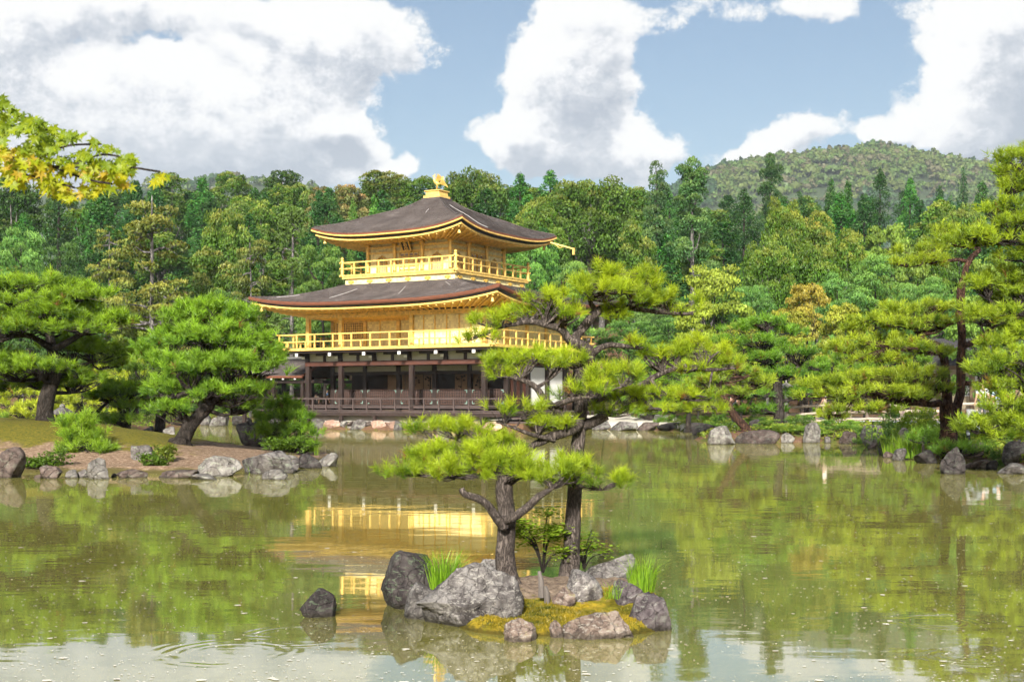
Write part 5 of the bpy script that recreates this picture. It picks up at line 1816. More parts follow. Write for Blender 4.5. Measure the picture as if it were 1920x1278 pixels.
def pad_points(c, r, n, rg, lump):
    """shoots in small tufts of about seven, strewn over the top and rim of a flattened layer, some tufts straying out"""
    k = max(7, int(n / 7))
    lc = rnd_dirs(k, rg); lc[:, 2] = np.abs(lc[:, 2]) * 0.95 - 0.2
    lc *= (rg.random(k) ** 0.42 * rg.uniform(0.85, 1.18, k))[:, None] * np.array([1.0, 1.0, 0.9])
    idx = rg.integers(0, k, n)
    d = rnd_dirs(n, rg); d[:, 2] = np.where(d[:, 2] < -0.3, -d[:, 2], d[:, 2])
    sz = rg.uniform(0.7, 1.4, k)[idx]
    off = d * (lump * sz * rg.uniform(0.3, 1.0, n))[:, None]
    C = np.array(c) + lc[idx] * np.array(r) + off * np.array([1, 1, 0.8])
    q = lc[idx]
    D = q * np.array([0.5, 0.5, 0.3]) + d * 0.55 + np.array([0, 0, 0.75]) + rnd_dirs(n, rg) * 0.2
    D /= np.linalg.norm(D, axis=1, keepdims=True)
    tone = rg.normal(size=k)[idx]
    return C, D, np.clip(q[:, 2], -1, 1), d[:, 2], tone


def pine(name, label, D0, limbs, pads, tip, deep, dens, need, bark=M_BARK_DARK, seed=0, cat='pine tree', group=None, rough=0.10, sides=10, full=1.0, twigs=7):
    """limbs: lists of (px, py, d_depth, radius_px); pads: (px, py, rx_px, ry_px, d_depth[, dens]);
    need: needles per shoot, length m, width m"""
    rg = np.random.default_rng(500 + seed)
    L = []
    for l in limbs:
        L.append([tuple(at(px, py, D0 + dd)) + (rr * (D0 + dd) / FPX,) for (px, py, dd, rr) in l])
    x0, y0, z0, r0 = L[0][0]
    g0 = land_z(x0, y0) - 0.06
    if z0 > g0: L[0].insert(0, (x0, y0, g0, r0 * 1.1))       # the trunk goes down to the soil
    b0 = Vector(L[0][0][:3])
    root = empty(name, b0)
    tag(root, label, cat, group)
    allp = []
    for i, l in enumerate(L):
        S = spline(l, max(0.04, D0 * 0.004))
        nz = vnoise(S[:, :3] * (14.0 / D0 * 2.2) + seed, seed + i, 3)
        S[:, 3] *= 1 + 0.20 * nz
        jit = np.stack([vnoise(S[:, :3] * (30.0 / D0) + 50 * k, seed + k, 2) for k in range(3)], -1)
        S[1:, :3] += jit[1:] * S[1:, 3:4] * 0.55
        if i == 0:
            S[:3, 3] *= np.array([1.45, 1.22, 1.08])[:len(S[:3])]
        mb = MB()
        mb.tube(S[:, :3] - np.array(b0), list(S[:, 3]), sides)
        me = mb.mesh('trunk' if i == 0 else 'branch', True)
        # furrowed bark: push the surface in and out
        V = np.empty(len(me.vertices) * 3); me.vertices.foreach_get('co', V); V = V.reshape(-1, 3)
        r_ = float(np.median(S[:, 3]))
        nn = vnoise(V * np.array([1, 1, 0.5]) / (r_ * 0.7) + seed, seed + 9, 2)
        Nn = np.empty(len(me.vertices) * 3); me.vertices.foreach_get('normal', Nn); Nn = Nn.reshape(-1, 3)
        V += Nn * (nn * r_ * rough)[:, None]
        me.vertices.foreach_set('co', V.ravel())
        link('trunk' if i == 0 else 'branch', me, bark, root)
        allp.append(S)
    AP = np.vstack(allp)
    n_need, ln, wd = need
    for j, pd in enumerate(pads):
        px, py, rx, ry, dd = pd[:5]
        dmul = pd[5] if len(pd) > 5 else 1.0
        Dp = D0 + dd
        c = np.array(at(px, py, Dp)); k = Dp / FPX
        rx, ry = rx * 1.15 * min(max(full, 0.95), 1.15), ry * 1.2 * full
        r = np.array([rx * k, max(rx * k * 0.62, ry * k * 0.9), ry * k])
        # many overlapping lumps
        area = rx * ry * k * k * math.pi
        n = max(24, int(area * dens * dmul))
        C, Dn, h, dz, tone = pad_points(c, r, n, rg, ln * 1.05)
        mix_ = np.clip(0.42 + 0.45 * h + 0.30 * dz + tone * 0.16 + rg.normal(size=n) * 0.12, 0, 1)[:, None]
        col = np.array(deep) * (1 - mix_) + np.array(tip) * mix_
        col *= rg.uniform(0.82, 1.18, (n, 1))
        brown = rg.random(n) < 0.015
        col[brown] = np.array((0.22, 0.12, 0.03))
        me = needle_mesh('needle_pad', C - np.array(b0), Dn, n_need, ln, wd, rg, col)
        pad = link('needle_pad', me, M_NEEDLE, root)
        # twigs carrying the pad
        low_c = c - np.array([0, 0, r[2] * 0.75])
        hub = AP[np.argmin(np.linalg.norm((AP[:, :3] - low_c) * np.array([1, 1, 1.5]), axis=1))].copy()
        tw = MB()
        h0 = hub[:3] - np.array(b0)
        cc = c - np.array(b0)
        far_ = np.linalg.norm(hub[:3] - low_c)
        if far_ > r[0] * 0.8:      # one bough leads out, then it divides under the pad
            h1 = low_c - np.array(b0) + (hub[:3] - low_c) * (0.35 * r[0] / far_)
            t0 = max(min(hub[3] * 0.7, 4.5 * k), 1.5 * k)
            md = (h0 + h1) / 2 - np.array([0, 0, 0.08 * far_]) + rnd_dirs(1, rg)[0] * far_ * 0.08
            S = spline([tuple(h0) + (t0,), tuple(md) + (t0 * .85,), tuple(h1) + (t0 * 0.6,)], 0.06 if D0 < 15 else 0.2)
            tw.tube(S[:, :3], list(S[:, 3]), 6, cap=False)
            h0 = h1; hub[3] = t0
        nt = int(twigs * (1 + rx / 40))
        pick = rg.choice(n, min(n, nt * 3), replace=False)
        tr = max(min(hub[3] * 0.5, 3.0 * k), 1.0 * k)
        mids = []
        for q in range(nt):
            tgt = cc + (C[pick[q]] - c) * np.array([0.75, 0.75, 0.35]) - np.array([0, 0, r[2] * 0.30])
            m1 = h0 + (tgt - h0) * 0.5 + rnd_dirs(1, rg)[0] * np.linalg.norm(tgt - h0) * 0.12
            S = spline([tuple(h0) + (tr,), tuple(m1) + (tr * 0.7,), tuple(tgt) + (tr * 0.35,)], 0.06 if D0 < 15 else 0.25)
            tw.tube(S[:, :3], list(S[:, 3]), 5, cap=False)
            mids.append(tgt); mids.append(m1)
        for q in range(nt, len(pick)):
            src = mids[rg.integers(len(mids))]
            tgt = C[pick[q]] - np.array(b0) - Dn[pick[q]] * ln * 0.6
            if np.linalg.norm(tgt - src) > r[0] * 0.9: continue
            m1 = (src + tgt) / 2 + rnd_dirs(1, rg)[0] * np.linalg.norm(tgt - src) * 0.15
            tw.tube([src, m1, tgt], [tr * 0.35, tr * 0.26, tr * 0.12], 4, cap=False)
        if tw.V:
            tw.build('twigs', bark, pad, True)
    return root


# the two pines of the rock island in front
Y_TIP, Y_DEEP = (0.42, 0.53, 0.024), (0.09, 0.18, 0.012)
IP = (38, 0.086, 0.0036)
isl_left = pine('island_pine', 'low spreading pine with thick straight trunk on the rock island', 10.5, [
    [(952, 1072, 0, 19), (951, 1020, 0, 17.5), (950, 960, 0, 17), (948, 905, 0, 15), (955, 860, .05, 11), (962, 830, .1, 8)],
    [(948, 990, -.12, 9), (930, 968, -.16, 9), (912, 945, -.2, 8), (893, 933, -.22, 7.5), (872, 926, -.25, 6.5), (866, 915, -.25, 6)],
    [(940, 976, -.12, 8), (965, 966, -.2, 8), (990, 950, -.25, 7), (1010, 930, -.28, 6), (1035, 916, -.3, 4)],
    [(955, 880, 0, 8), (925, 885, .05, 6), (880, 893, .1, 4), (820, 893, .1, 3), (770, 890, .1, 2)],
    [(958, 860, 0, 7), (990, 880, .05, 5), (1060, 905, .05, 3.5), (1130, 918, 0, 2.5)],
], [
    (775, 880, 62, 34, .1), (815, 858, 60, 34, .25), (850, 885, 66, 40, -.05), (905, 870, 62, 44, .0), (955, 880, 62, 44, -.1), (890, 838, 70, 34, .3),
    (990, 885, 46, 36, .0), (1040, 890, 52, 34, -.2), (1085, 886, 54, 32, -.05), (1130, 902, 58, 24, -.05), (1060, 872, 44, 26, .2), (935, 840, 50, 32, .1),
], Y_TIP, Y_DEEP, 520, IP, M_BARK, 1, sides=14, rough=0.16, full=0.9)
isl_right = pine('island_pine', 'tall pine with leaning trunk and high layered crown on the rock island', 10.9, [
    [(1063, 1078, 0, 18.5), (1072, 1010, 0, 16), (1079, 940, 0, 14.5), (1083, 870, 0, 13.5), (1088, 800, 0, 13), (1090, 740, .05, 12.5), (1088, 700, .1, 11), (1108, 665, .1, 11), (1090, 648, .05, 10), (1072, 642, .05, 9.5)],
    [(1074, 642, .05, 9), (1098, 610, .1, 8), (1118, 585, .15, 7.5), (1150, 572, .2, 6), (1190, 578, .25, 5), (1240, 585, .3, 4), (1300, 588, .35, 2.5)],
    [(1070, 640, .05, 8), (1052, 618, 0, 7.5), (1022, 608, -.05, 6.5), (990, 604, -.1, 5), (940, 612, -.12, 4), (905, 628, -.15, 2.5)],
    [(1110, 664, .1, 7), (1140, 648, .15, 5), (1180, 650, .2, 4), (1215, 655, .25, 3)],
    [(1088, 775, 0, 10), (1082, 800, -.1, 11), (1062, 812, -.15, 10), (1030, 822, -.2, 9), (1005, 832, -.2, 7.5), (978, 842, -.2, 5), (940, 850, -.15, 3)],
    [(1076, 802, -.12, 8), (1045, 772, -.2, 7), (1022, 752, -.25, 7), (1005, 728, -.25, 6), (980, 714, -.25, 4.5), (930, 700, -.2, 3)],
    [(1088, 798, .0, 12), (1110, 792, .0, 11.5), (1128, 782, 0, 11), (1140, 776, 0, 10)],
    [(1095, 755, .1, 7), (1150, 742, .2, 6), (1200, 722, .3, 6), (1235, 702, .35, 5.5), (1285, 688, .4, 5), (1335, 692, .45, 3.5), (1380, 690, .5, 2)],
    [(1040, 760, -.25, 5), (1080, 748, -.35, 4.5), (1130, 735, -.4, 3), (1165, 725, -.4, 2)],
    [(1118, 585, .15, 5), (1105, 562, .1, 4), (1120, 540, .1, 3), (1160, 528, .1, 2)],
    [(1040, 826, -.2, 5), (1000, 815, -.3, 4), (960, 800, -.35, 3), (930, 790, -.35, 2)],
], [
    # crown
    (1150, 512, 72, 24, .1), (1090, 530, 62, 28, .05), (1200, 532, 74, 30, .2), (1130, 545, 70, 26, -.1), (1040, 560, 60, 26, -.05), (1258, 560, 62, 30, .3), (1020, 590, 56, 24, .1), (1190, 565, 60, 22, .05),
    (940, 600, 62, 26, -.1), (985, 580, 48, 22, .05), (900, 632, 36, 18, -.15), (1275, 582, 40, 18, .35), (1060, 590, 40, 20, -.1, .7), (1160, 590, 46, 14, .2, .6),
    # middle
    (925, 676, 60, 26, -.2), (985, 672, 62, 30, -.25), (1045, 680, 52, 30, -.2), (1080, 672, 40, 20, 0, .7), (950, 700, 50, 18, -.2, .7),
    (1130, 712, 62, 34, -.35), (1185, 700, 50, 28, -.3), (1100, 735, 60, 24, -.35), (1180, 745, 70, 30, .1, .8), (1150, 770, 50, 20, 0, .7),
    (1185, 645, 34, 16, .2, .8), (1225, 665, 40, 18, .3, .8), (1265, 660, 50, 24, .4), (1320, 655, 60, 26, .5), (1365, 680, 42, 24, .5), (1300, 692, 40, 16, .45, .6),
    (1290, 742, 52, 20, .3), (1240, 735, 44, 20, .3, .8), (1330, 765, 40, 14, .35, .7), (1235, 765, 40, 14, .2, .6),
    # lower left pads
    (835, 800, 62, 24, -.1), (890, 805, 48, 22, -.2), (800, 806, 40, 16, -.1), (950, 770, 44, 20, -.35, .8), (985, 765, 34, 16, -.35, .8), (930, 830, 50, 22, -.2, .8), (1020, 790, 30, 12, -.3, .5),
    (1105, 870, 30, 16, -.1, .6), (1060, 795, 22, 12, -.2, .5),
], (0.44, 0.54, 0.024), (0.10, 0.20, 0.013), 480, IP, M_BARK, 2, sides=14, rough=0.16, full=0.84)

# pines of the left islet
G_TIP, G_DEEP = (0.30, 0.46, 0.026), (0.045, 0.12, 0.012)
MP = (17, 0.20, 0.017)
pine('islet_pine', 'big layered pine with dark leaning trunk on the left islet', 36.5, [
    [(88, 806, 0, 17), (88, 770, 0, 14), (92, 735, 0, 13), (100, 705, 0, 12), (104, 680, .1, 11), (98, 650, .2, 9.5), (95, 620, .2, 8), (100, 590, .2, 5), (95, 560, .2, 3)],
    [(98, 652, .1, 7), (70, 635, -.3, 6), (40, 628, -.5, 4), (0, 640, -.6, 3)],
    [(100, 655, .1, 7), (130, 638, -.2, 6), (165, 620, -.3, 4), (215, 612, -.3, 2.5)],
    [(96, 612, .2, 5), (75, 590, .2, 4), (40, 560, .3, 3), (10, 552, .3, 2)],
    [(98, 600, .2, 5), (120, 565, 0, 4), (150, 550, 0, 2.5)],
    [(98, 700, 0, 6), (60, 712, .4, 4), (20, 715, .6, 3), (-30, 720, .8, 2)],
    [(102, 690, 0, 5), (140, 690, .6, 4), (190, 672, .8, 2)],
], [
    (15, 540, 70, 22, .3), (80, 535, 70, 20, .1), (150, 555, 56, 24, -.2), (60, 565, 70, 18, -.5), (5, 590, 60, 26, .2), (95, 585, 60, 22, -.5), (150, 590, 60, 22, .3),
    (205, 602, 58, 20, -.2), (150, 615, 50, 16, -.6), (40, 615, 70, 22, -.8), (-20, 625, 50, 30, 0), (100, 615, 45, 14, .6),
    (175, 655, 60, 26, .9), (120, 650, 50, 20, .9, .8), (15, 690, 62, 26, -.6), (70, 688, 44, 20, -.8), (-10, 725, 56, 26, .4), (50, 722, 56, 24, .8), (115, 700, 50, 24, .8, .8), (150, 715, 44, 20, .9, .7), (200, 680, 40, 22, 1.2, .7), (-20, 665, 40, 30, .6),
], G_TIP, G_DEEP, 150, MP, M_BARK_DARK, 3, rough=0.12, full=1.2)
pine('islet_pine', 'dense rounded pine leaning right on the left islet', 33.0, [
    [(338, 832, 0, 16), (352, 805, 0, 13.5), (370, 780, 0, 12.5), (392, 752, 0, 12), (402, 725, 0, 9), (405, 690, 0, 7), (400, 650, 0, 5), (398, 610, 0, 3)],
    [(395, 748, 0, 7), (360, 735, -.3, 5), (320, 745, -.4, 3)],
    [(400, 735, 0, 7), (440, 720, 0, 5), (480, 710, 0, 3)],
    [(403, 700, 0, 5), (350, 690, .2, 4), (310, 680, .3, 2)],
    [(402, 670, 0, 5), (450, 650, .1, 4), (490, 640, .2, 2)],
], [
    (400, 588, 62, 24, 0), (355, 600, 48, 26, .1), (440, 608, 46, 26, .1), (330, 640, 52, 28, .2), (395, 635, 60, 30, -.5), (460, 650, 56, 28, -.1), (310, 685, 44, 26, .2),
    (360, 690, 56, 30, -.6), (430, 690, 56, 30, -.6), (490, 690, 42, 28, .1), (330, 730, 54, 26, -.2), (400, 735, 50, 22, -.4, .8), (460, 735, 52, 26, .0), (320, 765, 40, 18, -.3), (500, 660, 34, 16, .3), (285, 660, 24, 18, .3), (450, 760, 40, 16, .4, .7), (375, 575, 30, 14, .1),
], (0.289, 0.476, 0.034), (0.056, 0.152, 0.019), 150, (17, 0.20, 0.017), M_BARK_DARK, 4, rough=0.12, full=1.45)
pine('young_pine', 'young bushy pine at the water side of the left islet, below the big pine', 31.2, [
    [(155, 862, 0, 4), (155, 840, 0, 3.5), (154, 810, 0, 3), (152, 785, 0, 2)],
    [(155, 850, 0, 2.5), (180, 842, -.1, 2)], [(155, 848, 0, 2.5), (130, 842, -.1, 2)],
], [(150, 795, 34, 22, 0), (135, 815, 30, 18, -.1), (175, 815, 28, 18, 0), (155, 838, 46, 16, -.2), (190, 842, 24, 13, -.1), (128, 850, 26, 14, 0), (160, 862, 36, 10, 0, .8)], (0.340, 0.510, 0.037), (0.072, 0.176, 0.019), 200, (16, 0.17, 0.015), M_BARK_DARK, 5, full=1.3)
pine('young_pine', 'dense young pine at the right tip of the left islet', 35.2, [
    [(535, 850, 0, 5), (538, 825, 0, 4), (535, 790, 0, 3), (533, 765, 0, 2)],
    [(537, 830, 0, 3), (560, 815, 0, 2)], [(536, 825, 0, 3), (510, 810, 0, 2)],
], [(530, 762, 32, 18, 0), (515, 785, 32, 20, 0), (552, 780, 30, 18, -.1), (535, 805, 44, 20, -.2), (500, 812, 28, 15, 0), (565, 805, 26, 15, 0), (545, 832, 40, 16, -.1), (570, 838, 22, 12, 0), (520, 835, 28, 13, .1)], (0.289, 0.476, 0.034), (0.056, 0.152, 0.019), 170, (16, 0.19, 0.016), M_BARK_DARK, 6, full=1.3)
pine('young_pine', 'slim crooked pine behind the young bushy pine on the islet', 40, [
    [(238, 814, 0, 4.5), (239, 795, 0, 3.6), (230, 778, 0, 3), (222, 765, 0, 2.6), (235, 745, 0, 2)],
    [(180, 790, 1, 5), (182, 775, 1, 4), (192, 762, .8, 3), (205, 752, .5, 2)],
], [(225, 735, 46, 22, 0), (195, 745, 36, 18, .2), (245, 760, 32, 22, 0), (232, 785, 36, 18, -.2), (255, 735, 26, 20, .3), (215, 720, 30, 12, .3)], (0.289, 0.459, 0.034), (0.056, 0.144, 0.019), 150, (15, 0.2, 0.019), M_BARK_DARK, 7)
pine('islet_pine', 'shaded pine behind the leaning pine, grey trunk at the islet rear', 42, [
    [(297, 818, 0, 11), (300, 790, 0, 9), (305, 760, 0, 8), (300, 725, 0, 6), (290, 690, 0, 3)],
    [(302, 750, 0, 4), (265, 730, 0, 3)], [(303, 735, 0, 4), (335, 715, 0, 3)],
], [(280, 720, 44, 22, 0), (310, 690, 40, 24, 0), (260, 690, 36, 22, .3), (330, 745, 36, 18, .2), (290, 745, 36, 18, -.2), (290, 665, 34, 18, .2)], (0.153, 0.255, 0.031), (0.040, 0.096, 0.016), 110, (15, 0.2, 0.019), M_BARK_DARK, 8)

# pines of the far bank behind the islet, bright and low
for k, (px, py, sx, D, lab) in enumerate((
        (35, 745, 60, 58, 'low yellow green pine on the far bank at the left edge'),
        (155, 725, 60, 62, 'low yellow green pine on the far bank behind the big islet pine'),
        (195, 705, 50, 70, 'small bright pine above the stone lantern'),
        (255, 690, 44, 74, 'small bright pine right of the stone lantern on the far bank'),
        (100, 755, 50, 60, 'lowest yellow green pine left of the stone lantern'))):
    pine('garden_pine', lab, D, [[(px, 795, 0, 4), (px + 3, 775, 0, 3.2), (px - 2, (795 + py) / 2, 0, 2.8), (px, py, 0, 1.5)]],
         [(px, py - 8, sx * .7, 12, 0), (px - sx * .5, py + 12, sx * .55, 10, .2), (px + sx * .5, py + 14, sx * .55, 10, -.2), (px, py + 30, sx * .8, 10, -.3), (px - sx * .6, py + 42, sx * .5, 9, 0), (px + sx * .6, py + 45, sx * .5, 9, 0)],
         (0.510, 0.578, 0.043), (0.160, 0.240, 0.022), 60, (13, 0.26, 0.03), M_BARK_DARK, 20 + k, twigs=4)

# right bank
pine('garden_pine', 'leaning pine with bowed reddish trunk on the right bank', 50.5, [
    [(1398, 800, 0, 9), (1378, 778, 0, 7.5), (1362, 752, 0, 7), (1352, 735, 0, 6), (1345, 710, 0, 5), (1350, 680, 0, 3)],
    [(1354, 738, 0, 4), (1338, 732, 0, 3.5), (1322, 738, 0, 2.5), (1290, 735, 0, 2)],
    [(1346, 705, 0, 3), (1300, 690, .3, 2)],
], [(1340, 668, 50, 18, .3), (1300, 690, 50, 18, 0), (1375, 700, 50, 18, .2), (1330, 715, 44, 15, -.4), (1270, 738, 40, 16, 0), (1300, 765, 42, 15, -.3), (1410, 715, 42, 15, .6), (1390, 735, 36, 12, .3)], (0.374, 0.476, 0.034), (0.080, 0.160, 0.019), 90, (15, 0.24, 0.024), M_BARK_RED, 30)
pine('garden_pine', 'dark layered garden pine with upright trunk behind the log fence', 54.5, [
    [(1459, 790, 0, 11), (1458, 765, 0, 10), (1456, 735, 0, 9), (1455, 705, 0, 8), (1445, 680, 0, 6.5), (1448, 650, 0, 5), (1440, 620, 0, 4), (1435, 600, 0, 2)],
    [(1456, 735, 0, 5), (1430, 742, 0, 3.5), (1395, 740, 0, 2.5)], [(1455, 700, 0, 5), (1490, 690, 0, 3.5), (1520, 680, 0, 2)], [(1447, 655, 0, 4), (1410, 650, 0, 3), (1380, 640, 0, 2)], [(1442, 630, 0, 3), (1475, 625, 0, 2)],
], [(1440, 605, 44, 14, 0), (1395, 615, 40, 13, .2), (1480, 622, 44, 14, .1), (1430, 640, 50, 14, -.4), (1370, 640, 40, 13, .1), (1490, 660, 46, 15, -.2), (1430, 672, 46, 14, -.5), (1390, 665, 40, 13, .4), (1515, 690, 40, 15, .2), (1470, 700, 44, 13, -.4),
    (1410, 700, 44, 13, -.3), (1400, 742, 50, 14, -.3), (1500, 735, 44, 14, .3), (1430, 765, 44, 14, .2), (1395, 770, 36, 12, .4), (1525, 715, 30, 12, .5)], (0.204, 0.383, 0.031), (0.040, 0.120, 0.016), 85, (15, 0.26, 0.026), M_BARK_DARK, 31)
pine('red_pine', 'large two-stemmed pine with red bark leaning over the right shore', 36.0, [
    [(1782, 826, 0, 16.8), (1782, 800, 0, 14.4), (1778, 770, 0, 12.8), (1776, 740, -.1, 9.6), (1772, 700, -.1, 8.4), (1768, 670, -.1, 8.0), (1758, 648, 0, 7.2), (1740, 643, 0, 6.4), (1728, 632, 0, 5.6), (1712, 615, .1, 4.0), (1690, 605, .2, 2.4)],
    [(1786, 805, 0, 11.2), (1795, 770, .2, 9.6), (1803, 735, .2, 8.8), (1802, 690, .2, 8.4), (1803, 640, .2, 7.6), (1801, 590, .2, 7.2), (1802, 540, .2, 7.2), (1808, 520, .2, 6.4), (1812, 498, .2, 5.6), (1822, 480, .2, 5.2), (1835, 468, .2, 4.4), (1830, 462, .2, 3.2)],
    [(1775, 752, -.1, 7.2), (1745, 757, -.4, 6.4), (1715, 755, -.6, 5.6), (1690, 756, -.7, 4.8), (1640, 745, -.8, 3.2), (1590, 735, -.9, 2.4)],
    [(1804, 650, .2, 6.4), (1830, 640, .4, 5.6), (1850, 625, .5, 5.2), (1870, 610, .6, 4.0), (1920, 590, .8, 3.2)],
    [(1815, 490, .2, 4.0), (1795, 486, .1, 3.6), (1770, 490, 0, 2.8), (1735, 492, -.1, 1.6)],
    [(1830, 465, .2, 3.2), (1800, 462, .3, 2.4), (1780, 455, .3, 1.6)],
    [(1806, 718, .2, 4.8), (1830, 720, .1, 4.0), (1855, 708, 0, 3.2), (1890, 700, 0, 2.4)],
    [(1758, 648, 0, 3.2), (1725, 660, -.4, 2.4), (1660, 650, -.6, 1.6)],
], [
    (1735, 490, 42, 12, -.1), (1690, 494, 26, 9, -.1, .8), (1775, 455, 46, 12, .3), (1820, 445, 46, 14, .3), (1765, 430, 26, 9, .3), (1735, 468, 40, 9, .1),
    (1700, 585, 48, 16, .2), (1650, 600, 42, 14, .2), (1745, 575, 40, 13, 0), (1600, 615, 36, 13, .4), (1690, 610, 50, 13, -.3), (1755, 605, 40, 12, -.3),
    (1640, 640, 56, 16, 0), (1700, 650, 50, 14, -.6), (1590, 655, 46, 14, .2), (1750, 660, 40, 14, -.5, .7), (1640, 675, 50, 14, -.2),
    (1600, 710, 66, 14, -.6), (1670, 705, 60, 16, -.9), (1720, 700, 48, 16, -.8), (1540, 722, 46, 13, -.6), (1640, 735, 66, 14, -1.2), (1560, 745, 50, 11, -.9), (1700, 740, 44, 14, -1.1), (1600, 765, 50, 12, -1.1), (1740, 725, 40, 12, -.8), (1660, 765, 40, 10, -1.0), (1560, 780, 30, 10, -.8, .8),
], (0.399, 0.493, 0.031), (0.088, 0.168, 0.016), 155, (17, 0.20, 0.017), M_BARK_RED, 32, rough=0.12, full=1.15)
pine('edge_pine', 'bushy pine reaching in from the right edge of the view', 29.5, [
    [(2050, 900, 0, 30), (2045, 760, 0, 26), (2030, 640, 0, 22), (2010, 520, 0, 18), (2000, 420, 0, 14), (1980, 320, 0, 8), (1965, 260, 0, 4)],
    [(2015, 600, 0, 10), (1960, 600, -.3, 8), (1915, 575, -.4, 7), (1880, 590, -.4, 5), (1840, 610, -.4, 3)],
    [(2000, 450, 0, 8), (1950, 440, -.2, 6), (1900, 445, -.3, 4), (1850, 458, -.3, 3)],
    [(2040, 740, 0, 10), (1960, 740, -.6, 6), (1900, 760, -.8, 4)],
    [(2015, 560, 0, 8), (2070, 530, .2, 6), (2130, 520, .3, 3)],
    [(2000, 420, 0, 7), (2050, 400, .2, 5), (2100, 420, .3, 3)],
    [(1985, 340, 0, 5), (1940, 350, -.2, 4), (1890, 365, -.2, 2)],
], [
    (1915, 300, 40, 20, -.1), (1885, 322, 36, 13, -.2), (1930, 340, 50, 18, -.1), (1890, 355, 34, 12, -.2), (1910, 385, 56, 16, -.2), (1860, 395, 30, 10, -.2),
    (1905, 420, 60, 16, -.4), (1850, 440, 52, 13, -.4), (1800, 450, 40, 10, -.3, .8), (1900, 452, 62, 14, -.6), (1930, 480, 50, 20, -.2),
    (1890, 520, 50, 20, .4), (1840, 535, 40, 16, .4), (1930, 545, 50, 20, .2), (1870, 560, 40, 14, .6), (1830, 580, 36, 12, .5), (1900, 585, 56, 14, -.5), (1850, 600, 44, 12, -.5),
    (1920, 620, 50, 20, -.3), (1880, 640, 50, 18, -.4), (1900, 675, 56, 20, -.6), (1850, 690, 44, 16, -.5), (1930, 710, 50, 24, -.4), (1890, 725, 50, 18, -.8),
    (2010, 290, 60, 22, .3), (2060, 350, 70, 22, .2), (2090, 440, 80, 22, .3), (2010, 400, 60, 20, .6), (2110, 540, 90, 24, .2), (2030, 500, 60, 20, .8), (2120, 640, 90, 24, .4), (2000, 250, 40, 20, 0), (1970, 270, 40, 18, 0),
    (1900, 760, 62, 20, -.9), (1850, 790, 44, 18, -1.0), (1900, 795, 60, 22, -1.1), (1830, 805, 30, 12, -1.0, .8), (1945, 760, 40, 24, -.8), (1870, 815, 50, 14, -1.0),
], (0.374, 0.484, 0.027), (0.080, 0.160, 0.016), 150, (17, 0.19, 0.016), M_BARK_DARK, 33, rough=0.12, full=1.3)
for k, (px, py, sx, D, lab) in enumerate((
        (1620, 655, 60, 58, 'mid green garden pine behind the log fence, left of the red pine'),
        (1560, 690, 46, 60, 'small garden pine behind the log fence, right of the dark garden pine'),
        (1700, 660, 60, 56, 'garden pine standing behind the red pine stems'),
        (1290, 690, 60, 62, 'garden pine on the far right bank behind the leaning pine'),
        (1220, 700, 56, 70, 'shaded garden pine on the beach side of the right bank'))):
    pine('garden_pine', lab, D, [[(px, 790, 0, 5), (px + 3, 765, 0, 4.2), (px - 3, (790 + py) / 2, 0, 3.5), (px, py, 0, 2)]],
         [(px, py - 10, sx * .7, 14, 0), (px - sx * .5, py + 14, sx * .55, 12, .2), (px + sx * .5, py + 16, sx * .55, 12, -.2), (px, py + 36, sx * .8, 13, -.3), (px - sx * .6, py + 55, sx * .55, 12, 0), (px + sx * .6, py + 58, sx * .55, 12, 0), (px, py + 76, sx * .7, 11, .2)],
         (0.238, 0.408, 0.034), (0.056, 0.136, 0.019), 62, (13, 0.26, 0.03), M_BARK_DARK, 40 + k, twigs=4)
# clipped low pines at the water's edge of the right bank
for k, (px, py, sx, sy, D, lab) in enumerate((
        (1262, 790, 54, 16, 67, 'low clipped pine by the far right rocks, left one'),
        (1310, 790, 40, 16, 66, 'low clipped pine by the far right rocks, right one'),
        (1800, 838, 60, 14, 33.5, 'low clipped pine at the foot of the red pine'),
        (1730, 815, 36, 13, 34.5, 'small clipped pine over the reeds'))):
    pine('clipped_pine', lab, D, [[(px, py + sy + 14, 0, 3), (px, py + sy, 0, 2.5), (px + 2, py, 0, 2)]],
         [(px, py, sx * .7, sy * .8, 0), (px - sx * .5, py + sy * .5, sx * .5, sy * .6, -.1), (px + sx * .5, py + sy * .5, sx * .5, sy * .6, .1)],
         (0.204, 0.374, 0.034), (0.048, 0.128, 0.019), 90 if D > 50 else 180, (14, 0.2, 0.02 if D > 50 else 0.015), M_BARK_DARK, 50 + k, twigs=4)

# ------------------------------------------------------------------ islets, rocks
def mound(name, fn, x0, x1, y0, y1, nx, ny, mat):
    X, Y = np.meshgrid(np.linspace(x0, x1, nx), np.linspace(y0, y1, ny), indexing='ij')
    o = link(name, grid_mesh(name, X, Y, fn(X, Y)), mat)
    tag(o, kind='structure')
    return o


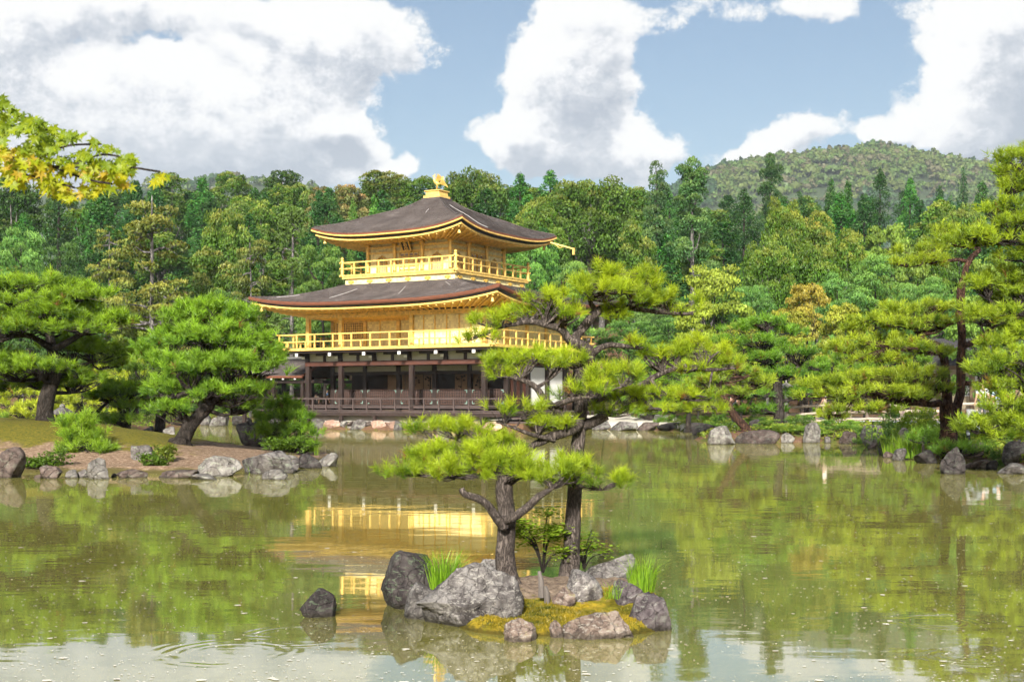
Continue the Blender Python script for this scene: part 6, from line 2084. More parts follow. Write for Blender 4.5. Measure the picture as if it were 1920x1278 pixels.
def islet_mat():
    """bare sandy slope towards the water, moss over the crest"""
    m, N = new_mat('islet_soil')
    geo = N.n('ShaderNodeNewGeometry')
    p = geo.outputs['Position']
    sep = N.n('ShaderNodeSeparateXYZ'); N.set(sep.inputs[0], p)
    n1 = N.noise(p, 0.9, 5, 0.6); n2 = N.noise(p, 12, 6, 0.7); n3 = N.noise(p, 45, 3, 0.7)
    soil = N.ramp(n2, [(0.32, (0.10, 0.062, 0.040)), (0.5, (0.22, 0.145, 0.095)), (0.66, (0.40, 0.30, 0.215))])
    soil = N.mix(N.m('MULTIPLY', N.sstep(n3, 0.55, 0.68), 0.5), soil, (0.12, 0.08, 0.05))
    moss = N.ramp(n2, [(0.35, (0.055, 0.065, 0.010)), (0.65, (0.19, 0.155, 0.018))])
    f = N.m('ADD', N.m('ADD', N.m('MULTIPLY', sep.outputs[2], 1.35), N.m('MULTIPLY', N.m('SUBTRACT', n1, 0.5), 1.5)), N.m('MULTIPLY', N.m('SUBTRACT', n2, 0.5), 0.4))
    f2 = N.m('ADD', f, N.m('MULTIPLY', sep.outputs[0], 0.03))
    c = N.mix(N.sstep(f2, 0.29, 0.46), soil, moss)
    c = N.mix(N.sstep(N.m('ADD', sep.outputs[2], N.m('MULTIPLY', N.m('SUBTRACT', n1, .5), .3)), 0.14, 0.05), c, (0.075, 0.065, 0.02))
    h = N.m('ADD', N.m('MULTIPLY', n2, 0.6), N.m('MULTIPLY', n3, 0.4))
    finish(N, pbr(N, c, 0.95, 0, bump(N, h, 0.8, 0.05), 0.15))
    return m


mound('islet', islet_h, -23, -3.5, 27, 49, 150, 130, islet_mat())


def moss_mat():
    m, N = new_mat('island_moss')
    geo = N.n('ShaderNodeNewGeometry')
    p = geo.outputs['Position']
    n1 = N.noise(p, 3.4, 4, 0.6); n2 = N.noise(p, 26, 5, 0.7); n3 = N.noise(p, 110, 3, 0.7)
    moss = N.ramp(N.m('ADD', N.m('MULTIPLY', n1, .6), N.m('MULTIPLY', n2, .4)), [(0.36, (0.055, 0.060, 0.010)), (0.48, (0.17, 0.15, 0.015)), (0.60, (0.34, 0.24, 0.022)), (0.7, (0.25, 0.23, 0.02))])
    soil = N.ramp(n2, [(0.35, (0.09, 0.065, 0.05)), (0.62, (0.25, 0.19, 0.14))])
    sep = N.n('ShaderNodeSeparateXYZ'); N.set(sep.inputs[0], p)
    f = N.m('ADD', N.m('MULTIPLY', N.m('SUBTRACT', sep.outputs[1], 10.02), 1.7), N.m('MULTIPLY', N.m('SUBTRACT', n1, 0.5), 2.2))
    c = N.mix(N.sstep(f, 0.10, 0.32), moss, soil)
    c = N.mix(N.m('MULTIPLY', N.sstep(N.m('ADD', sep.outputs[2], N.m('MULTIPLY', N.m('SUBTRACT', n2, .5), .08)), 0.065, 0.01), 0.85), c, (0.030, 0.026, 0.008))
    h = N.m('ADD', N.m('MULTIPLY', n2, 0.5), N.m('MULTIPLY', n3, 0.5))
    finish(N, pbr(N, c, 0.95, 0, bump(N, h, 1.0, 0.02), 0.1))
    return m


M_MOSS = moss_mat()
mound('rock_island', isle_h, -0.75, 1.75, 8.8, 11.3, 130, 130, M_MOSS)


def rock(px0, px1, ytop, ybase, label, mats, seed, mat=0, D=None, zb=0.0, depth=0.8, sub=4, cuts=7, rough=0.13, group=None, sink=0.35, name='rock', tilt=None, taper=0.0, wedge=False):
    """a boulder whose foot meets the water (or ground of height zb) at row ybase"""
    if D is None:
        D = FPX * (CAM_H - zb) / (ybase - HOR)
    k = D / FPX
    w = (px1 - px0) * k; h = (ybase - ytop) * k; dp = w * depth
    sk = h * sink + 0.03
    me = rock_mesh(name, (w, dp, h + sk), 1000 + seed, sub, cuts, rough, tilt, taper, wedge)
    cx = (px0 + px1) / 2
    c = Vector(((cx - 960) / FPX * (D + dp * 0.42), D + dp * 0.42, zb + (h - sk) / 2))
    o = link(name, me, mats[mat], None, c)
    tag(o, label, 'rock', group)
    return o


GR = 'stones edging the left islet'
for i, r in enumerate([
    (-14, 48, 838, 896, 'large brown boulder at the left frame edge of the islet', 2, None, 0, 4),
    (76, 117, 872, 897, 'dark brown blocky stone at the islet water line', 2, None, 0, 11),
    (64, 78, 889, 897, 'small flat stone left of the brown blocky stone', 2, None, 0, 5),
    (119, 148, 880, 896, 'low pale stone right of the brown blocky stone', 1, None, 0, 6),
    (145, 168, 879, 895, 'low grey stone touching the upright block', 0, None, 0, 6),
    (163, 207, 858, 898, 'upright pale block with flat top at the islet water line', 1, None, 0, 12),
    (209, 219, 887, 894, 'tiny stone right of the upright pale block', 0, None, 0, 5),
    (219, 277, 880, 896, 'low wedge shaped stone below the sandy slope', 2, None, 0, 7),
    (247, 288, 847, 872, 'grey stone lying on the sandy slope of the islet', 0, 30.2, .26, 7),
    (299, 372, 882, 896, 'long low brown stone at the islet edge', 2, None, 0, 7),
    (355, 412, 888, 899, 'flat pale stone lapped by the water under the lichen boulder', 1, None, 0, 6),
    (371, 456, 855, 894, 'lichen covered pale boulder at the islet edge', 1, None, 0, 7),
    (450, 556, 845, 889, 'biggest rounded grey boulder of the islet edge', 0, None, 0, 6),
    (522, 562, 853, 884, 'grey boulder joined to the right of the biggest boulder', 0, None, 0, 7),
    (491, 540, 880, 899, 'small pale peaked stone in front of the biggest boulder', 1, None, 0, 8),
    (556, 606, 850, 878, 'dark blocky stone near the islet tip', 3, None, 0, 8),
    (594, 635, 849, 875, 'pale pointed stone at the very tip of the islet', 1, None, 0, 8),
    (441, 512, 791, 838, 'dark leaning boulder behind the moss crest', 3, 37.5, .25, 8),
    (262, 290, 795, 815, 'grey stone at the foot of the shaded pine', 0, 41.5, .42, 7),
    (305, 330, 798, 820, 'pale stone right of the shaded pine trunk', 1, 40.5, .42, 7),
]):
    x0, x1, yt, yb, lab, mt, D, zb, cu = r
    rock(x0, x1, yt, yb, lab, M_ROCK, 20 + i, mt, D, zb, 0.8, 4, cu, 0.12, GR)
GR = 'stones of the far bank left of the pavilion'
for i, r in enumerate([(338, 352, 790, 797, 'tiny pale stone at the far left of the distant stones', 1), (371, 398, 776, 797, 'grey rounded stone among the distant stones', 0), (392, 412, 782, 799, 'pale low stone in front of the distant stones', 1), (404, 428, 775, 798, 'tallest grey stone among the distant stones', 0),
                       (434, 472, 779, 798, 'purple pointed stone right of the distant stones', 3), (474, 494, 783, 797, 'dark stone beside the fishing deck', 3), (480, 505, 776, 792, 'round dark stone behind the fishing deck post', 3)]):
    rock(*r[:4], r[4], M_ROCK, 60 + i, r[5], None, 0, 0.8, 3, 7, 0.12, GR)
GR = 'stones edging the right bank'
for i, r in enumerate([
    (1108, 1146, 789, 806, 'rough grey stone at the left end of the far right shore', 0, None, 0, 8), (1142, 1196, 790, 807, 'wide grey stone on the beach shore', 0, None, 0, 8), (1190, 1238, 791, 807, 'grey stone in the middle of the beach shore', 2, None, 0, 8), (1232, 1286, 792, 808, 'dark stone under the low clipped pines', 3, None, 0, 8),
    (1280, 1330, 790, 809, 'dark boulder in the shaded bay', 3, 62, 0, 8), (1294, 1358, 790, 812, 'dark flat slab behind the pale boulder', 3, 57, 0, 9),
    (1325, 1379, 798, 833, 'pale streaked boulder at the corner of the right bank', 1, None, 0, 6), (1380, 1462, 806, 832, 'broad low brown boulder beside the pale streaked one', 2, None, 0, 5),
    (1402, 1426, 780, 805, 'dark upright stone at the foot of the leaning pine', 3, 51.5, .30, 7), (1434, 1447, 790, 799, 'small grey stone on the soil by the log fence', 0, 52, .34, 6), (1464, 1489, 811, 830, 'small pale stone half hidden by a shrub', 1, None, 0, 7),
    (1506, 1539, 791, 830, 'tall pale upright stone on the right bank', 1, None, 0, 6), (1545, 1560, 818, 830, 'small grey stone among clipped shrubs', 0, None, 0, 6), (1573, 1607, 808, 832, 'pointed brown stone right of the shrubs', 2, None, 0, 8),
    (1614, 1657, 796, 838, 'grey rounded boulder with a ledge', 0, None, 0, 8), (1625, 1646, 829, 841, 'pink flat stone at the foot of the ledge boulder', 2, None, 0, 7),
    (1647, 1666, 821, 852, 'narrow dark stone left of the reeds', 3, None, 0, 8), (1655, 1682, 846, 858, 'flat stone below the reeds', 2, None, 0, 7), (1674, 1702, 840, 863, 'mossy stone under the reeds', 0, None, 0, 7), (1683, 1706, 804, 832, 'pale stone above the reeds', 1, 40.5, .28, 6),
    (1713, 1759, 843, 869, 'dark low boulder right of the reeds', 3, None, 0, 6), (1762, 1809, 837, 889, 'tall speckled dark boulder standing in the water', 3, None, 0, 6),
    (1803, 1850, 843, 864, 'upper tan stone of the stacked pair', 2, 33.5, .22, 8), (1808, 1860, 861, 878, 'lower tan stone of the stacked pair', 2, None, 0, 7),
    (1874, 1935, 835, 872, 'upper grey boulder at the right frame edge', 0, 31.5, .20, 9), (1868, 1940, 868, 889, 'lower ledge stone at the right frame edge', 0, None, 0, 8), (1848, 1872, 862, 880, 'dark stone between the stacked pair and the edge boulders', 3, None, 0, 7)]):
    x0, x1, yt, yb, lab, mt, D, zb, cu = r
    rock(x0, x1, yt, yb, lab, M_ROCK, 100 + i, mt, D, zb, 0.8, 4, cu, 0.12, GR)
GR = 'rocks of the little island'
IR = M_ISLE_ROCK
for i, r in enumerate([
    (712, 818, 1034, 1142, 'dark upright rock at the left end of the island', 1, None, 0, 0.75, 12, .08), (757, 824, 1094, 1160, 'small tilted grey rock between the dark rock and the main boulder', 0, None, 0, .7, 9, .12),
    (778, 985, 1060, 1178, 'main broad grey boulder in front of the thick trunk', 0, None, 0, .66, 7, .13), (898, 945, 1046, 1080, 'pale rock behind the thick trunk', 0, 10.9, .16, .8, 7, .12),
    (943, 1007, 1160, 1203, 'small brown rock at the front of the island', 2, None, 0, .7, 9, .15), (1029, 1060, 1163, 1195, 'narrow brown stone left of the long front rock', 2, None, 0, .7, 8, .13),
    (1052, 1190, 1147, 1198, 'long rough brown rock along the island front', 2, None, 0, .42, 11, .17), (1176, 1260, 1113, 1184, 'dark purple blocky rock at the right end of the island', 3, None, 0, .8, 11, .10),
    (1147, 1208, 1097, 1142, 'purple rock above the right end block', 3, 9.95, .10, .7, 9, .12), (1056, 1131, 1075, 1124, 'rounded pale grey rock in the middle of the island', 0, 10.05, .13, .75, 5, .10),
    (1078, 1195, 1043, 1104, 'large grey brown rock behind the leaning trunk', 0, 10.75, .10, .6, 8, .14), (1034, 1080, 1100, 1127, 'low mossy stone left of the rounded grey rock', 2, 9.95, .12, .8, 6, .12), (563, 631, 1104, 1157, 'lone dark pointed rock standing in open water', 1, None, 0, .8, 9, .10)]):
    x0, x1, yt, yb, lab, mt, D, zb, dp, cu, ro = r
    big = lab.startswith('main')
    rock(x0, x1, yt, yb, lab, IR, 200 + i, mt, D, zb, dp, 5, cu, ro, GR, 0.45 if D is None else .3, tilt=0. if big else None, taper=.18 if big else .08, wedge=big)

# driftwood stakes on the island
for (px, y0, y1, lab) in ((1011, 1070, 1105, 'taller weathered stake in the island soil'), (1022, 1098, 1122, 'shorter pale stake in the island soil')):
    b = at(px + 4, y1, 10.05); t = at(px, y0, 10.05)
    o = MB().tube([b - Vector((0, 0, .06)), (b + t) / 2 + Vector((.006, 0, 0)), t], [0.026, 0.022, 0.014], 7).build('stake', plain('dry_wood_%d' % px, (0.11, 0.095, 0.085), 0.9, 0.4, 20, stretch=(1, 1, .2), bmp=.6), None)
    tag(o, lab, 'stake', 'stakes on the island')


# ------------------------------------------------------------------ moss cushions, grass, small plants
def blades(n, centre, rad, length, width, rg, tip, deep, lean=0.5, hfn=None):
    a = rg.uniform(0, TAU, n); r = rad * np.sqrt(rg.random(n))
    B = np.stack([centre[0] + r * np.cos(a), centre[1] + r * np.sin(a), np.full(n, centre[2])], -1)
    if hfn is not None: B[:, 2] = hfn(B[:, 0], B[:, 1]) - 0.01
    ang_ = a + rg.normal(size=n) * 0.7
    L = length * rg.uniform(0.55, 1.15, n); ln = lean * rg.uniform(0.2, 1.3, n) * (0.4 + r / rad)
    d1 = np.stack([np.cos(ang_) * ln * 0.35, np.sin(ang_) * ln * 0.35, np.ones(n)], -1)
    d2 = np.stack([np.cos(ang_) * ln, np.sin(ang_) * ln, np.ones(n) * (0.85 - 0.35 * np.clip(ln, 0, 1.4))], -1)
    M1 = B + d1 * (L * 0.5)[:, None]; T = M1 + d2 * (L * 0.5)[:, None]
    s = np.stack([-np.sin(ang_ + 0.6), np.cos(ang_ + 0.6), 0 * a], -1) * width / 2
    V = np.stack([B - s, B + s, M1 + s * 0.8, M1 - s * 0.8, T], 1).reshape(-1, 3)
    base = np.arange(n)[:, None] * 5
    F = np.concatenate([base + np.array([[0, 1, 2]]), base + np.array([[0, 2, 3]]), base + np.array([[3, 2, 4]])], 1).reshape(-1, 3)
    m_ = rg.random((n, 1)); col = (np.array(deep) * (1 - m_) + np.array(tip) * m_).repeat(3, 0)
    return V, F, col


def grass(name, label, px, py, D, rad, length, n, tip, deep, width=0.004, lean=0.6, zb=None, cat='grass tuft', group=None):
    c = at(px, py, D)
    V, F, col = blades(n, (0, 0, 0), rad, length, width, np.random.default_rng(int(px * 7 + py)), tip, deep, lean)
    o = link(name, tri_mesh(name, V, F, col), M_GRASS, None, c)
    tag(o, label, cat, group)
    return o


GB, GD = (0.28, 0.46, 0.03), (0.11, 0.24, 0.015)
grass('grass_tuft', 'bright grass tuft beside the dark rock at the island left', 832, 1104, 10.25, 0.11, 0.38, 300, GB, GD, 0.006)
grass('grass_tuft', 'tall grass tuft at the island right end', 1204, 1108, 10.3, 0.10, 0.34, 190, GB, GD, 0.006, lean=0.75)
grass('grass_tuft', 'thin grass sprouting over the moss by the rounded grey rock', 1148, 1122, 9.8, 0.07, 0.18, 40, GB, GD, lean=0.8)
grass('grass_tuft', 'tiny grass sprout on the long front rock', 1160, 1190, 9.2, 0.03, 0.07, 18, GB, GD, lean=.9)
grass('reeds', 'clump of bright iris leaves on the right shore', 1672, 852, 36.5, 0.30, 0.75, 130, (0.26, 0.36, 0.03), GD, 0.022, 0.5, cat='reeds', group='reeds of the right shore')
grass('reeds', 'second clump of iris leaves, nearer the dark low boulder', 1705, 858, 35.2, 0.36, 0.75, 150, (0.24, 0.36, 0.03), GD, 0.022, 0.5, cat='reeds', group='reeds of the right shore')
grass('grass_tuft', 'yellowish grass growing from the biggest islet boulder', 538, 880, 29.6, 0.14, 0.45, 60, (0.30, 0.33, 0.03), (0.16, 0.22, 0.02), 0.016, 0.6)
grass('grass_tuft', 'small weed on the dark block at the islet tip', 594, 853, 33.5, 0.06, 0.3, 16, (0.28, 0.36, 0.03), GD, 0.014, 0.4)
grass('grass_tuft', 'green weed at the water under the biggest islet boulder', 480, 888, 28.7, 0.16, 0.28, 50, GB, GD, 0.018, 0.7)

# moss cushions: uncountable short fronds over the island
rgm = np.random.default_rng(77)
nb = 15000
mx = rgm.uniform(-0.25, 1.45, nb * 2); my = rgm.uniform(9.1, 10.35, nb * 2)
pn = vnoise(np.stack([mx * 3.2, my * 3.2, 0 * mx], -1), 90, 3)
hz = isle_h(mx, my)
keep = (hz > 0.03) & (pn + (10.0 - my) * 0.7 > 0.0)
mx, my, hz, pn = mx[keep][:nb], my[keep][:nb], hz[keep][:nb], pn[keep][:nb]
n = len(mx)
a = rgm.uniform(0, TAU, n); L = rgm.uniform(0.008, 0.024, n) * (1 + 0.8 * np.clip(pn, 0, 1)); w = 0.0045
B = np.stack([mx, my, hz - 0.003], -1); s = np.stack([np.cos(a), np.sin(a), 0 * a], -1) * w
T = B + np.stack([rgm.normal(size=n) * 0.008, rgm.normal(size=n) * 0.008, L], -1)
V = np.stack([B - s, B + s, T], 1).reshape(-1, 3)
mixc = np.clip(0.5 + 0.9 * vnoise(np.stack([mx * 7, my * 7, 0 * mx], -1), 91, 2) + rgm.normal(size=n) * 0.15, 0, 1)[:, None]
col = np.array((0.075, 0.085, 0.010)) * (1 - mixc) + np.array((0.38, 0.28, 0.022)) * mixc
mo = link('moss', tri_mesh('moss', V, np.arange(3 * n).reshape(-1, 3), col), M_GRASS)
tag(mo, 'golden green moss carpeting the front of the rock island', 'moss', kind='stuff')

# little shrub between the two trunks
def twig_shrub(name, label, px, py, D, height, spread, n_leaf, leaf, col, seed, cat='shrub', flat=0.75):
    rg = np.random.default_rng(seed)
    b = at(px, py, D)
    root = empty(name, b); tag(root, label, cat)
    limbs, tips = [], []
    for k in range(9):
        a = rg.uniform(0, TAU); r = spread * rg.uniform(0.3, 1.0); h = height * rg.uniform(0.35, 1.0)
        e = np.array([r * math.cos(a), r * 0.6 * math.sin(a), h])
        limbs.append([(0, 0, -0.03, height * 0.018), tuple(e * np.array([.3, .3, .55])) + (height * 0.014,), tuple(e) + (height * 0.005,)])
        for q in range(6):
            t = rg.uniform(0.55, 1.0); tips.append(e * np.array([t, t, 0.55 + 0.45 * t]) + rg.normal(size=3) * spread * 0.10)
    link('stems', limb_mesh('stems', limbs, 6, height * 0.08), M_BARK_DARK, root)
    tips = np.array(tips)
    C = tips[rg.integers(0, len(tips), n_leaf)] + rg.normal(size=(n_leaf, 3)) * np.array([spread * .16, spread * .16, height * .035])
    V, F = leaf_tris(C, np.tile(np.array([[0, 0, 1.0]]), (n_leaf, 1)), np.full(n_leaf, leaf), rg, flat, 0.5)
    cc = np.array(col) * rg.uniform(0.6, 1.4, (n_leaf, 1))
    link('leaves', tri_mesh('leaves', V, F, cc, k=4), M_LEAF, root)
    return root


twig_shrub('shrub', 'thin leafy shrub between the two island pine trunks', 1018, 1066, 10.9, 0.55, 0.34, 2200, 0.021, (0.20, 0.30, 0.025), 5)
twig_shrub('shrub', 'small leafy sprig behind the leaning island trunk', 1095, 1060, 11.0, 0.34, 0.26, 900, 0.019, (0.17, 0.27, 0.025), 6)
for k, (px, py, D, h, sp, lab) in enumerate(((95, 890, 29.2, 0.62, 0.55, 'dark leafy bush between the frame edge boulder and the brown block'), (60, 893, 29.0, 0.45, 0.5, 'trailing bush against the frame edge boulder'), (292, 884, 29.3, 0.42, 0.38, 'green bush below the stone on the sandy slope'), (310, 876, 30.0, 0.55, 0.3, 'airy weed rising above the green bush on the slope'), (560, 850, 34.2, 0.5, 0.55, 'flowering bush under the pine at the islet tip'), (515, 850, 34.0, 0.45, 0.4, 'leafy bush left of the flowering bush'))):
    twig_shrub('bush', lab, px, py, D, h, sp, 1100, 0.036, (0.085, 0.15, 0.018) if k != 3 else (0.16, 0.21, 0.03), 30 + k, 'bush', 0.5)
# white flowers on the bush at the islet tip
GRB = 'clipped shrubs of the right bank'
for k, (px, ty, w, D, tint, lab) in enumerate((
        (1440, 792, 60, 51, (1.1, 1.15, 1), 'low shrub left of the small pale stone'), (1475, 799, 76, 49.6, (1.5, 1.5, 1), 'rounded moss green shrub behind the small pale stone'), (1500, 803, 46, 49.2, (1.3, 1.4, 1), 'rounded shrub left of the tall pale stone'),
        (1556, 788, 56, 49.5, (1.0, 1.2, 1), 'dark leaved shrub right of the tall pale stone'), (1545, 806, 40, 48.6, (1.5, 1.5, 1), 'small bright shrub at the water right of the tall pale stone'), (1592, 792, 46, 49, (1.2, 1.4, 1), 'rounded shrub above the pointed brown stone'), (1612, 800, 40, 47, (1.0, 1.2, 1), 'low shrub left of the ledge boulder'),
        (1660, 770, 70, 46, (0.8, 1.0, 1), 'dark flowering shrub behind the ledge boulder'), (1728, 766, 86, 41, (2.1, 1.9, 1), 'large yellow green shrub left of the red pine foot'), (1700, 785, 60, 42, (1.7, 1.7, 1), 'yellow green shrub left of the large one'), (1752, 790, 50, 39, (1.5, 1.6, 1), 'green shrub touching the red pine foot'),
        (1812, 785, 44, 38, (1.3, 1.4, 1), 'shrub right of the red pine foot'), (1848, 815, 56, 34, (1.6, 1.7, 1), 'small flat topped shrub on the bare soil at the right'), (1880, 800, 70, 36, (0.9, 1.1, 1), 'dark shrub under the right edge pine'), (1908, 820, 60, 34, (0.9, 1.0, 1), 'shrub at the right frame edge'),
        (1868, 846, 40, 32.2, (0.8, 1.0, 1), 'trailing shrub between the stacked pair and edge boulder'), (1395, 792, 40, 52, (1.3, 1.4, 1), 'shrub at the foot of the leaning pine'), (1500, 782, 60, 52.5, (0.9, 1.1, 1), 'small shrub in front of the log fence'), (1350, 780, 60, 60, (1.0, 1.2, 1), 'shrub in the shaded bay left of the leaning pine'),
        (1420, 775, 50, 58, (0.9, 1.1, 1), 'dark shrub behind the dark upright stone'), (1640, 800, 40, 44, (1.4, 1.5, 1), 'low shrub behind the narrow dark stone'), (1580, 818, 30, 48.2, (1.3, 1.5, 1), 'mossy shrub at the water between two stones'))):
    tree(px, ty - 7, w * 1.3, D, 'shrub', k % 3, (tint[0] * 1.1, tint[1] * 1.1, tint[2]), lab, GRB, 'shrub')
GLB = 'shrubs of the far left bank'
for k, (px, ty, w, D, tint, lab) in enumerate((
        (0, 770, 70, 56, (1.6, 1.7, 1), 'bright low shrub at the left frame edge beyond the islet'), (60, 778, 60, 58, (0.9, 1.1, 1), 'dark low shrub beyond the islet, second from the left'), (130, 770, 70, 62, (1.3, 1.5, 1), 'green shrub beyond the islet behind the lantern'), (190, 765, 80, 66, (0.9, 1.1, 1), 'dark shrub beyond the islet right of the lantern'), (262, 755, 90, 78, (0.8, 1.0, 1), 'wide dark shrub on the far bank behind the slim pine'),
        (340, 752, 90, 84, (0.8, 1.0, 1), 'dark shrub on the far bank behind the leaning pine'), (400, 755, 80, 87, (1.0, 1.2, 1), 'green shrub above the distant stones'), (450, 750, 80, 88, (0.8, 1.0, 1), 'dark shrub behind the purple pointed stone'), (505, 752, 70, 90, (1.2, 1.4, 1), 'green shrub behind the fishing deck'))):
    tree(px, ty, w, D, 'shrub', k % 3, tint, lab, GLB, 'shrub')

# floating pollen and petals
rgw = np.random.default_rng(12)
n = 9500
D = 7.4 + 46 * rgw.random(n) ** 2.1
X = rgw.uniform(-0.41, 0.41, n) * D
ok = (pond_sd(X, D) < -0.3) & (poly_sd(LI, X, D) < -0.2) & (((X - 0.45) / 1.3) ** 2 + ((D - 10.0) / 1.2) ** 2 > 1)
cl_ = vnoise(np.stack([X * 0.5, D * 0.35, 0 * X], -1), 13, 3)
ok &= (cl_ + rgw.normal(size=n) * 0.5 > -0.25)
X, D = X[ok], D[ok]; n = len(X)
k = 6
r = np.where(rgw.random(n) < 0.03, rgw.uniform(0.012, 0.026, n), rgw.uniform(0.003, 0.0095, n))
a = (np.arange(k) / k * TAU)[None, :] + rgw.uniform(0, TAU, n)[:, None]
rr = r[:, None] * rgw.uniform(0.55, 1.2, (n, k))
V = np.stack([X[:, None] + rr * np.cos(a) * 1.5, D[:, None] + rr * np.sin(a), np.full((n, k), 0.004)], -1).reshape(-1, 3)
sp = link('floating_specks', tri_mesh('floating_specks', V, np.arange(n * k).reshape(-1, k), k=k), plain('floating_petals', (0.66, 0.62, 0.54), 0.8, 0.1, 4))
tag(sp, 'pale petals and pollen specks floating on the pond', 'petals', kind='stuff')

# low growth along the banks: uncountable
def bank_cover(name, label, test, n, seed, tip, deep):
    rg = np.random.default_rng(seed)
    x, y = test(rg, n)
    d = pond_sd(x, y)
    nz = vnoise(np.stack([x * .8, y * .8, 0 * x], -1), seed, 3)
    ok = (d > 0.05) & (d < 5.5) & (nz + rg.normal(size=len(x)) * 0.25 > 0.02)
    x, y, nz = x[ok], y[ok], nz[ok]
    m = len(x)
    z = ground_h(x, y) + rg.uniform(0.0, 0.16, m) * (1 + np.clip(nz, 0, 1))
    V, F = leaf_tris(np.stack([x, y, z], -1), np.tile(np.array([[0, -0.2, 1.0]]), (m, 1)), np.full(m, 0.055), rg, 0.45, 0.5)
    t = rg.random((m, 1)); col = (np.array(deep) * (1 - t) + np.array(tip) * t) * (1 + 0.6 * nz[:, None])
    o = link(name, tri_mesh(name, V, F, np.clip(col, 0, 1), k=4), M_LEAF)
    tag(o, label, 'ground cover', kind='stuff')


bank_cover('ground_cover', 'low leafy growth and moss along the right bank', lambda rg, n: (rg.uniform(7, 17, n), rg.uniform(28, 66, n)), 90000, 61, (0.30, 0.34, 0.04), (0.07, 0.13, 0.02))
bank_cover('ground_cover', 'low leafy growth along the far left bank', lambda rg, n: (rg.uniform(-40, -13, n), rg.uniform(62, 92, n)), 60000, 62, (0.22, 0.30, 0.03), (0.05, 0.10, 0.02))

# ------------------------------------------------------------------ beach, fence, hut, lantern, people
M_SAND = plain('white_gravel', (0.52, 0.48, 0.41), 0.95, 0.18, 3, bmp=0.5, bdist=0.02)
def sand_h(x, y):
    d = pond_sd(x, y)
    return np.where(d > 0.25, ground_h(x, y) + 0.02 + 0.0 * x, -0.2)
BX, BY = np.meshgrid(np.linspace(-1.5, 9.5, 70), np.linspace(64, 82, 80), indexing='ij')
bh = sand_h(BX, BY) + 0.06
edge = np.minimum(np.minimum(ss(-1.6, 0, BX), ss(9.5, 7.5, BX)), np.minimum(1, ss(82, 79, BY)))
bh = np.where(edge > 0.05, bh, bh - 0.4)
tag(link('gravel_beach', grid_mesh('gravel_beach', BX, BY, bh), M_SAND), kind='structure')
# pale path beyond the log fence
PX_, PY_ = np.meshgrid(np.linspace(10.0, 26, 50), np.linspace(55.5, 64.0, 30), indexing='ij')
ph = ground_h(PX_, PY_) + 0.10
tag(link('path', grid_mesh('path', PX_, PY_, ph), plain('pale_path', (0.50, 0.50, 0.52), 0.9, 0.1, 2)), kind='structure')
PX_, PY_ = np.meshgrid(np.linspace(16.0, 30, 40), np.linspace(44, 55.4, 40), indexing='ij')
tag(link('path', grid_mesh('path', PX_, PY_, ground_h(PX_, PY_) + 0.08), bpy.data.materials['pale_path']), kind='structure')

M_LOG = plain('weathered_log', (0.42, 0.34, 0.27), 0.85, 0.3, 6, stretch=(.3, 1, 1), bmp=0.4)
M_LOGD = plain('dark_log', (0.15, 0.115, 0.095), 0.85, 0.3, 6, bmp=0.4)
def fence(label, p0, p1, n, heights, wob=0.02):
    p0, p1 = Vector(p0), Vector(p1)
    root = empty('log_fence', p0); tag(root, label, 'fence', 'log fences of the right bank')
    rgq = random.Random(int(p0.x * 10))
    zf = lambda q: gz(q.x, q.y)
    for i in range(n + 1):
        q = p0.lerp(p1, i / n); z = zf(q)
        MB().tube([(q.x - p0.x, q.y - p0.y, z - p0.z - 0.2), (q.x - p0.x, q.y - p0.y, z - p0.z + heights[-1] + 0.12)], 0.075, 8).build('post', M_LOGD, root)
    for h in heights:
        pts = []
        for i in range(n * 2 + 1):
            q = p0.lerp(p1, i / (n * 2)); pts.append((q.x - p0.x, q.y - p0.y - 0.08, zf(q) - p0.z + h + rgq.uniform(-wob, wob)))
        MB().tube(pts, 0.055, 7).build('rail', M_LOG, root)
a = at(1476, 775, 56.5); b = at(1560, 778, 55.0); c = at(1690, 780, 53.0); d = at(1790, 775, 52)
fence('log fence with three rails behind the dark garden pine', (a.x, a.y, gz(a.x, a.y)), (b.x, b.y, gz(b.x, b.y)), 3, (0.22, 0.55, 0.88))
fence('log fence continuing right towards the red pine', (b.x + .1, b.y, gz(b.x, b.y)), (c.x, c.y, gz(c.x, c.y)), 4, (0.22, 0.52, 0.80))
fence('log fence behind the red pine foot', (c.x + .1, c.y, gz(c.x, c.y)), (d.x + 6, d.y, gz(d.x, d.y)), 5, (0.22, 0.55, 0.85))

# stone lantern beyond the islet crest
def lantern(label, px, py_top, D, h):
    t = at(px, py_top, D); z0 = t.z - h
    root = empty('stone_lantern', (t.x, t.y, z0)); tag(root, label, 'lantern')
    mm = M_ROCK[0]
    s = h / 1.5
    MB().lathe([(0.34, 0), (0.34, 0.10), (0.26, 0.18), (0.17, 0.22), (0.15, 0.5), (0.18, 0.62)], sides=12).build('pedestal', mm, root)
    MB().lathe([(0.18, 0.60), (0.34, 0.72), (0.36, 0.80), (0.22, 0.80)], sides=6).build('platform', mm, root)
    fb = MB()
    for k in range(6):
        an = TAU * (k + .5) / 6
        fb.box(0.19 * math.cos(an) - .05, 0.19 * math.cos(an) + .05, 0.19 * math.sin(an) - .05, 0.19 * math.sin(an) + .05, 0.80, 1.12)
    fb.lathe([(0.13, .80), (0.13, 1.12)], sides=6)
    fb.build('fire_box', mm, root)
    MB().lathe([(0.48, 1.10), (0.50, 1.15), (0.36, 1.24), (0.18, 1.34), (0.10, 1.37)], sides=6).build('cap', mm, root)
    MB().lathe([(0.09, 1.36), (0.12, 1.42), (0.08, 1.48), (0.01, 1.52)], sides=10).build('jewel', mm, root)
    root.scale = (s, s, s)
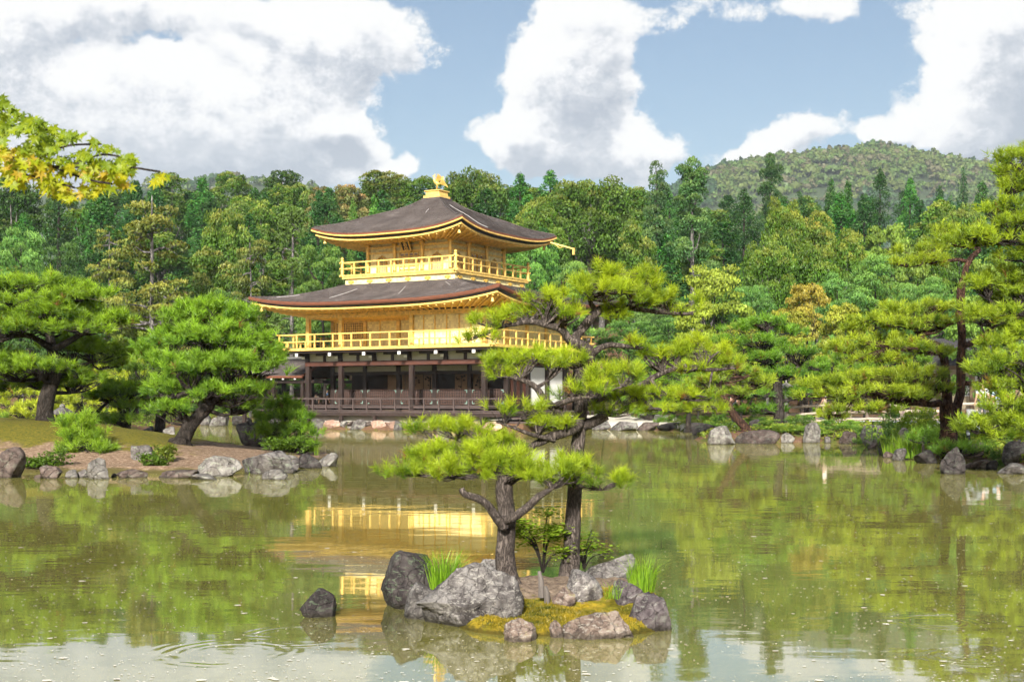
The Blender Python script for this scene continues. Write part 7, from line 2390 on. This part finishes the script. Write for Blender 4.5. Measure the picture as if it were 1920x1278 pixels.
lantern('mossy stone lantern beside the big islet pine trunk', 117, 757, 44, 1.35)

# weathered wooden light post near the dark garden pine
p = at(1474, 772, 58); rt = empty('lamp_post', (p.x, p.y, gz(p.x, p.y))); tag(rt, 'thin grey wooden post with a little roof by the fence', 'lamp post')
gm = plain('grey_wood', (0.40, 0.37, 0.34), 0.85, 0.2, 6)
MB().box(-.06, .06, -.06, .06, -.2, 1.75).build('post', gm, rt)
MB().box(-.28, .28, -.25, .25, 1.75, 1.80).prism([(-.30, 1.80), (.30, 1.80), (0, 1.98)], -.27, .27).build('cap', gm, rt)
MB().box(-.03, .03, -.03, .03, 1.95, 2.35).build('finial', gm, rt)

# rest hut with notices behind the right edge pine
H = at(1850, 770, 58)
HZ = gz(H.x, H.y)
hut = empty('rest_hut', (H.x, H.y, HZ - 1.0), R(-8)); tag(hut, 'brown timber rest hut with posted notices behind the right edge pine', 'hut')
HW = plain('hut_boards', (0.20, 0.13, 0.08), 0.8, 0.3, 4, stretch=(1, 1, .3))
HB = plain('hut_beige', (0.46, 0.38, 0.26), 0.85, 0.15, 2)
MB().box(-2.2, 3.5, 0.3, 2.4, 0, 3.6).build('wall', HB, hut)
for x in (-2.2, -0.75, 1.2, 3.4):
    MB().box(x - .09, x + .09, -0.6, -0.42, 0, 3.55).build('post', HW, hut)
MB().box(-2.5, 3.8, -0.66, -0.36, 3.35, 3.60).build('beam', HW, hut)
MB().box(-2.4, 1.4, -0.55, 0.3, 1.22, 1.32).build('counter', HW, hut)
MB().box(-2.3, 1.3, -0.30, 0.25, 0, 1.22).build('counter_front', HB, hut)
for s in (-1, 1):
    MB().add([(-2.9, 1.0 - 2.4 * 1, 3.5), (4.2, 1.0 - 2.4, 3.5), (4.2, 1.0, 4.7), (-2.9, 1.0, 4.7), (-2.9, -1.4, 3.62), (4.2, -1.4, 3.62), (4.2, 1.0, 4.82), (-2.9, 1.0, 4.82)] if s < 0 else
             [(-2.9, 3.4, 3.5), (4.2, 3.4, 3.5), (4.2, 1.0, 4.69), (-2.9, 1.0, 4.69), (-2.9, 3.4, 3.62), (4.2, 3.4, 3.62), (4.2, 1.0, 4.81), (-2.9, 1.0, 4.81)],
             [(0, 1, 2, 3), (7, 6, 5, 4), (0, 4, 5, 1), (1, 5, 6, 2), (2, 6, 7, 3), (3, 7, 4, 0)]).build('roof', plain('hut_roof_%d' % (s + 1), (0.035, 0.032, 0.034), .8, .3, 4), hut)
wp = plain('notice_white', (0.75, 0.74, 0.70), 0.7, 0.05, 5); rp = plain('notice_red', (0.55, 0.07, 0.035), 0.6, 0.1, 5); op = plain('notice_orange', (0.62, 0.24, 0.04), 0.6, 0.1, 5); kp = plain('notice_ink', (0.05, 0.05, 0.06), 0.7, 0.1, 5)
rgn = random.Random(2)
for (x0, x1, z0, z1, mm, lines) in ((-0.95, -0.5, 2.15, 3.0, wp, 5), (-0.45, 0.15, 2.0, 3.2, wp, 7), (0.2, 0.85, 1.75, 2.35, rp, 3), (0.2, 0.85, 2.4, 2.75, op, 2), (0.95, 1.9, 2.3, 2.7, wp, 3), (0.95, 1.5, 1.5, 2.2, op, 3)):
    nb_ = MB().box(x0, x1, 0.24, 0.27, z0, z1).build('notice', mm, hut)
    q = MB()
    for k in range(lines):
        z = z0 + (z1 - z0) * (k + .5) / lines
        for j in range(3):
            xa = x0 + (x1 - x0) * (0.12 + 0.28 * j); q.box(xa, xa + (x1 - x0) * rgn.uniform(.12, .22), 0.230, 0.238, z - .03, z + .03)
    q.build('print', kp if mm != rp else wp, nb_)['kind'] = 'stuff'


# ------------------------------------------------------------------ people
SKIN = plain('skin', (0.46, 0.27, 0.19), 0.6, 0.05, 8)
HAIR = plain('dark_hair', (0.018, 0.014, 0.012), 0.6, 0.2, 20)


def person(label, foot, h, facing, pose, top, legs, shoe, hat=None, arms=None):
    """pose: 'stand' or 'bend'; one continuous skinned body, coloured by region"""
    k = h / 1.72
    J = {}
    if pose == 'stand':
        J = dict(pel=(0, 0, .94), chest=(0, 0, 1.28), neck=(0, .01, 1.48), head=(0, .03, 1.60), crown=(0, .02, 1.69))
        for s, n in ((-1, 'l'), (1, 'r')):
            J.update({n + 'hip': (s * .09, 0, .90), n + 'knee': (s * .10, .02, .50), n + 'ank': (s * .10, -.01, .09), n + 'toe': (s * .11, .15, .04),
                      n + 'sh': (s * .19, 0, 1.41), n + 'elb': (s * .25, -.02, 1.13), n + 'wri': (s * .25, .10, .90), n + 'han': (s * .24, .14, .82)})
    else:
        J = dict(pel=(0, -.25, .86), chest=(0, .10, 1.02), neck=(0, .27, 1.00), head=(0, .38, .96), crown=(0, .46, .95))
        for s, n in ((-1, 'l'), (1, 'r')):
            J.update({n + 'hip': (s * .10, -.24, .82), n + 'knee': (s * .12, -.02 + .1 * s, .47), n + 'ank': (s * .13, -.14 + .15 * s, .09), n + 'toe': (s * .14, .02 + .15 * s, .04),
                      n + 'sh': (s * .19, .20, .98), n + 'elb': (s * .22, .30, .70), n + 'wri': (s * .16, .42, .48), n + 'han': (s * .14, .46, .40)})
    E_ = [('pel', 'chest'), ('chest', 'neck'), ('neck', 'head'), ('head', 'crown')]
    for n in 'lr':
        E_ += [('pel', n + 'hip'), (n + 'hip', n + 'knee'), (n + 'knee', n + 'ank'), (n + 'ank', n + 'toe'), ('chest', n + 'sh'), (n + 'sh', n + 'elb'), (n + 'elb', n + 'wri'), (n + 'wri', n + 'han')]
        hd = Vector(J[n + 'han']); wv = Vector(J[n + 'wri']); dr = (hd - wv).normalized()
        for f in range(4):
            J[n + 'f%d' % f] = tuple(hd + dr * (.075 - .008 * abs(f - 1)) + Vector((0, (f - 1.5) * .02, 0)) - Vector((.012, 0, 0)))
            E_.append((n + 'han', n + 'f%d' % f))
        J[n + 'th'] = tuple(wv + dr * .05 + Vector((0, .045, 0))); E_.append((n + 'wri', n + 'th'))
    names = list(J)
    rad = dict(pel=.135, chest=.145, neck=.058, head=.10, crown=.075)
    for n in 'lr':
        rad.update({n + 'hip': .095, n + 'knee': .062, n + 'ank': .045, n + 'toe': .038, n + 'sh': .068, n + 'elb': .047, n + 'wri': .033, n + 'han': .036, n + 'th': .012})
        for f in range(4): rad[n + 'f%d' % f] = .010
    me = bpy.data.meshes.new('person')
    me.from_pydata([J[n] for n in names], [(names.index(a), names.index(b)) for a, b in E_], [])
    o = bpy.data.objects.new('person', me); COL.objects.link(o)
    md = o.modifiers.new('skin', 'SKIN'); md.use_smooth_shade = True
    for i, n in enumerate(names):
        sv = me.skin_vertices[0].data[i]; r = rad[n]; sv.radius = (r * (1.15 if n in ('pel', 'chest') else 1), r * (.8 if n in ('pel', 'chest') else 1)); sv.use_root = (n == 'pel')
    o.modifiers.new('sub', 'SUBSURF').levels = 1
    dg = bpy.context.evaluated_depsgraph_get()
    ev = o.evaluated_get(dg)
    me2 = bpy.data.meshes.new_from_object(ev)
    bpy.data.objects.remove(o)
    for m in (top, legs, shoe, SKIN): me2.materials.append(m)
    for p_ in me2.polygons:
        c = p_.center
        n = min(names, key=lambda q: (Vector(J[q]) - c).length)
        e = n.lstrip('lr')
        if e in ('toe', 'ank') : mi = 2
        elif e in ('hip', 'knee') or n == 'pel': mi = 1
        elif e in ('sh',) or n == 'chest': mi = 0
        elif e == 'elb': mi = 0 if arms else 3
        elif n in ('neck', 'head', 'crown') : mi = 3
        else: mi = 3
        p_.material_index = mi; p_.use_smooth = True
    body = bpy.data.objects.new('person', me2); COL.objects.link(body)
    body.location = foot; body.rotation_euler = (0, 0, facing); body.scale = (k, k, k)
    tag(body, label, 'person')
    hd = Vector(J['head']); cr = Vector(J['crown']); ax = (cr - hd).normalized()
    cap = MB()
    V, F = ico(2)
    c0 = hd + ax * .045
    keep = [i for i in range(len(V))]
    cap.add([(c0.x + v[0] * .112, c0.y + v[1] * .118 - .012, c0.z + v[2] * .108) for v in V], [tuple(f) for f in F if np.mean(V[f] @ np.array(ax)) > -0.05])
    cap.build('hat' if hat else 'hair', hat or HAIR, body, True)
    face = hd + Vector((0, .095, -.01)) if pose == 'stand' else hd + Vector((0, .02, -.095))
    MB().tube([face + Vector((0, .0, .02)), face + Vector((0, .028, -.012)), face + Vector((0, .0, -.03))], [.008, .014, .008], 6).build('nose', SKIN, body, True)
    return body


def cl(name, c): return plain(name, c, 0.85, 0.15, 6)
def stand_at(px, D, dz=0.0):
    x = (px - 960) / FPX * D
    return (x, D, gz(x, D) + dz)
person('person bending over by the red pine in pale grey work clothes', stand_at(1822, 37.5), 1.62, R(100), 'bend', cl('pale_grey_shirt', (0.60, 0.60, 0.60)), cl('pale_blue_trousers', (0.46, 0.50, 0.56)), cl('black_boots', (0.02, 0.02, 0.022)), cl('green_hat', (0.02, 0.42, 0.12)), True)
person('person in light grey t-shirt and dark cap facing the hut', stand_at(1842, 49.5), 1.74, R(10), 'stand', cl('light_grey_shirt', (0.56, 0.57, 0.58)), cl('dark_trousers', (0.06, 0.06, 0.07)), cl('dark_shoes', (0.03, 0.03, 0.03)), cl('navy_cap', (0.035, 0.035, 0.06)))
person('person in pale blue shirt right of the grey shirted person', stand_at(1872, 50.5), 1.58, R(-20), 'stand', cl('pale_blue_shirt', (0.42, 0.56, 0.70)), cl('grey_trousers', (0.2, 0.2, 0.2)), cl('brown_shoes', (0.08, 0.05, 0.03)), cl('white_hat', (0.7, 0.7, 0.68)))
person('person in white behind the pads of the red pine', stand_at(1546, 58.0, 0.10), 1.62, R(60), 'stand', cl('white_shirt', (0.72, 0.72, 0.70)), cl('tan_trousers', (0.3, 0.24, 0.17)), cl('shoes_b', (0.05, 0.05, 0.05)), cl('cream_hat', (0.7, 0.66, 0.55)))
person('person in turquoise behind the leaning pine', stand_at(1376, 63.0, 0.1), 1.70, R(40), 'stand', cl('turquoise_shirt', (0.02, 0.45, 0.55)), cl('dark_trousers_b', (0.05, 0.05, 0.07)), cl('shoes_c', (0.05, 0.05, 0.05)))
person('person in blue shirt seen through the open gallery', (at(612, 735, 88).x, 88, 0.62), 1.66, R(-60), 'stand', cl('sky_blue_shirt', (0.22, 0.36, 0.66)), cl('dark_trousers_c', (0.05, 0.05, 0.07)), cl('shoes_d', (0.05, 0.05, 0.05)))
person('person in cream shirt left of the blue shirt, through the gallery', (at(592, 735, 89).x, 89, 0.45), 1.62, R(30), 'stand', cl('cream_shirt', (0.62, 0.52, 0.44)), cl('dark_trousers_d', (0.07, 0.06, 0.06)), cl('shoes_e', (0.05, 0.05, 0.05)))

# ------------------------------------------------------------------ maple branch close to the camera
def leaf_shape():
    pts = [(0, 0)]
    lobes = [(-150, .42), (-105, .70), (-55, .92), (0, 1.0), (55, .92), (105, .70), (150, .42)]
    out = []
    for i, (a, r) in enumerate(lobes):
        th = R(a)
        if i:
            am = R((a + lobes[i - 1][0]) / 2); out.append((math.sin(am) * .34, math.cos(am) * .34))
        for (da, f) in ((-9, .62), (0, 1.0), (9, .62)):
            out.append((math.sin(th + R(da)) * r * f, math.cos(th + R(da)) * r * f))
    out.append((0.03, -0.05)); out.append((-0.03, -0.05))
    V = [(0, 0.05, 0.03)] + [(x, y, -0.30 * (x * x + y * y) + 0.06 * abs(x)) for x, y in out]
    n = len(out)
    F = [(0, 1 + (i + 1) % n, 1 + i) for i in range(n)]
    return V, F


rgl = random.Random(21)
mt = empty('maple_branch', (-6.3, 5.2, 0.35)); tag(mt, 'leafy maple bough with yellow green leaves reaching in at the upper left', 'maple tree', )
LV, LF = leaf_shape()
variants = []
for k, c in enumerate([(0.36, 0.40, 0.012), (0.28, 0.35, 0.012), (0.20, 0.28, 0.014), (0.44, 0.42, 0.014), (0.46, 0.33, 0.03), (0.14, 0.21, 0.012)]):
    me = tri_mesh('leaf', np.array(LV) * 0.031, LF, np.tile(np.array([c]), (len(LF), 1)))
    me.materials.append(M_MAPLE); variants.append(me)
o0 = Vector(mt.location)
def Lp(px, py, D): return at(px, py, D) - o0
twigs_ = [
    [tuple(Lp(-420, 330, 5.2)) + (.030,), tuple(Lp(-150, 270, 5.0)) + (.016,), tuple(Lp(0, 290, 4.9)) + (.0075,), tuple(Lp(60, 306, 4.85)) + (.0058,), tuple(Lp(130, 314, 4.8)) + (.0045,), tuple(Lp(200, 308, 4.75)) + (.003,), tuple(Lp(300, 322, 4.7)) + (.0012,)],
    [tuple(Lp(0, 288, 4.9)) + (.0055,), tuple(Lp(35, 322, 4.8)) + (.004,), tuple(Lp(80, 335, 4.75)) + (.0028,), tuple(Lp(140, 352, 4.7)) + (.0015,)],
    [tuple(Lp(-150, 270, 5.0)) + (.010,), tuple(Lp(-20, 262, 4.95)) + (.005,), tuple(Lp(25, 245, 4.95)) + (.0035,), tuple(Lp(75, 240, 4.95)) + (.002,), tuple(Lp(130, 262, 4.9)) + (.001,)],
    [tuple(Lp(-160, 265, 5.0)) + (.010,), tuple(Lp(-60, 215, 5.1)) + (.005,), tuple(Lp(0, 205, 5.1)) + (.003,), tuple(Lp(60, 225, 5.1)) + (.0012,)],
    [tuple(Lp(130, 314, 4.8)) + (.003,), tuple(Lp(190, 290, 4.8)) + (.002,), tuple(Lp(250, 300, 4.8)) + (.001,)],
    [tuple(Lp(90, 310, 4.8)) + (.003,), tuple(Lp(160, 335, 4.7)) + (.002,), tuple(Lp(210, 345, 4.65)) + (.001,)],
    [tuple(Lp(60, 306, 4.85)) + (.003,), tuple(Lp(120, 275, 4.85)) + (.002,), tuple(Lp(190, 270, 4.85)) + (.001,)],
]
trunk_ = [[(0, 0, -0.5, .16), (.05, .0, 1.0, .13), (0.15, 0.0, 1.9, .10), (0.6, 0, 2.6, .07), tuple(Lp(-420, 330, 5.2)) + (.03,)], [(0.1, 0, 1.6, .09), (-.3, .2, 2.8, .06), (-.5, .3, 4.2, .03)]]
link('trunk', limb_mesh('trunk', trunk_, 10, .15), M_BARK_DARK, mt)
for t in twigs_:
    link('twig', limb_mesh('twig', [t], 6, .03), M_BARK_DARK, mt)
up_edge = lambda px: np.interp(px, [0, 40, 100, 170, 230, 315], [180, 210, 234, 256, 286, 318])
lo_edge = lambda px: np.interp(px, [0, 40, 70, 130, 200, 250, 315], [352, 350, 358, 378, 362, 352, 334])
nl = 0
extra = {}
while nl < 560:
    px = 325 * rgl.random() ** 1.15 - 12
    py = rgl.uniform(up_edge(px), lo_edge(px))
    # open patches where the sky shows between the sprays
    g = mnoise.noise(Vector((px * .022, py * .034, 3.3)))
    if g < -0.12: continue
    D = 4.85 + rgl.uniform(-.22, .22)
    t = (py - up_edge(px)) / (lo_edge(px) - up_edge(px) + 1e-3)
    vi = rgl.choice([2, 5, 2, 1, 1] if t < .5 else [0, 0, 1, 3, 3, 4])
    s = rgl.uniform(.85, 1.35)
    # leaves hang, tips down and outwards
    eul = (R(rgl.uniform(-135, -60)), R(rgl.uniform(-55, 55)), R(rgl.uniform(-40, 40)))
    pos = Lp(px, py, D)
    if nl < 298:
        o = link('leaf', variants[vi], None, mt, pos)
        o.scale = (s, s, s); o.rotation_euler = eul
    else:                         # the leaves past the first three hundred
        from mathutils import Euler
        M_ = Euler(eul).to_matrix()
        extra.setdefault(vi, []).append([tuple(pos + M_ @ (Vector(v) * (0.031 * s))) for v in LV])
    nl += 1
EV, EF, EC = [], [], []
cols_ = [(0.36, 0.40, 0.012), (0.28, 0.35, 0.012), (0.20, 0.28, 0.014), (0.44, 0.42, 0.014), (0.46, 0.33, 0.03), (0.14, 0.21, 0.012)]
for vi, L_ in extra.items():
    for vs in L_:
        b_ = len(EV); EV += vs; EF += [tuple(i + b_ for i in f) for f in LF]; EC += [cols_[vi]] * len(LF)
tag(link('leaves', tri_mesh('leaves', np.array(EV), EF, np.array(EC)), M_MAPLE, mt), kind='stuff')

# ------------------------------------------------------------------ the air: thin summer haze round the whole place
hm = bpy.data.materials.new('haze_air')
hm.use_nodes = True
hm.node_tree.nodes.clear()
HN = NT(hm.node_tree)
pv = HN.n('ShaderNodeVolumePrincipled')
pv.inputs['Color'].default_value = (0.80, 0.91, 1.0, 1)
pv.inputs['Density'].default_value = 0.00015
pv.inputs['Anisotropy'].default_value = 0.0
ho = HN.n('ShaderNodeOutputMaterial')
HN.set(ho.inputs['Volume'], pv.outputs[0])
haze = MB().box(-1000, 1150, -80, 1900, -10, 330).build('haze', hm)
tag(haze, 'thin pale summer haze filling the valley', 'haze', kind='stuff')
sc.cycles.volume_step_rate = 10
